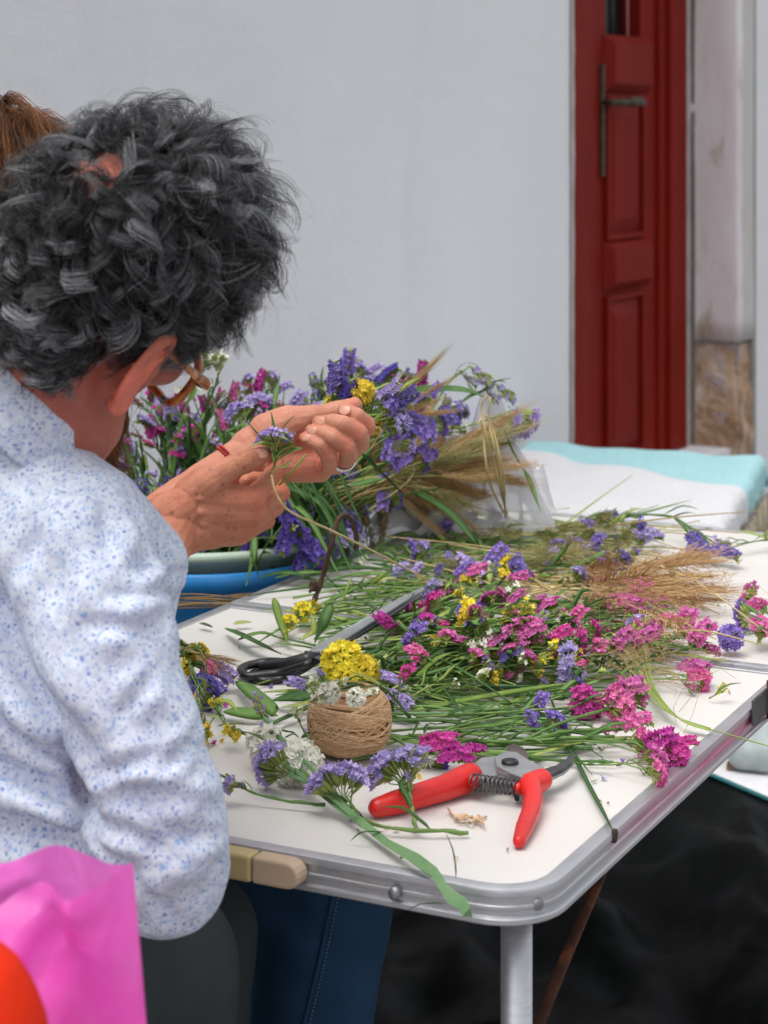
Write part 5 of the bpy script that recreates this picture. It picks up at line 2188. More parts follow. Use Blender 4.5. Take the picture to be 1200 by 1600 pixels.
def bsprig(px, py, d, c, size, kind, leaves=4, lime=False):
    py += 16
    tip = W(px, py, d)
    s = size * d / F
    hs = [(tip, s, kind)]
    for i in range(random.choice((2, 3, 3))):
        q = W(px + random.uniform(-32, 32), py + random.uniform(-14, 32), d + random.uniform(-.03, .03))
        hs.append((q, s * random.uniform(.6, .95), random.choice((kind, 'buds', 'spike'))))
    g = '%s statice stems in the tub' % COLOUR_WORD[c]
    return sprig(bouquet_path(tip), hs, c, where_label(c, px, py, kind, len(hs), LM_TUB, '%s statice stem standing in the flower filled tub behind the hands' % COLOUR_WORD[c]), g, kind, leaves=leaves, lime=lime, fork=.72, stem=random.choice(('stem', 'blue_stem')), r=.0014, wing=.0028)


n = 0
while n < 120:
    x, y = random.uniform(170, 730), random.uniform(545, 900)
    if not in_poly(x, y, BP):
        continue
    # nearer flowers sit lower in the picture
    d = 3.16 - (y - 550) / 330 * .36 + random.uniform(-.05, .05)
    if y < 700 and x < 460:
        c = random.choices(('magenta', 'lilac', 'purple', 'pink', 'white'), (.32, .36, .12, .10, .10))[0]
    elif y < 690:
        c = random.choices(('lilac', 'purple', 'violet', 'pink', 'white', 'magenta'), (.52, .20, .06, .07, .08, .07))[0]
    else:
        c = random.choices(('purple', 'violet', 'lilac'), (.36, .34, .3))[0]
        if random.random() < .35 and x > 470:
            n += 1
            continue
    bsprig(x, y, d, c, random.uniform(24, 38), random.choices(('spike', 'fan', 'buds'), (.3, .25, .45))[0], leaves=6)
    n += 1
# those that show by themselves
for (x, y, d, c, s, k, lb) in ((735, 572, 3.1, 'lilac', 46, 'buds', 'lilac stem with a hooked tip reaching up beyond the tub'),
                               (775, 600, 3.1, 'lilac', 40, 'buds', 'lilac stem curling over beside the wall, right of the hooked one'),
                               (800, 642, 3.08, 'lilac', 48, 'fan', 'lilac stem reaching farthest right above the golden grass'),
                               (660, 592, 3.12, 'magenta', 30, 'spike', 'magenta and green stem in the top of the bouquet'),
                               (545, 580, 3.1, 'purple', 36, 'spike', 'tall purple spike at the very top of the bouquet'),
                               (320, 570, 3.05, None, 60, 'buds', 'leafy green spike beside the spectacles'),
                               (340, 590, 3.02, None, 50, 'buds', 'shorter leafy green spike with pale leaves beside the spectacles')):
    tip = W(x, y, d)
    cc = c or 'white'
    p = bouquet_path(tip)
    if x > 700:
        p = [p[0], W(640, 690, d - .05), W((x + 660) / 2, y + 30 if x < 790 else y + 24, d), tip]
    sprig(p, [(tip, s * d / F, k, None, Vector((.5, 0, -.5)) if x > 700 else Vector((.1, 0, 1))), (tip + Vector((-.012, .0, -.012)), s * .7 * d / F, k)], cc, lb, None, k, leaves=6 if c is None else 3, fork=.85, r=.002, wing=.0042)
for i in range(150):
    x, y = random.uniform(190, 690), random.uniform(640, 860)
    if not in_poly(x, y, BP):
        continue
    d = 3.12 - (y - 600) / 300 * .26 + random.uniform(-.06, .10)
    tip = W(x, y, d)
    blade(bouquet_path(tip), random.uniform(.005, .012), 'long green leaf among the flowers in the tub', 'long green leaves in the tub', random.choice(('leaf', 'leaf', 'blade', 'lime')), n=9)
for i in range(44):
    x, y = random.uniform(250, 720), random.uniform(575, 680)
    if not in_poly(x, y + 10, BP):
        continue
    tip = W(x, y, 3.08 + random.uniform(-.08, .08))
    blade(bouquet_path(tip), random.uniform(.006, .012), 'long green leaf among the flowers in the tub', 'long green leaves in the tub', random.choice(('leaf', 'blade', 'lime')), n=9)
for i in range(70):
    # long leaves among the flowers and hanging over the rim
    if i < 40:
        x, y = random.uniform(200, 700), random.uniform(600, 800)
        tip = W(x, y, 2.95 + random.uniform(-.12, .2))
        p = bouquet_path(tip)
    else:
        x, y = random.uniform(390, 590), random.uniform(770, 925)
        tip = W(x, y, 2.80 + random.uniform(-.06, .06))
        r = tub_root()
        p = [r, Vector((r.x * .4 + tip.x * .6, tip.y + .06, max(TZR + .05, tip.z + .09))), tip]
    blade(p, random.uniform(.006, .012), 'long green leaf among the flowers in the tub', 'long green leaves in the tub', random.choice(('blade', 'leaf', 'leaf')), n=12)
blade([W(610, 640, 2.95), W(650, 612, 2.98), W(720, 610, 3.0), W(762, 622, 3.02)], .016, 'long flat green stem reaching level above the golden grass', None, 'blade', 'long_leaf', twist=.2)
blade([W(648, 768, 2.9), W(700, 800, 2.8), W(745, 850, 2.62)], .012, 'broad green leaf slanting over the clear plastic bag', None, 'leaf', 'long_leaf', twist=.1)
blade([W(560, 705, 2.7), W(590, 735, 2.75), W(634, 776, 2.8)], .013, 'slanting green leaf right of the hands', None, 'blade', 'long_leaf', twist=.1)
blade([W(788, 672, 3.0), W(800, 705, 3.02), W(826, 748, 3.05), W(845, 800, 3.0)], .009, 'drooping green stem at the right end of the golden grass', None, 'blade', 'long_leaf', twist=.5)
for (x, y) in ((392, 880), (405, 905), (385, 915)):
    blade([W(398, 835, 2.78), W(396, 870, 2.76), W(x, y, 2.755)], .010, 'green leaf drooping over the rim of the blue tub', 'leaves drooping over the tub rim', 'leaf')
for (x, y, s) in ((455, 828, 44), (470, 845, 46), (440, 800, 38), (478, 865, 34), (640, 715, 36), (655, 700, 32), (600, 770, 32), (665, 655, 42), (640, 665, 42), (618, 690, 40), (690, 640, 36)):
    d = 2.76 if x < 500 else 2.9
    tip = W(x, y, d)
    c = 'violet' if x < 500 else 'purple'
    sprig(bouquet_path(tip), [(tip, s * d / F, 'spike', None, Vector((random.uniform(-.6, .6), -.3, -.5))), (W(x - 14, y - 16, d), s * .8 * d / F, 'spike'), (W(x + 12, y + 10, d), s * .6 * d / F, 'fan')], c, '%s statice stem leaning over the near side of the tub' % COLOUR_WORD[c], '%s stems leaning over the near side of the tub' % COLOUR_WORD[c], leaves=4)
# golden grass bunch, right of the bouquet
GG, GL = 'golden grass stalks of the bunch beside the bouquet', 'golden grass stalk in the bunch leaning out right of the bouquet'
for i in range(120):
    t = random.random()
    x1 = random.uniform(640, 772) if random.random() < .7 else random.uniform(600, 690)
    y1 = 700 + (800 - x1) * .27 + random.uniform(-24, 46) * (.5 + .5 * t)
    d1 = 3.0 + random.uniform(-.10, .10)
    x0, y0 = random.uniform(500, 590), random.uniform(752, 806)
    d0 = d1 - .02
    L = random.uniform(.055, .10)
    p = [W(x0, y0, d0), W((x0 + x1) / 2, (y0 + y1) / 2 - random.uniform(2, 20), (d0 + d1) / 2), W(x1 - 40, y1 + 4, d1)]
    r_ = random.random()
    grass(p, L * 1.25, GL, GG, EARS['golden'] if r_ < .6 else (EARS['green_ear'] if r_ < .85 else EARS['tan']), random.choice(('golden', 'straw', 'lime')), squash=random.uniform(.55, .95))
# pale upright straws tied in a knot above the plastic bag
mb = MB()
root = on(790, 812, .02)
for (a, b, c) in (((768, 690), (752, 640), (760, 618)), ((778, 700), (764, 660), (766, 620)), ((786, 720), (770, 670), (758, 648)), ((765, 730), (755, 680), (752, 660))):
    mb.tube(bez([Vector((random.uniform(-.006, .006), 0, 0)), W(*a, 2.84) - root + Vector((0, 0, -.02)), W(*b, 2.84) - root, W(*c, 2.84) - root], 16), .0016, 5)
mb.tube(bez([W(758, 648, 2.84) - root, W(748, 660, 2.83) - root, W(745, 664, 2.83) - root], 6), .0015, 5)
tag(mb.build('straw_bunch', M['straw'], None, True, root), 'pale bent straws standing upright in front of the golden grass', 'straw')

# ------------------------------------------------------------------ people
def mat_skin(name, base, dark, spots=.0, seed=0, sss=.07):
    k = NT(name)
    v = k.coord()
    nz = k.noise(38, 5, .6, v)
    c = k.ramp(nz.outputs['Fac'], [(.3, lin(*dark)), (.7, lin(*base))])
    red = k.noise(16, 3, .5, v)
    c2 = k.mix(k.math('MULTIPLY', k.ramp(red.outputs['Fac'], [(.45, lin(0, 0, 0)), (.7, lin(1, 1, 1))]).outputs[0], .35), c.outputs[0], lin(base[0] * .95, base[1] * .62, base[2] * .55))
    if spots:
        vo = k.n('ShaderNodeTexVoronoi')
        vo.inputs['Scale'].default_value = 130
        k.l(v, vo.inputs['Vector'])
        msk = k.noise(45, 3, .5, v)
        s = k.math('MULTIPLY', k.ramp(vo.outputs['Distance'], [(.16, lin(1, 1, 1)), (.36, lin(0, 0, 0))]).outputs[0], k.ramp(msk.outputs['Fac'], [(.52, lin(0, 0, 0)), (.6, lin(1, 1, 1))]).outputs[0])
        c2 = k.mix(k.math('MULTIPLY', s, spots), c2, lin(dark[0] * .42, dark[1] * .38, dark[2] * .36))
    f1 = k.noise(420, 4, .65, v)
    f2 = k.n('ShaderNodeTexVoronoi')
    f2.feature = 'DISTANCE_TO_EDGE'
    f2.inputs['Scale'].default_value = 560
    k.l(v, f2.inputs['Vector'])
    h = k.math('ADD', k.math('MULTIPLY', f1.outputs['Fac'], .6), k.math('MULTIPLY', f2.outputs['Distance'], .8))
    h = k.math('ADD', h, k.math('MULTIPLY', k.noise(70, 3, .5, v).outputs['Fac'], 1.2))
    at = k.n('ShaderNodeAttribute')
    at.attribute_name = 'blush'
    c2 = k.mix(k.math('MULTIPLY', at.outputs['Fac'], .65), c2, lin(base[0] * 1.02, base[1] * .62, base[2] * .58))
    ea = k.n('ShaderNodeAttribute')
    ea.attribute_name = 'ear'
    c2 = k.mix(k.math('MULTIPLY', ea.outputs['Fac'], .85), c2, lin(.84, .20, .125))
    p = k.principled(c2, .46, 0, .45, k.bump(h, .6, .0020))
    p.inputs['Subsurface Weight'].default_value = sss
    p.inputs['Subsurface Radius'].default_value = (.010, .0035, .0018)
    p.inputs['Subsurface Scale'].default_value = .6
    return k.m


M['skin_hand'] = mat_skin('weathered_skin', (.56, .225, .130), (.45, .155, .082), .60)
M['skin_palm'] = mat_skin('paler_skin', (.60, .265, .170), (.52, .205, .125), 0.0)
M['skin_face'] = mat_skin('ruddy_skin', (.46, .140, .092), (.37, .100, .063), .15)
M['nail'] = simple('nail', (.62, .31, .225), .25, 0, .06, 60, 0, 200, .5)


def rotm(az, p, r):
    az, p, r = map(math.radians, (az, p, r))
    f = Vector((math.cos(p) * math.sin(az), math.cos(p) * math.cos(az), -math.sin(p)))
    r0 = f.cross(Vector((0, 0, 1))).normalized()
    u0 = r0.cross(f)
    return Matrix((r0 * math.cos(r) - u0 * math.sin(r), f, u0 * math.cos(r) + r0 * math.sin(r))).transposed()


def head_prims(mb, HM, HC, neck, ear=True):
    """a head in its own frame (x right, y forward, z up)"""
    def H(x, y, z):
        return HC + HM @ Vector((x, y, z))
    E = lambda c, r: mb.ellipsoid(H(*c), r, HM, 28, 18)
    E((0, -.006, .022), (.075, .096, .088))
    E((0, .040, .030), (.066, .060, .068))
    E((0, .040, -.045), (.058, .054, .078))
    for s in (-1, 1):
        E((s * .042, .060, -.036), (.025, .026, .022))
        mb.cone(H(s * .056, .002, -.080), .017, H(s * .018, .078, -.118), .020)
        mb.cone(H(s * .058, -.004, -.040), .020, H(s * .056, .002, -.082), .017)
        E((s * .031, .084, -.018), (.016, .012, .010))
        mb.cone(H(s * .012, .094, .004), .011, H(s * .046, .078, .004), .012)
        mb.ellipsoid(H(s * .011, .108, -.058), (.009, .010, .008), HM)
    E((0, .084, -.116), (.024, .020, .018))
    mb.cone(H(0, .092, -.006), .009, H(0, .116, -.054), .0125)
    E((0, .090, -.083), (.024, .013, .0065))
    E((0, .089, -.094), (.021, .013, .0075))
    mb.cone(H(0, -.030, -.045), .060, neck[0], .057)
    mb.chain([(q, r) for q, r in zip(neck, (.057, .058, .064))])
    if ear:
        for s in (-1, 1):
            c = Vector((s * .085, -.006, -.036))
            e1 = Vector((-s * .36, .93, .08)).normalized()
            e2 = Vector((s * .10, -.20, .975)).normalized()
            nn = e1.cross(e2) * s

            def Q(a, b, o=0):
                v = c + e1 * a + e2 * b + nn * o
                return H(*v)
            rim_ = [(.012, .006), (.013, .020), (.006, .031), (-.006, .036), (-.018, .032), (-.027, .020), (-.029, .004), (-.025, -.012), (-.016, -.025), (-.006, -.033), (.003, -.033)]
            pr = bez([Q(a, b) for a, b in rim_], 30)
            mb.chain([(p, .0052) for p in pr], 10)
            mb.cone(Q(-.005, -.034), .0082, Q(.004, -.027), .0066)
            # thin shell
            for i in range(9):
                t = i / 8
                mb.cone(Q(-.004, -.026 + .056 * t, -.003), .0032, Q(-.024 + .010 * abs(t - .5), -.016 + .042 * t, -.001), .0032, 8)
                mb.cone(Q(-.004, -.026 + .056 * t, -.003), .0032, Q(.010, -.016 + .034 * t, -.004), .0034, 8)
            ant = bez([Q(-.004, .020, .004), Q(-.015, .012, .0045), Q(-.016, -.004, .0045), Q(-.008, -.018, .004)], 10)
            mb.chain([(p, .0034) for p in ant], 8)
            mb.cone(Q(.012, -.004, .002), .0042, Q(.011, -.012, .002), .0042)
            mb.cone(Q(.014, .0, -.006), .012, Q(.010, -.012, -.008), .011)
    return H


# --- the man
HM = rotm(26, 18, 35)
HC = W(176, 425, 1.60)
NB = [W(85, 640, 1.61), W(25, 700, 1.62), W(-60, 770, 1.62)]
mb = MB()
HH = head_prims(mb, HM, HC, NB)
# torso under the shirt and both upper arms
mb.chain([(W(-60, 770, 1.64), .06), (W(-160, 1000, 1.74), .085), (W(-300, 1500, 1.66), .10)])
mb.chain([(W(40, 825, 1.58), .044), (W(176, 1050, 1.54), .030), (W(244, 1340, 1.53), .026), (W(232, 1250, 1.60), .028), (W(222, 980, 1.76), .030)])
mb.chain([(W(-130, 830, 1.84), .044), (W(-80, 990, 1.93), .036), (W(30, 965, 1.95), .032)])
head_body = remesh(mb, .0026, 5)

# right hand: knuckles and back towards us, pinching stems between thumb and finger
RH = MB()
wr = W(268, 826, 1.872)
RH.chain([(W(214, 925, 1.79), .030), (W(244, 868, 1.835), .0280), (W(264, 838, 1.862), .0245)], 18)
RH.cone(W(262, 806, 1.868), .0225, W(288, 792, 1.885), .0195, 16)
RH.cone(W(272, 842, 1.868), .0200, W(300, 834, 1.885), .0175, 16)
MC = {'i': W(391, 783, 1.918), 'm': W(394, 801, 1.922), 'r': W(387, 818, 1.930), 'p': W(374, 831, 1.936)}
for (x, y, d, r), kx, r2 in (((298, 782, 1.888, .0185), 'i', .0145), ((300, 800, 1.886, .0190), 'm', .0142), ((302, 820, 1.888, .0180), 'r', .0135), ((304, 834, 1.890, .0165), 'p', .0125)):
    RH.cone(W(x, y, d), r, MC[kx], r2, 16)
RH.chain([(W(296, 776, 1.886), .0175), (W(318, 757, 1.890), .0170), (W(347, 739, 1.898), .0132), (W(365, 729, 1.904), .0112), (W(382, 722, 1.910), .0112), (W(400, 715, 1.920), .0096), (W(411, 711, 1.926), .0080)], 16)
RH.cone(W(326, 772, 1.895), .0145, W(366, 786, 1.912), .0105)
RH.chain([(MC['i'], .0134), (W(413, 760, 1.932), 0.0092), (W(430, 735, 1.945), 0.0090), (W(431, 720, 1.950), 0.0076), (W(423, 711, 1.945), 0.0063)], 16)
RH.chain([(MC['m'], .0124), (W(418, 786, 1.948), .0094), (W(440, 770, 1.975), .0088), (W(428, 752, 1.986), .0077), (W(398, 749, 1.964), .0074), (W(384, 752, 1.952), .0070)], 16)
RH.chain([(MC['r'], .0132), (W(411, 806, 1.955), 0.0090), (W(431, 791, 1.982), 0.0088), (W(418, 780, 1.998), 0.0076), (W(396, 780, 1.99), 0.0067)], 16)
RH.chain([(MC['p'], .0122), (W(398, 824, 1.955), 0.0081), (W(417, 814, 1.978), 0.0079), (W(404, 806, 1.992), 0.0068), (W(388, 806, 1.985), 0.0059)], 16)
# tendons and knuckles
for kx in 'imrp':
    a = {'i': W(310, 780, 1.870), 'm': W(312, 802, 1.868), 'r': W(314, 820, 1.870), 'p': W(316, 834, 1.875)}[kx]
    q = MC[kx]
    RH.cone(a + Vector((0, .0035, 0)), .0040, q + Vector((-.006, -.0060, .002)), .0050, 8)
    RH.ellipsoid(q + Vector((.001, -.0045, .002)), .0104)
rh = remesh(RH, .0010, 3, .5)

# left hand: palm towards us, fingers curled round the posy
LH = MB()
LH.chain([(W(90, 940, 1.955), .030), (W(250, 815, 1.965), .0275), (W(345, 745, 1.985), .0245), (W(392, 712, 1.995), .0225)], 18)
LH.cone(W(392, 700, 1.998), .0215, W(420, 688, 2.006), .0225, 16)
LH.cone(W(404, 724, 1.998), .0205, W(430, 722, 2.006), .0205, 16)
LM = {'i': W(549, 684, 2.022), 'm': W(543, 703, 2.020), 'r': W(526, 721, 2.016), 'p': W(500, 735, 2.010)}
for (x, y, d, r), kx, r2 in (((420, 680, 2.012, .019), 'i', .0135), ((424, 698, 2.010, .019), 'm', .0135), ((428, 714, 2.008, .018), 'r', .0130), ((432, 728, 2.006, .0165), 'p', .0120)):
    LH.cone(W(x, y, d), r, LM[kx], r2, 16)
# ball of the thumb and the thumb itself along the top, tip behind the index finger
LH.chain([(W(418, 676, 1.998), .0200), (W(452, 662, 2.000), .0185), (W(486, 654, 2.006), .0135), (W(512, 648, 2.014), .0112), (W(536, 641, 2.018), .0108), (W(553, 634, 2.020), .0085)], 16)
LH.cone(W(440, 728, 1.998), .0165, W(486, 728, 2.000), .0150)
LH.chain([(LM['i'], .0130), (W(566, 676, 2.000), 0.0092), (W(573, 664, 1.980), 0.0090), (W(558, 650, 1.972), 0.0081), (W(545, 644, 1.974), 0.0076), (W(537, 641, 1.978), 0.0067)], 16)
LH.chain([(LM['m'], .0130), (W(562, 694, 1.990), 0.0095), (W(561, 677, 1.964), 0.0092), (W(538, 663, 1.958), 0.0083), (W(518, 659, 1.962), 0.0079), (W(498, 659, 1.972), 0.0065)], 16)
LH.chain([(LM['r'], .0125), (W(545, 712, 1.984), 0.0093), (W(541, 697, 1.958), 0.0090), (W(520, 684, 1.952), 0.0081), (W(504, 677, 1.956), 0.0076), (W(486, 673, 1.968), 0.0063)], 16)
LH.chain([(LM['p'], .0115), (W(515, 725, 1.980), 0.0083), (W(513, 710, 1.958), 0.0081), (W(500, 696, 1.952), 0.0074), (W(489, 689, 1.956), 0.0069), (W(476, 684, 1.966), 0.0058)], 16)
lh = remesh(LH, .0010, 3, .5)
for m_, s_ in ((rh, 31), (lh, 32)):
    c = co_of(m_)
    n_ = no_of(m_)
    sn1, sn2 = SineNoise(s_, 210, 18), SineNoise(s_ + 5, 520, 18)
    set_co(m_, c + n_ * (.00022 * sn1(c) + .00010 * sn2(c))[:, None])


def groove(me, joints, depth=.00042):
    """skin folds across the finger joints: (point, axis)"""
    c = co_of(me)
    n_ = no_of(me)
    d = np.zeros(len(c))
    for p, ax, rad in joints:
        p = np.array(p)
        ax = np.array(Vector(ax).normalized())
        r = c - p
        a = r @ ax
        w = np.exp(-((r ** 2).sum(1)) / (rad * 1.25) ** 2)
        for o in (-.0031, -.0012, .0006, .0026):
            d -= depth * w * np.exp(-((a - o + .0003 * np.sin(c[:, 2] * 900)) / .00042) ** 2)
    set_co(me, c + n_ * d[:, None])


def veins(me, lines, h=.0011, wd=.0021):
    c = co_of(me)
    n_ = no_of(me)
    d = np.zeros(len(c))
    for ln in lines:
        P = np.array([tuple(q) for q in bez(ln, 40)])
        m = np.full(len(c), 9.0)
        for q in P:
            m = np.minimum(m, ((c - q) ** 2).sum(1))
        d = np.maximum(d, h * np.exp(-m / wd ** 2))
    set_co(me, c + n_ * d[:, None])


JR = [(W(430, 735, 1.935), Vector((.2, 0, 1)), .012), (W(382, 722, 1.900), Vector((1, .1, .35)), .012), (W(347, 739, 1.885), Vector((1, .1, .4)), .014), (W(440, 770, 1.968), Vector((.3, .3, .3)), .011), (W(431, 791, 1.972), Vector((.3, .3, .2)), .011), (W(398, 783, 1.905), Vector((.6, .3, .6)), .012)]
groove(rh, JR)
JL = []
for k_ in ((W(561, 677, 1.954), W(562, 694, 1.990), W(538, 663, 1.958)), (W(541, 697, 1.948), W(545, 712, 1.984), W(520, 684, 1.952)), (W(513, 710, 1.948), W(515, 725, 1.980), W(500, 696, 1.952)), (W(573, 664, 1.970), W(566, 676, 2.0), W(558, 650, 1.972))):
    JL.append((k_[0], (k_[2] - k_[1]), .011))
for a_, b_, d_ in ((W(538, 663, 1.950), W(561, 677, 1.964), W(518, 659, 1.962)), (W(520, 684, 1.944), W(541, 697, 1.958), W(504, 677, 1.956)), (W(500, 696, 1.945), W(513, 710, 1.958), W(489, 689, 1.956)), (W(556, 649, 1.964), W(573, 664, 1.98), W(545, 644, 1.974))):
    JL.append((a_, (d_ - b_), .009))
groove(lh, JL)
veins(rh, [[W(290, 815, 1.865), W(325, 805, 1.868), W(360, 800, 1.885)], [W(296, 835, 1.870), W(330, 832, 1.872), W(362, 820, 1.892)], [W(325, 805, 1.868), W(345, 785, 1.878), W(372, 772, 1.898)], [W(262, 830, 1.845), W(290, 815, 1.865)]], .0010, .0024)
veins(lh, [[W(360, 720, 1.965), W(400, 695, 1.975), W(430, 690, 1.985)], [W(370, 735, 1.962), W(410, 715, 1.975)]], .0006, .0022)
body = join_meshes([(head_body, M['skin_face']), (rh, M['skin_hand']), (lh, M['skin_palm'])], 'person')
_c = co_of(body)
_b = np.zeros(len(_c))
for _p, _r in ((W(398, 785, 1.91), .015), (W(396, 803, 1.915), .013), (W(389, 820, 1.92), .012), (W(430, 735, 1.94), .010), (W(438, 770, 1.97), .010), (W(412, 708, 1.92), .009), (W(560, 675, 1.955), .011), (W(540, 697, 1.95), .011), (W(512, 710, 1.95), .010), (W(573, 664, 1.97), .010), (W(538, 640, 1.97), .008), (W(496, 659, 1.965), .008), (W(486, 673, 1.96), .008), (W(476, 684, 1.96), .008), (W(552, 633, 2.01), .009), (W(470, 700, 2.0), .02), (W(500, 730, 1.99), .018)):
    _b = np.maximum(_b, np.exp(-((_c - np.array(_p)) ** 2).sum(1) / _r ** 2))
_l = (_c - np.array(HC)) @ np.array(HM)
_l = _l - np.array([.085, -.006, -.036])
_e1, _e2 = np.array([-.36, .93, .08]), np.array([.10, -.20, .975])
_u, _v, _w = _l @ _e1 / .97, _l @ _e2, _l[:, 0]
_er = np.sqrt(((_u + .010) / .026) ** 2 + (_v / .042) ** 2)
_ear = np.clip((1.12 - _er) / .25, 0, 1) * (_l[:, 0] > -.009) * np.clip((.010 - _u) / .008, 0, 1)
_ae = body.attributes.new('ear', 'FLOAT', 'POINT')
_ae.data.foreach_set('value', _ear.astype(np.float32))
_at = body.attributes.new('blush', 'FLOAT', 'POINT')
_at.data.foreach_set('value', _b.astype(np.float32))
man = obj('person', body)
tag(man, 'seated man with curly grey hair and glasses, in a blue flecked white shirt, tying flowers', 'person')


def nail(p, nrm, along, L, wd, parent):
    nrm, along = Vector(nrm).normalized(), Vector(along).normalized()
    x = along.cross(nrm).normalized()
    along = nrm.cross(x)
    R = Matrix((along, x, nrm)).transposed()
    mb = MB()
    mb.ellipsoid(Vector(p), (L, wd, .0013), R, 18, 10)
    return mb.build('finger_nail', M['nail'], parent)


from mathutils.bvhtree import BVHTree
_bv = BVHTree.FromPolygons([v.co for v in body.vertices], [tuple(p.vertices) for p in body.polygons])
for x, y, al, L_, w_ in ((410, 708, (1, .2, .35), .0068, .0054), (538.5, 641, (-1, .1, .3), .0066, .0052), (500, 658.5, (-1, .2, .0), .0064, .0049), (487.5, 673.5, (-1, .2, .1), .0062, .0047), (478, 684, (-1, .2, .15), .0053, .0041)):
    o_ = Vector((0, 0, CZ))
    h_ = _bv.ray_cast(o_, (W(x, y, 1) - o_).normalized())
    if h_[0] is not None:
        nail(h_[0] - h_[1] * .0003, h_[1] + Vector((0, -.2, .25)), al, L_, w_, man)
# wedding ring and bracelet
M['silver'] = simple('silver', (.72, .71, .69), .2, 1.0, .08, 60)
a_, b_ = LM['r'], W(545, 712, 1.984)
axr = (b_ - a_).normalized()
cx = a_.lerp(b_, .55)
x_ = axr.orthogonal().normalized()
y_ = axr.cross(x_)
mb = MB()
for o_ in (-.0018, .0018):
    mb.tube([cx + axr * o_ + x_ * (.0122 * math.cos(t * .1963)) + y_ * (.0122 * math.sin(t * .1963)) for t in range(32)], .0013, 8, False, True)
ro = mb.build('finger_ring', M['silver'], man)
mb = MB()
mb.tube([cx + x_ * (.0119 * math.cos(t * .1963)) + y_ * (.0119 * math.sin(t * .1963)) for t in range(32)], .0012, 8, False, True)
mb.build('ring_inlay', M['black_plastic'], ro)
M['bead'] = simple('red_bead', (.36, .012, .012), .25, 0, .3, 60)
M['bead2'] = simple('pale_bead', (.5, .5, .55), .25, 0, .3, 60)
br_e = bpy.data.objects.new('bracelet', None)
link(br_e, man)
bc, ba = W(366, 730, 1.990), (W(392, 712, 1.995) - W(345, 745, 1.985)).normalized()
x_ = ba.orthogonal().normalized()
y_ = ba.cross(x_)
for row in range(2):
    mb = MB()
    for t in range(42):
        an = 2 * math.pi * (t + .5 * row) / 42
        mb.ellipsoid(bc + ba * (row - 1) * .0032 + x_ * (.0245 * math.cos(an)) + y_ * (.0242 * math.sin(an)), .0017, None, 8, 6)
    mb.build('bead_row', M['bead'], br_e)

# eyes, hidden from here but part of the face
for s in (-1, 1):
    mb = MB()
    mb.ellipsoid(HH(s * .031, .089, -.018), .0095, None, 16, 10)
    mb.build('eye', simple('eye_white' + ('' if s < 0 else '_b'), (.7, .68, .66), .2, 0, .05), man)

# --- curly hair
def mat_hair(name, dark, light, rough=.42, spec=.5):
    k = NT(name)
    at = k.n('ShaderNodeAttribute')
    at.attribute_name = 'tint'
    sp = k.n('ShaderNodeSeparateColor')
    k.l(at.outputs['Color'], sp.inputs[0])
    c = k.mix(sp.outputs[0], lin(*dark), lin(*light))
    k.principled(c, rough, 0, spec)
    return k.m


def strand_mesh(curves, radius, tints, name):
    """curves (S,N,3) -> three-sided tubes"""
    S, N, _ = curves.shape
    t = np.gradient(curves, axis=1)
    t /= np.linalg.norm(t, axis=2, keepdims=True) + 1e-9
    ref = np.zeros_like(t)
    ref[..., 2] = 1
    ref[np.abs(t[..., 2]) > .9] = (1, 0, 0)
    x = np.cross(t, ref)
    x /= np.linalg.norm(x, axis=2, keepdims=True) + 1e-9
    y = np.cross(t, x)
    prof = np.linspace(1, .35, N)[None, :, None] * (radius if np.isscalar(radius) else radius[:, None, None])
    V = []
    for k in range(3):
        a = 2 * math.pi * k / 3
        V.append(curves + (x * math.cos(a) + y * math.sin(a)) * prof)
    V = np.stack(V, 2)                     # S,N,3,3
    idx = np.arange(S * N * 3).reshape(S, N, 3)
    q = []
    for k in range(3):
        k2 = (k + 1) % 3
        q.append(np.stack([idx[:, :-1, k], idx[:, :-1, k2], idx[:, 1:, k2], idx[:, 1:, k]], -1).reshape(-1, 4))
    me = mesh_quads(V.reshape(-1, 3), np.concatenate(q), name)
    at = me.color_attributes.new('tint', 'FLOAT_COLOR', 'POINT')
    col = np.ones((S, N, 3, 4), np.float32)
    col[..., :3] = tints[:, None, None, None]
    at.data.foreach_set('color', col.ravel())
    shade(me)
    return me


def hair_locks(H_R, H_C, sites, lock_fn, per, nseg, rng, disk, jitter):
    """sites: list of (root local, normal local); lock_fn(root, normal, rng) -> (nseg,3) local centre line and a thickness"""
    out, tint = [], []
    for (p, nrm) in sites:
        cl, base_t = lock_fn(p, nrm, rng)
        a = rng.uniform(0, 6.28, per)
        r = np.sqrt(rng.uniform(0, 1, per)) * disk
        t1 = np.cross(nrm, [0.31, .9, .2])
        t1 /= np.linalg.norm(t1)
        t2 = np.cross(nrm, t1)
        off = t1[None] * (r * np.cos(a))[:, None] + t2[None] * (r * np.sin(a))[:, None]
        s = np.linspace(0, 1, nseg)
        w = (.55 + .45 * np.sin(s * math.pi * .9 + .3))[None, :, None]
        ph = rng.uniform(0, 6.28, (per, 1, 3))
        fr = rng.uniform(2, 5, (per, 1, 1))
        wob = np.sin(s[None, :, None] * fr * 3 + ph) * jitter * s[None, :, None]
        ln = rng.uniform(.75, 1.12, (per, 1, 1))
        c = cl[None, :1] + (cl[None] - cl[None, :1]) * ln + off[:, None, :] * w + wob
        out.append(c)
        tint.append(np.clip(base_t + rng.normal(0, .10, per), 0, 1))
    c = np.concatenate(out)
    M3 = np.array(H_R)
    c = c @ M3.T + np.array(H_C)
    return c, np.concatenate(tint)


hr = np.random.default_rng(11)
CRX = np.array([.075, .096, .090])


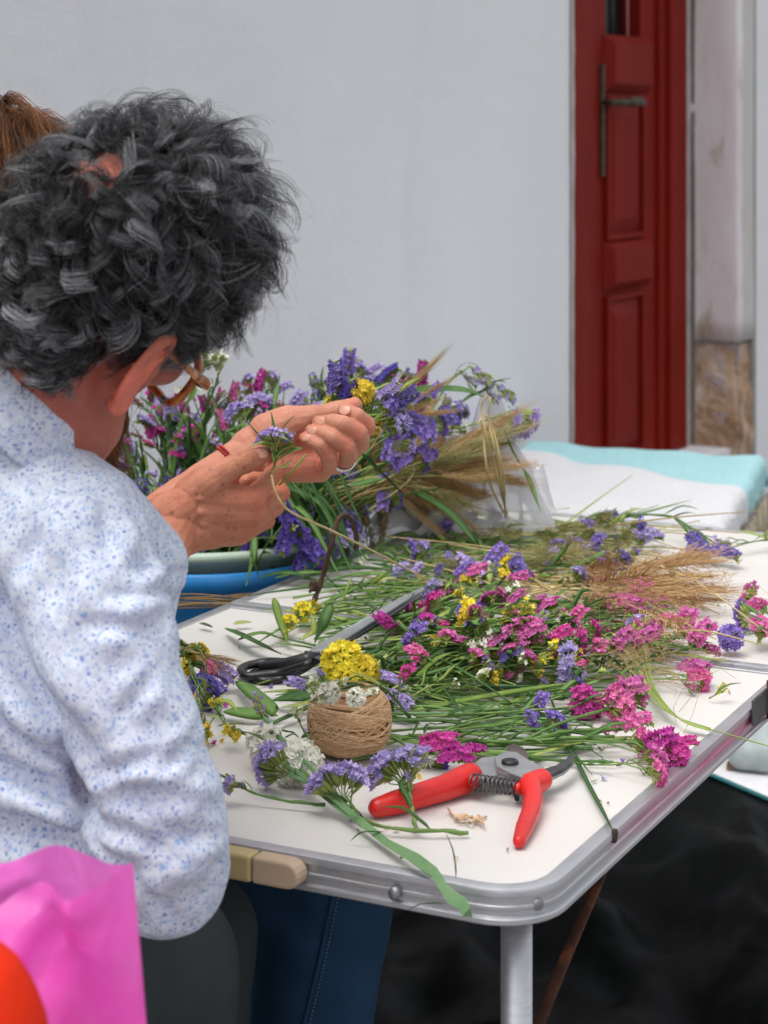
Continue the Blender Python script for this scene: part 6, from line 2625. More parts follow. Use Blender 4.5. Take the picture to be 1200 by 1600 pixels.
def scalp(th_dir):
    """point and normal on the cranium in head frame"""
    d = th_dir / np.linalg.norm(th_dir)
    p = d * CRX + np.array([0, -.006, .022])
    nn = d / CRX
    nn /= np.linalg.norm(nn)
    return p, nn


def hair_ok(p):
    x, y, z = p
    if y > .068 and z < .062:                 # forehead and face
        return False
    if y > .020 and z < -.002:                # temples in front of the ears
        return False
    if y > -.034 and z < -.012:                # round the ears
        return False
    if z < -.064:
        return False
    return True


def scalp_under(px, py):
    """the point of the scalp under a photo pixel, in the head frame"""
    Rt = np.array(HM).T
    o = Rt @ (np.array([0, 0, CZ]) - np.array(HC)) - np.array([0, -.006, .022])
    d = Rt @ np.array(W(px, py, 1.0) - Vector((0, 0, CZ)))
    o, d = o / CRX, d / CRX
    a, b, c = d @ d, o @ d, o @ o - 1
    t = (-b - math.sqrt(max(0, b * b - a * c))) / a
    return (o + d * t) * CRX + np.array([0, -.006, .022])


BALD = scalp_under(150, 268)
sites = []
for _i in range(14):
    _d = BALD - np.array([0, -.006, .022]) + hr.normal(0, .024, 3)
    _p, _n = scalp(_d / CRX)
    if .016 < np.linalg.norm(_p - BALD) < .045:
        sites.append((_p, _n))
while len(sites) < 1060:
    d = hr.normal(size=3)
    p, nn = scalp(d)
    if not hair_ok(p):
        continue
    if np.linalg.norm(p - BALD) < .023 and hr.random() < .82:
        continue
    sites.append((p, nn))
# back of the head below the skull's widest part, down to the hairline on the nape
for i in range(300):
    a = hr.uniform(-1.15, .92)
    z = hr.uniform(-.074, -.030)
    t = (-.030 - z) / .077
    rr_ = .078 - .012 * t
    sites.append((np.array([rr_ * math.sin(a), -.022 - (.074 - .020 * t) * math.cos(a), z]), np.array([math.sin(a), -math.cos(a), -.25])))


def lock_curly(p, nn, rng):
    n = 18
    s = np.linspace(0, 1, n)
    crown = BALD * 1.22 + np.array([.004, .010, .006])
    flow = p - crown
    flow -= nn * (flow @ nn)
    flow /= np.linalg.norm(flow) + 1e-6
    top = max(0., (p[2] + .02) / .12)
    L = rng.uniform(.050, .086) * (.55 + .5 * min(1, max(0, top + .2)))
    if p[2] < -.04:
        L = rng.uniform(.022, .034)
    side = np.cross(nn, flow) * rng.normal(0, .55)
    dirv = flow + side
    dirv /= np.linalg.norm(dirv)
    if np.linalg.norm(p - BALD) < .050:
        dirv = (p - BALD) * .5 + rng.normal(0, .022, 3)
        dirv -= nn * (dirv @ nn)
        dirv /= np.linalg.norm(dirv)
        L *= .8
    lift = rng.uniform(.20, .47) * min(1, .55 + .5 * top)
    if p[2] < -.04:
        lift = .34
    near_bald = np.linalg.norm(p - BALD)
    rad = rng.uniform(.0065, .0125) * (.75 if p[2] < -.04 else 1)
    turns = rng.uniform(.9, 1.9)
    ph = rng.uniform(0, 6.28)
    cl = p[None] - nn[None] * .002 + nn[None] * (L * lift * (s * 1.9 - s ** 2 * 1.15))[:, None] + dirv[None] * (L * .80 * s ** 1.15)[:, None]
    e1 = np.cross(dirv, nn)
    sg = 1 if rng.random() < .5 else -1
    A = (rad * np.minimum(1, s * 3))[:, None]
    an = ph + sg * turns * 6.28 * s
    an0 = ph
    cl = cl + A * ((np.cos(an) - 0)[:, None] * e1[None] + (np.sin(an))[:, None] * (nn * .8 + dirv * .35)[None])
    cl = p[None] + (cl - p[None]) * (1 - .22 * min(1, max(0, p[1] - .01) / .06))
    tint = np.clip((rng.beta(.6, 9.) if rng.random() < .84 else rng.uniform(.3, 1.0)) + .03 * top, 0, 1)
    return cl, tint


cv, tn_ = hair_locks(HM, HC, sites, lock_curly, 26, 18, hr, .0036, .0007)
M['hair'] = mat_hair('grey_hair', (.0035, .004, .005), (.46, .47, .49), .25, .32)
hm = strand_mesh(cv, hr.uniform(.00016, .00034, len(cv)), tn_, 'hair')
hair = obj('hair', hm, M['hair'], man)
# flyaway single hairs
sites2 = [sites[i] for i in hr.integers(0, 700, 260)]


def lock_fly(p, nn, rng):
    cl, t = lock_curly(p, nn, rng)
    return p[None] + (cl - p[None]) * rng.uniform(1.05, 1.3), t + .1


cv, tn_ = hair_locks(HM, HC, sites2, lock_fly, 3, 18, hr, .006, .004)
obj('flyaway_hair', strand_mesh(cv, .00013, tn_, 'flyaway_hair'), M['hair'], man)
# dense dark underlayer close to the scalp
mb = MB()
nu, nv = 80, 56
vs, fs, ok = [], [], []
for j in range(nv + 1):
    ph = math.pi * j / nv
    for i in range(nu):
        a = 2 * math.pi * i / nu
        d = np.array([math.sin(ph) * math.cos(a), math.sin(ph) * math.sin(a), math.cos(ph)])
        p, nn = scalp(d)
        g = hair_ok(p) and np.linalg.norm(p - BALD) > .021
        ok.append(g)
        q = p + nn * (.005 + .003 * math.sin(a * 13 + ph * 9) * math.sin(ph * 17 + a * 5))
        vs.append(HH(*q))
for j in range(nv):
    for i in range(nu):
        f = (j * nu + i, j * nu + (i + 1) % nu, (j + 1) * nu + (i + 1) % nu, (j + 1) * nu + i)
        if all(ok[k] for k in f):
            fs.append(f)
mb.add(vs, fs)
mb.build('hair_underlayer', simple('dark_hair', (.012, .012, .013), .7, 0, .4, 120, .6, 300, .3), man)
# short stubble sideburn in front of the ear
sb = []
for i in range(260):
    y, z = hr.uniform(.012, .036), hr.uniform(-.030, .010)
    x = .071 - .25 * max(0, y - .02) - .02 * max(0, -z)
    sb.append((np.array([x, y, z]), np.array([.95, .2, 0])))


def lock_side(p, nn, rng):
    s = np.linspace(0, 1, 6)
    return p[None] + np.outer(s, np.array([.25, -.45, -.8]) * rng.uniform(.006, .013)) + nn[None] * (s * .003)[:, None], rng.uniform(.1, .7)


cv, tn_ = hair_locks(HM, HC, sb, lock_side, 4, 6, hr, .003, .001)
obj('sideburn', strand_mesh(cv, .00016, tn_, 'sideburn'), M['hair'], man)

# --- glasses, slid down the nose
def mat_tort():
    k = NT('tortoiseshell')
    nz = k.noise(55, 3, .55, k.coord(), .8)
    c = k.ramp(nz.outputs['Fac'], [(.36, lin(.02, .008, .004)), (.48, lin(.42, .11, .012)), (.62, lin(.66, .25, .035))])
    k.principled(c.outputs[0], .18, 0, .6)
    return k.m


M['tort'] = mat_tort()
gl = empty('glasses', HH(0, .112, -.03) + Vector((-.004, 0, -.008)))
tag(gl, 'tortoiseshell glasses on the face of the man', 'glasses')
G0 = HH(0, .112, -.03)
for s in (-1, 1):
    mb = MB()
    pts = []
    for i in range(28):
        a = 2 * math.pi * i / 28
        cx, cy = math.cos(a), math.sin(a)
        ex = math.copysign(abs(cx) ** .75, cx) * .0270
        ey = math.copysign(abs(cy) ** .75, cy) * .0225
        pts.append(HH(s * (.034 + ex), .112 - .006 * abs(ex + .0) / .026 - .010 * max(0, ex) / .026, -.036 + ey) - G0)
    mb.tube(pts, .0038, 8, False, True)
    fr = mb.build('frame', M['tort'], gl)
    mb = MB()
    c = sum(pts, Vector()) / len(pts)
    mb.add([c] + pts, [(0, i + 1, (i + 1) % 28 + 1) for i in range(28)])
    k = NT('spectacle_lens')
    g = k.n('ShaderNodeBsdfGlossy')
    g.inputs['Roughness'].default_value = .02
    tr = k.n('ShaderNodeBsdfTransparent')
    mx = k.n('ShaderNodeMixShader')
    mx.inputs[0].default_value = .08
    k.l(tr.outputs[0], mx.inputs[1])
    k.l(g.outputs[0], mx.inputs[2])
    k.l(mx.outputs[0], k.out.inputs['Surface'])
    mb.build('lens', k.m, gl)
    mb = MB()
    mb.tube([HH(s * .062, .100, -.024) - G0, HH(s * .076, .088, -.020) - G0, HH(s * .080, .040, -.012) - G0, HH(s * .081, .002, -.006) - G0, HH(s * .080, -.020, -.028) - G0], [.0042, .0036, .0024, .0022, .0022], 8, flat=1.5)
    mb.build('temple', M['tort'], gl)
mb = MB()
mb.tube(bez([HH(-.010, .112, -.030) - G0, HH(0, .117, -.026) - G0, HH(.010, .112, -.030) - G0], 8), .0028, 8)
mb.build('bridge', M['tort'], gl)

# --- shirt
def mat_shirt():
    k = NT('flecked_shirt')
    v = k.coord()
    wob = k.noise(60, 3, .5, v)
    vv = k.n('ShaderNodeMixRGB')
    vv.inputs[0].default_value = .012
    k.l(v, vv.inputs[1])
    k.l(wob.outputs['Color'], vv.inputs[2])
    base = k.noise(140, 4, .65, v)
    c = k.ramp(base.outputs['Fac'], [(.34, lin(.50, .54, .67)), (.60, lin(.67, .72, .80))]).outputs[0]
    # fine grey lilac sprigs
    v1 = k.n('ShaderNodeTexVoronoi')
    v1.inputs['Scale'].default_value = 300
    k.l(vv.outputs[0], v1.inputs['Vector'])
    d1 = k.ramp(v1.outputs['Distance'], [(.26, lin(1, 1, 1)), (.44, lin(0, 0, 0))]).outputs[0]
    s1 = k.n('ShaderNodeSeparateColor')
    k.l(v1.outputs['Color'], s1.inputs[0])
    c = k.mix(k.math('MULTIPLY', k.math('MULTIPLY', d1, k.math('GREATER_THAN', s1.outputs[0], .28)), .70), c, lin(.27, .36, .64))
    # larger blue dots
    v2 = k.n('ShaderNodeTexVoronoi')
    v2.inputs['Scale'].default_value = 215
    k.l(vv.outputs[0], v2.inputs['Vector'])
    s2 = k.n('ShaderNodeSeparateColor')
    k.l(v2.outputs['Color'], s2.inputs[0])
    d2 = k.ramp(v2.outputs['Distance'], [(.17, lin(1, 1, 1)), (.36, lin(0, 0, 0))]).outputs[0]
    dc = k.ramp(s2.outputs[1], [(.0, lin(.05, .10, .34)), (.4, lin(.08, .22, .56)), (.7, lin(.18, .44, .74)), (1, lin(.07, .08, .27))]).outputs[0]
    c = k.mix(k.math('MULTIPLY', k.math('MULTIPLY', d2, k.math('GREATER_THAN', s2.outputs[0], .26)), .74), c, dc)
    wv = k.noise(900, 2, .5, v)
    sr = k.noise(35, 4, .55, v)
    h = k.math('ADD', k.math('MULTIPLY', wv.outputs['Fac'], .35), sr.outputs['Fac'])
    k.principled(c, .9, 0, .15, k.bump(h, .35, .004))
    return k.m


M['shirt'] = mat_shirt()
S = MB()
px_chain = lambda L: S.chain([(W(x, y, d), r * d / F) for x, y, r, d in L], 22)
# right sleeve: shoulder, bulge over the forearm, upper arm to the elbow
px_chain([(-40, 800, 150, 1.62), (50, 810, 132, 1.585), (112, 838, 120, 1.56), (158, 960, 117, 1.53), (184, 1060, 104, 1.51), (226, 1180, 99, 1.50), (248, 1290, 111, 1.505), (248, 1350, 109, 1.52)])
px_chain([(112, 838, 118, 1.56), (206, 888, 93, 1.60)])
px_chain([(236, 1340, 116, 1.53), (222, 1200, 86, 1.60), (212, 1000, 62, 1.72), (224, 900, 66, 1.775)])
# shoulders, chest and back
px_chain([(-40, 770, 150, 1.65), (-150, 800, 150, 1.78)])
px_chain([(-60, 860, 170, 1.68), (-120, 1050, 215, 1.74), (-150, 1230, 230, 1.74), (-190, 1420, 250, 1.72)])
px_chain([(-140, 830, 120, 1.85), (-90, 985, 105, 1.93), (40, 960, 92, 1.955)])
# blousing folds of the shirt below the arm
for (x0, y0, x1, y1, r0, r1, d0, d1) in ((-120, 920, 84, 1120, 92, 46, 1.585, 1.535), (-100, 1080, 92, 1200, 74, 34, 1.555, 1.53), (-110, 1200, 98, 1262, 66, 33, 1.55, 1.525), (-100, 1340, 98, 1316, 72, 36, 1.545, 1.53), (0, 860, 96, 1010, 90, 50, 1.60, 1.55), (-90, 1450, 70, 1420, 80, 50, 1.56, 1.56), (-150, 1000, -60, 1300, 150, 150, 1.60, 1.60), (20, 1120, 128, 1300, 80, 76, 1.585, 1.585), (70, 1170, 150, 1320, 66, 60, 1.56, 1.56), (128, 1300, 120, 1450, 76, 70, 1.61, 1.62)):
    S.cone(W(x0, y0, d0), r0 * d0 / F, W(x1, y1, d1), r1 * d1 / F, 18)
me = remesh(S, .0034, 4, .5)
c = co_of(me)
n_ = no_of(me)


def ridges(c, axis, freq, seed, warp=.35):
    """rounded cloth ridges perpendicular to axis"""
    a = np.asarray(axis, float)
    a /= np.linalg.norm(a)
    w = SineNoise(seed, 14, 10)(c)
    ph = c @ a * freq + warp * w * 2.2
    q = np.sin(ph)
    return np.sign(q) * np.abs(q) ** .8


def ball(c, px, py, d, rad):
    p = np.array(W(px, py, d))
    return np.exp(-((c - p) ** 2).sum(1) / rad ** 2)


disp = .0022 * SineNoise(41, 28, 16)(c) + .0010 * SineNoise(42, 75, 18)(c)
disp += .0042 * ridges(c, (.55, 0, .85), 150, 3) * ball(c, 150, 1230, 1.45, .075)
disp += .0040 * ridges(c, (.8, 0, -.6), 170, 4) * ball(c, 210, 900, 1.5, .05)
disp += .0045 * ridges(c, (.3, 0, .95), 120, 5) * ball(c, 30, 1230, 1.5, .11)
disp += .0035 * ridges(c, (.75, 0, .6), 130, 6) * ball(c, 60, 960, 1.5, .07)
disp += .0036 * ridges(c, (-.4, 0, .9), 140, 7) * ball(c, 260, 1360, 1.45, .06)
_sb = __import__('mathutils.bvhtree', fromlist=['BVHTree']).BVHTree.FromPolygons([v.co for v in me.vertices], [tuple(p.vertices) for p in me.polygons])


def on_shirt(x, y):
    o = Vector((0, 0, CZ))
    h = _sb.ray_cast(o, (W(x, y, 1) - o).normalized())
    return h[0]


# sharp creases: a furrow with a raised lip beside it
for (ln, wd_, dp) in ((((132, 1225), (210, 1190), (318, 1165)), .0050, .0050), (((134, 1245), (230, 1240), (345, 1262)), .0050, .0060), (((136, 1275), (220, 1310), (340, 1350)), .0055, .0060), (((140, 1300), (200, 1370), (290, 1440)), .0055, .0050),
                      (((296, 890), (240, 925), (170, 930)), .0050, .0060), (((286, 950), (220, 985), (140, 975)), .0055, .0060), (((286, 1005), (240, 1050), (190, 1120)), .0050, .0050), (((120, 1190), (70, 1110), (5, 1010)), .0070, .0085), (((122, 1200), (60, 1160), (4, 1120)), .0065, .0070),
                      (((124, 1262), (70, 1232), (6, 1210)), .0065, .0080), (((124, 1330), (70, 1290), (6, 1280)), .0060, .0060), (((60, 1400), (30, 1370), (4, 1350)), .0060, .0060), (((70, 760), (50, 850), (20, 960)), .0070, .0045), (((150, 760), (170, 850), (150, 930)), .0065, .0040), (((205, 810), (230, 860), (222, 900)), .0050, .0045), (((310, 1120), (280, 1180), (230, 1210)), .0045, .0040), (((348, 1300), (300, 1310), (250, 1290)), .0045, .0040)):
    P_ = [on_shirt(x, y) for x, y in ln]
    P_ = [p for p in P_ if p is not None]
    if len(P_) < 2:
        continue
    Q_ = np.array([tuple(q) for q in bez(P_, 40)])
    m_ = np.full(len(c), 9.0)
    w_ = np.ones(len(c))
    for i_, q in enumerate(Q_):
        dd_ = ((c - q) ** 2).sum(1)
        up_d = dd_ < m_
        m_[up_d] = dd_[up_d]
        w_[up_d] = math.sin(math.pi * (.08 + .84 * i_ / 39))
    m_ = np.sqrt(m_)
    disp += w_ * (-dp * np.exp(-(m_ / wd_) ** 2) + .55 * dp * np.exp(-((m_ - 2.3 * wd_) / (1.3 * wd_)) ** 2))
set_co(me, c + n_ * disp[:, None])
shirt = obj('shirt', me, M['shirt'], man)
# collar, standing round the neck and folded over
nax = (NB[0] - NB[2]).normalized()
cc0 = W(38, 604, 1.612)
cx_ = nax.cross(Vector((0, 1, 0))).normalized()
cy_ = nax.cross(cx_)
mb = MB()
vs, fs = [], []
n = 56
prof = [(.066, -.030), (.0655, .004), (.0665, .022), (.0695, .027), (.0735, .023), (.080, .004), (.088, -.016), (.089, -.019), (.086, -.018), (.077, .000), (.071, .016)]
sn = SineNoise(77, 30, 12)
for i in range(n):
    a = 2 * math.pi * i / n
    for r, z in prof:
        p = cc0 + cx_ * (r * math.cos(a)) + cy_ * (r * math.sin(a)) + nax * z
        w = .0012 * sn(np.array([tuple(p)]))[0]
        vs.append(p + nax * w + (p - cc0) * w * 8)
k = len(prof)
for i in range(n):
    j = (i + 1) % n
    for q in range(k - 1):
        fs.append((i * k + q, j * k + q, j * k + q + 1, i * k + q + 1))
mb.add(vs, fs)
mb.build('collar', M['shirt'], man)

# --- trousers
def mat_cloth(name, c, var=.25, scale=900):
    k = NT(name)
    v = k.coord()
    nz = k.noise(scale, 3, .6, v)
    big = k.noise(14, 4, .6, v)
    f = k.math('ADD', k.math('MULTIPLY', nz.outputs['Fac'], .5), k.math('MULTIPLY', big.outputs['Fac'], .5))
    rp = k.ramp(f, [(.3, tuple(x * (1 - var) for x in c) + (1,)), (.7, tuple(min(1, x * (1 + var)) for x in c) + (1,))])
    k.principled(rp.outputs[0], .95, 0, .1, k.bump(k.math('ADD', nz.outputs['Fac'], big.outputs['Fac']), .3, .004))
    return k.m


M['trouser'] = mat_cloth('charcoal_cloth', (.040, .047, .050))
S = MB()
S.chain([(W(-330, 1560, 1.50), .105), (W(-80, 1560, 1.56), .092), (W(250, 1512, 1.70), .070), (W(252, 1600, 1.70), .062), (W(245, 2300, 1.70), .052), (W(245, 2600, 1.70), .048)], 20)
S.chain([(W(-330, 1560, 1.60), .105), (W(40, 1530, 1.80), .088), (W(296, 1452, 2.00), .066), (W(300, 1560, 2.01), .058), (W(296, 2200, 2.01), .05)], 20)
me = remesh(S, .007, 5)
c = co_of(me)
set_co(me, c + no_of(me) * (.0030 * SineNoise(51, 30, 16)(c) + .003 * ridges(c, (.7, 0, .5), 110, 9) * ball(c, 270, 1500, 1.6, .10))[:, None])
obj('trousers', me, M['trouser'], man)
S = MB()
for (x, d) in ((245, 1.70), (296, 2.01)):
    p = W(x, 190, d)
    S.chain([(Vector((p.x, p.y - .03, .05)), .045), (Vector((p.x + .06, p.y + .12, .04)), .040), (Vector((p.x + .08, p.y + .18, .038)), .034)], 16)
obj('shoes', remesh(S, .008, 3), M['black_plastic'], man)
stool = empty('stool', (W(-330, 1560, 1.55).x, 1.55, 0), .4)
tag(stool, 'low wooden stool under the seated man', 'stool')
zt = W(-330, 1560, 1.55).z - .105
mb = MB()
mb.box((-.17, -.17, zt - .03), (.17, .17, zt))
mb.build('seat', M['wood'], stool, False, bevel=.004)
for sx in (-1, 1):
    for sy in (-1, 1):
        mb = MB()
        mb.tube([(sx * .15, sy * .15, 0), (sx * .13, sy * .13, zt - .031)], .016, 10)
        mb.build('leg', M['wood'], stool)

# --- the woman behind him: long reddish hair, dark top, jeans
WM = rotm(48, 22, -6)
WC = W(-50, 330, 2.16)
WN = [WC + WM @ Vector((0, -.035, -.12)), W(-40, 640, 2.22), W(-70, 720, 2.24)]
mb = MB()
WH = head_prims(mb, WM, WC, WN)
mb.chain([(W(-70, 720, 2.24), .06), (W(-90, 900, 2.26), .10), (W(-150, 1320, 2.32), .12)], 18)
for (sx, ex, hx) in (((-160, 790, 2.14), (-60, 1060, 2.12), (60, 1090, 2.3)), ((40, 770, 2.36), (60, 1010, 2.42), (120, 1050, 2.5))):
    mb.chain([(W(*sx), .046), (W(*ex), .036), (W(*hx), .026)], 16)
    h = W(*hx)
    for q in range(4):
        mb.chain([(h + Vector((.02, .02, .012 - .010 * q)), .012), (h + Vector((.09, .03, .014 - .012 * q)), .009), (h + Vector((.14 - .01 * q, .035, .004 - .012 * q)), .007)], 10)
    mb.chain([(h, .02), (h + Vector((.05, .0, .035)), .011), (h + Vector((.09, .01, .035)), .008)], 10)
wb = remesh(mb, .0042, 4)
woman = obj('person', wb, M['skin_palm'])
tag(woman, 'person with long reddish brown hair and jeans sitting behind the man, mostly hidden', 'person')
S = MB()
S.chain([(W(-70, 735, 2.25), .085), (W(-90, 900, 2.26), .135), (W(-150, 1320, 2.32), .145)], 18)
for (sx, ex, hx) in (((-160, 790, 2.14), (-60, 1060, 2.12), (40, 1086, 2.26)), ((40, 790, 2.36), (56, 1010, 2.42), (104, 1046, 2.48))):
    S.chain([(W(*sx), .062), (W(*ex), .052), (W(*hx), .040)], 16)
obj('sweater', remesh(S, .007, 5), mat_cloth('navy_knit', (.010, .013, .024)), woman)
M['jeans'] = mat_cloth('blue_denim', (.022, .055, .110), .32, 1100)
S = MB()
kn = W(508, 1405, 2.13)
S.chain([(W(-170, 1330, 2.36), .13), (W(120, 1370, 2.26), .100), (kn, .070), (W(494, 1520, 2.11), .064), (W(470, 1760, 2.08), .060), (W(462, 2100, 2.06), .056)], 22)
S.chain([(W(-170, 1330, 2.46), .13), (W(160, 1330, 2.46), .098), (W(440, 1330, 2.44), .070), (W(436, 1700, 2.44), .056), (W(430, 1850, 2.44), .05)], 20)
me = remesh(S, .006, 5)
c = co_of(me)
set_co(me, c + no_of(me) * (.0026 * SineNoise(61, 26, 16)(c) + .0028 * ridges(c, (.6, 0, .8), 120, 12) * ball(c, 440, 1420, 2.05, .10))[:, None])
jeans = obj('jeans', me, M['jeans'], woman)
# double seam down the side of the leg
bv_ = BVHTree.FromPolygons([v.co for v in me.vertices], [tuple(p.vertices) for p in me.polygons])
for dx in (0, 9):
    sm_ = []
    for i in range(30):
        t = i / 29
        x, y = 522 - 45 * t - 9 * t * t + dx, 1385 + 240 * t
        o = Vector((0, 0, CZ))
        d = (W(x, y, 1) - o).normalized()
        hit = bv_.ray_cast(o, d)
        if hit[0] is not None:
            sm_.append(hit[0] + hit[1] * .0004)
    if len(sm_) > 4:
        mb = MB()
        if dx == 0:
            mb.tube(sm_, .0022, 6)
            mb.build('seam', M['jeans'], jeans)
        else:
            P_ = bez(sm_, 160)
            for i in range(0, 156, 4):
                mb.tube([P_[i], P_[i + 2]], .0009, 4)
            so = mb.build('stitching', simple('thread', (.12, .16, .20), .8), jeans)
            so['kind'] = 'stuff'
S = MB()
for (x, d) in ((462, 2.06), (430, 2.44)):
    p = W(x, 190, d)
    S.chain([(Vector((p.x, p.y, .05)), .042), (Vector((p.x + .12, p.y + .05, .04)), .036), (Vector((p.x + .16, p.y + .06, .036)), .03)], 14)
obj('shoes', remesh(S, .008, 3), M['black_plastic'], woman)
for s in (-1, 1):
    mb = MB()
    mb.ellipsoid(WH(s * .031, .089, -.018), .0095, None, 12, 8)
    mb.build('eye', simple('eye_ball', (.7, .68, .66), .2, 0, .05), woman)
sites = []
hw = np.random.default_rng(5)
while len(sites) < 620:
    d = hw.normal(size=3)
    p, nn = scalp(d)
    if p[1] > .06 and p[2] < .06 or (p[1] > .0 and p[2] < -.01) or p[2] < -.06:
        continue
    sites.append((p, nn))
gl_ = np.array(WM).T @ np.array([0, 0, -1.0])


def lock_long(p, nn, rng):
    n = 26
    s = np.linspace(0, 1, n)
    flow = p - np.array([0, 0, .13])
    flow -= nn * (flow @ nn)
    flow /= np.linalg.norm(flow) + 1e-6
    L = rng.uniform(.26, .40)
    side = np.array([np.sign(p[0]) * .09, -.02, 0]) if p[1] > -.03 else np.array([p[0] * .6, -.07, 0])
    cl = [p + nn * .003]
    v = nn * .45 + flow * .8
    for i in range(1, n):
        t = i / n
        g = gl_ * min(1, .25 + t * 1.3)
        v = v * .72 + (flow * max(0, .6 - t * 1.2) + g * .9) * .28
        st = v / (np.linalg.norm(v) + 1e-6) * (L / n)
        q = cl[-1] + st
        # keep outside the skull
        e = (q - np.array([0, -.006, .0])) / np.array([.094, .112, .125])
        r = np.linalg.norm(e)
        if r < 1:
            q = np.array([0, -.006, .0]) + e / r * np.array([.094, .112, .125])
        cl.append(q)
    cl = np.array(cl)
    w = rng.uniform(.007, .015)
    ph, ph2, fq = rng.uniform(0, 6.28), rng.uniform(0, 6.28), rng.uniform(3.0, 5.0)
    cl = cl + (w * (.35 + s * .8) * np.minimum(1, s * 8))[:, None] * np.stack([np.sin(fq * 6.28 * s + ph), np.cos(fq * 6.28 * s + ph2), np.sin(fq * 5 * s + ph2)], 1)
    return cl, rng.beta(2, 2)


cv, tn_ = hair_locks(WM, WC, sites, lock_long, 26, 26, hw, .009, .010)
M['auburn'] = mat_hair('auburn_hair', (.055, .020, .008), (.25, .105, .040), .5, .25)
obj('hair', strand_mesh(cv, .0003, tn_, 'hair'), M['auburn'], woman)
# curls that show under his chin
sites3 = [(np.array(W(130 + hw.uniform(0, 62), 645 + hw.uniform(-40, 25), 2.10 + hw.uniform(-.03, .03))), np.array([0.2, -.9, .2])) for _ in range(34)]


def lock_hang(p, nn, rng):
    n = 26
    s = np.linspace(0, 1, n)
    L = rng.uniform(.07, .105)
    ph = rng.uniform(0, 6.28)
    r = rng.uniform(.008, .014)
    cl = p[None] + np.outer(s, [.016, 0, -1.0]) * L
    return cl + (r * (.3 + .7 * s))[:, None] * np.stack([np.sin(5.5 * s + ph * .3), np.cos(7 * s + ph), .5 * np.sin(6 * s + ph)], 1), rng.beta(3, 2)


cv, tn_ = hair_locks(np.eye(3), (0, 0, 0), sites3, lock_hang, 60, 26, hw, .006, .003)
obj('hair_curls', strand_mesh(cv, .0003, tn_, 'hair_curls'), M['auburn'], woman)
wst = empty('stool', (W(-170, 1330, 2.4).x, 2.4, 0), .2)
tag(wst, 'low wooden stool under the person with reddish hair', 'stool')
zt = W(-170, 1330, 2.4).z - .13
mb = MB()
mb.box((-.17, -.17, zt - .03), (.17, .17, zt))
mb.build('seat', M['wood'], wst, False, bevel=.004)
for sx in (-1, 1):
    for sy in (-1, 1):
        mb = MB()
        mb.tube([(sx * .15, sy * .15, 0), (sx * .13, sy * .13, zt - .031)], .016, 10)
        mb.build('leg', M['wood'], wst)

# ------------------------------------------------------------------ stems held in the hands
def held(path, heads, colour, label, **kw):
    return sprig(path, heads, colour, label, **kw)


def hz(p, d):
    return p * d / F


held([W(424, 742, 1.93), W(430, 718, 1.925), W(420, 700, 1.922), W(398, 672, 1.915), W(380, 654, 1.912)], [(W(383, 656, 1.912), hz(30, 1.91), 'fan', None, Vector((-.55, -.2, .8))), (W(374, 652, 1.912), hz(26, 1.91), 'fan', None, Vector((-.75, -.1, .7)))], 'lilac',
     'tiny lilac sprig on a thin stem pinched between thumb and finger', r=.0009, wing=.0013, leaves=2, up=(1, .2, .3))
held([W(470, 700, 1.94), W(452, 703, 1.928), W(434, 712, 1.92), W(428, 716, 1.918)], [(W(434, 703, 1.92), hz(34, 1.92), 'fan', None, Vector((-.1, -.1, 1))), (W(446, 697, 1.925), hz(28, 1.92), 'buds', None, Vector((.35, -.1, .9))), (W(430, 700, 1.915), hz(34, 1.92), 'fan', None, Vector((-.35, -.1, .8)))], 'lilac',
     'lilac fan shaped statice head held in front of the palm', r=.0012, wing=.002, leaves=3, up=(-1, .25, .2), lime=True)
for (a, b, c) in (((430, 716), (440, 704), (462, 690)), ((432, 720), (452, 708), (474, 700)), ((428, 722), (426, 705), (420, 694)), ((426, 730), (424, 748), (410, 764)), ((430, 728), (444, 730), (455, 718))):
    blade([W(*a, 1.916), W(*b, 1.918), W(*c, 1.922)], .0032, 'short green leaf on the stems pinched between the fingers', 'short leaves pinched between the fingers', 'lime', 'leaf', 'leaf', 7)
mb = MB()
root = W(424, 742, 1.915)
mb.tube(bez([Vector((0, 0, 0)), W(432, 772, 1.91) - root, W(455, 800, 1.93) - root, W(520, 830, 2.1) - root, W(600, 870, 2.35) - root, on(690, 918, .03) - root], 40), [.0012] * 30 + [.0011] * 10, 6)
tag(mb.build('straw', M['straw'], None, True, root), 'long pale straw curving down from the pinching fingers onto the heap', 'straw')
mb = MB()
root = W(478, 710, 1.95)
mb.tube(bez([Vector((0, 0, 0)), W(460, 732, 1.95) - root, W(436, 758, 1.955) - root], 8), .0011, 6)
tag(mb.build('straw', M['lime'], None, True, root), 'short green stem crossing the palm below the little finger', 'stem')
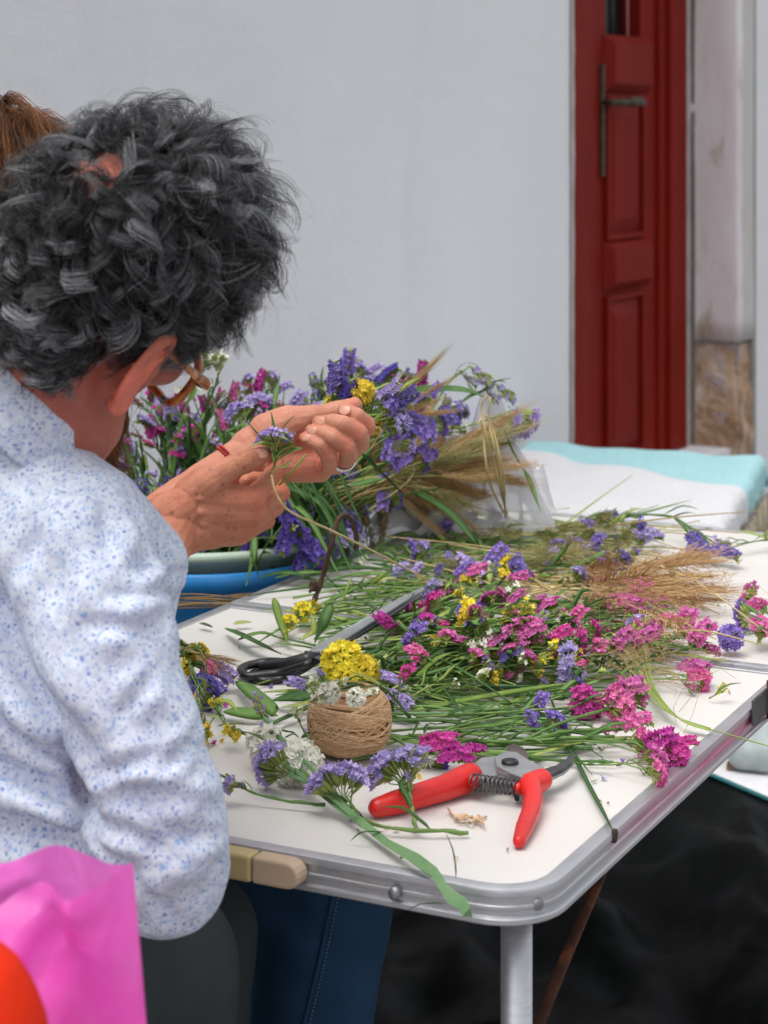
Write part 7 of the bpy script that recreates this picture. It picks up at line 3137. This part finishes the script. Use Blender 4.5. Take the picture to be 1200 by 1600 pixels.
# the posy sticking out of the closed hand
PG = 'stems of the posy held in the left hand'
pr_ = W(520, 690, 2.0)
for (x, y, c, k, s, lb) in ((520, 585, 'purple', 'spike', 50, 'tall purple spike of the held posy, just above the fingers'), (535, 610, 'violet', 'spike', 44, 'violet sprig of the held posy below the tall purple spike'), (556, 606, 'yellow', 'ball', 44, 'bright yellow head of the held posy above the fingertips'),
                            (592, 600, 'lilac', 'spike', 42, 'lilac spike of the held posy right of the yellow head'), (618, 605, 'purple', 'spike', 40, 'purple spike of the held posy farthest from the yellow head'), (600, 665, 'lilac', 'fan', 46, 'big lilac comb of the held posy beside the knuckles'), (516, 625, 'yellow', 'buds', 30, 'small yellow bud sprig of the held posy left of the bright head'),
                            (590, 640, 'purple', 'fan', 40, 'dark purple sprig of the held posy under the grass ear')):
    d = 2.05
    y += s * .55 if y < 630 else 0
    tip = W(x, y, d)
    sprig([pr_, W((x + 530) / 2, (y + 680) / 2 + 4, 2.045), tip], [(tip, hz(s, d), k, None, Vector(((x - 525) / 90, 0, (690 - y) / 90))), (tip + Vector((.012, .004, -.014)), hz(s * .75, d), k)], c, lb, None, k, leaves=3, lime=True, up=(.6, -1, .1))
for i in range(8):
    y = 640 + random.uniform(-14, 10)
    grass([W(540, 670, 2.03), W(580, 658, 2.04), W(612 + random.uniform(-8, 14), y + 4, 2.05)], hz(random.uniform(90, 130), 2.05), 'slender grass ear of the held posy reaching over the golden grass', 'grass ears of the held posy', EARS['golden'] + EARS['green_ear'][:1], 'lime', squash=.5)
blade([W(566, 672, 2.02), W(590, 668, 2.03), W(594, 676, 2.03), W(580, 700, 2.03)], .004, 'yellowed curling leaf hanging from the held posy', None, 'straw', 'leaf')
blade([W(545, 760, 2.2), W(570, 755, 2.2), W(600, 748, 2.22)], .008, 'green leaf reaching out level under the ringed hand', None, 'blade', 'leaf')

# ------------------------------------------------------------------ blurred things nearest the camera
def mat_pinkbag():
    k = NT('pink_polythene')
    nz = k.noise(9, 4, .6, k.coord())
    c = k.ramp(nz.outputs['Fac'], [(.3, lin(.92, .14, .62)), (.7, lin(.97, .30, .78))])
    p = k.n('ShaderNodeBsdfPrincipled')
    k.l(c.outputs[0], p.inputs['Base Color'])
    p.inputs['Roughness'].default_value = .3
    vo = k.n('ShaderNodeTexVoronoi')
    vo.feature = 'DISTANCE_TO_EDGE'
    vo.inputs['Scale'].default_value = 13
    wv = k.n('ShaderNodeMixRGB')
    wv.inputs[0].default_value = .25
    k.l(k.coord((1, 1, .5)), wv.inputs[1])
    k.l(k.noise(5, 4, .6, k.coord()).outputs['Color'], wv.inputs[2])
    k.l(wv.outputs[0], vo.inputs['Vector'])
    k.l(k.bump(k.math('ADD', nz.outputs['Fac'], k.math('MULTIPLY', vo.outputs['Distance'], 1.2)), .45, .012), p.inputs['Normal'])
    tr = k.n('ShaderNodeBsdfTranslucent')
    k.l(c.outputs[0], tr.inputs['Color'])
    mx = k.n('ShaderNodeMixShader')
    mx.inputs[0].default_value = .62
    k.l(p.outputs[0], mx.inputs[1])
    k.l(tr.outputs[0], mx.inputs[2])
    k.l(mx.outputs[0], k.out.inputs['Surface'])
    return k.m


M['pinkbag'] = mat_pinkbag()
mb = MB()
NU, NV = 64, 40
vs, fs = [], []
uu = np.array([[i / NU, j / NV] for j in range(NV + 1) for i in range(NU)])
cr = crumple(uu * np.array([1.2, 1.0]), 31, 26, .08)
for (s, t), h in zip(uu, cr):
    # s goes round the bag: 0..0.5 the near side left to right, 0.5..1 the far side right to left
    near = s <= .5
    q = s * 2 if near else 2 - s * 2
    if near:
        tx, ty, d = -140 + q * 348, 1470 - 122 * q ** 1.4, 1.16 - .05 * math.sin(q * math.pi)
    else:
        tx, ty, d = -140 + q * 348, 1400 - 52 * min(1, q * 1.6) - 10 * math.sin(q * 3.1) + 2 * q, 1.16 + .09 * math.sin(q * math.pi)
    bx, by = -170 + q * 420, 1860
    x, y = tx + (bx - tx) * t, ty + (by - ty) * t
    d += -.02 * math.sin(t * 3.14) * (1 if near else -1) * math.sin(q * math.pi)
    p = W(x, y, d)
    e = math.sin(q * math.pi)
    p.y += h * .30 * e
    p.z += h * .06 * e
    vs.append(p)
for j in range(NV):
    for i in range(NU):
        fs.append((j * NU + i, j * NU + (i + 1) % NU, (j + 1) * NU + (i + 1) % NU, (j + 1) * NU + i))
fs.append(tuple(NV * NU + i for i in range(NU)))
mb.add(vs, fs)
pb = mb.build('carrier_bag', M['pinkbag'])
tag(pb, 'open bright pink plastic carrier bag in the near corner', 'plastic bag')
mb = MB()
mb.chain([(W(-60, 1590, 1.05), 130 * 1.05 / F), (W(-40, 1640, 1.05), 132 * 1.05 / F), (W(-30, 1900, 1.05), 130 * 1.05 / F)], 24)
me = remesh(mb, .004, 6)
c = co_of(me)
set_co(me, c + no_of(me) * (.0035 * SineNoise(71, 40, 16)(c))[:, None])
rc = obj('cloth_bundle', me, mat_cloth('red_fleece', (.66, .030, .008), .12, 500))
tag(rc, 'orange red cloth bundle in front of the pink plastic bag', 'cloth')
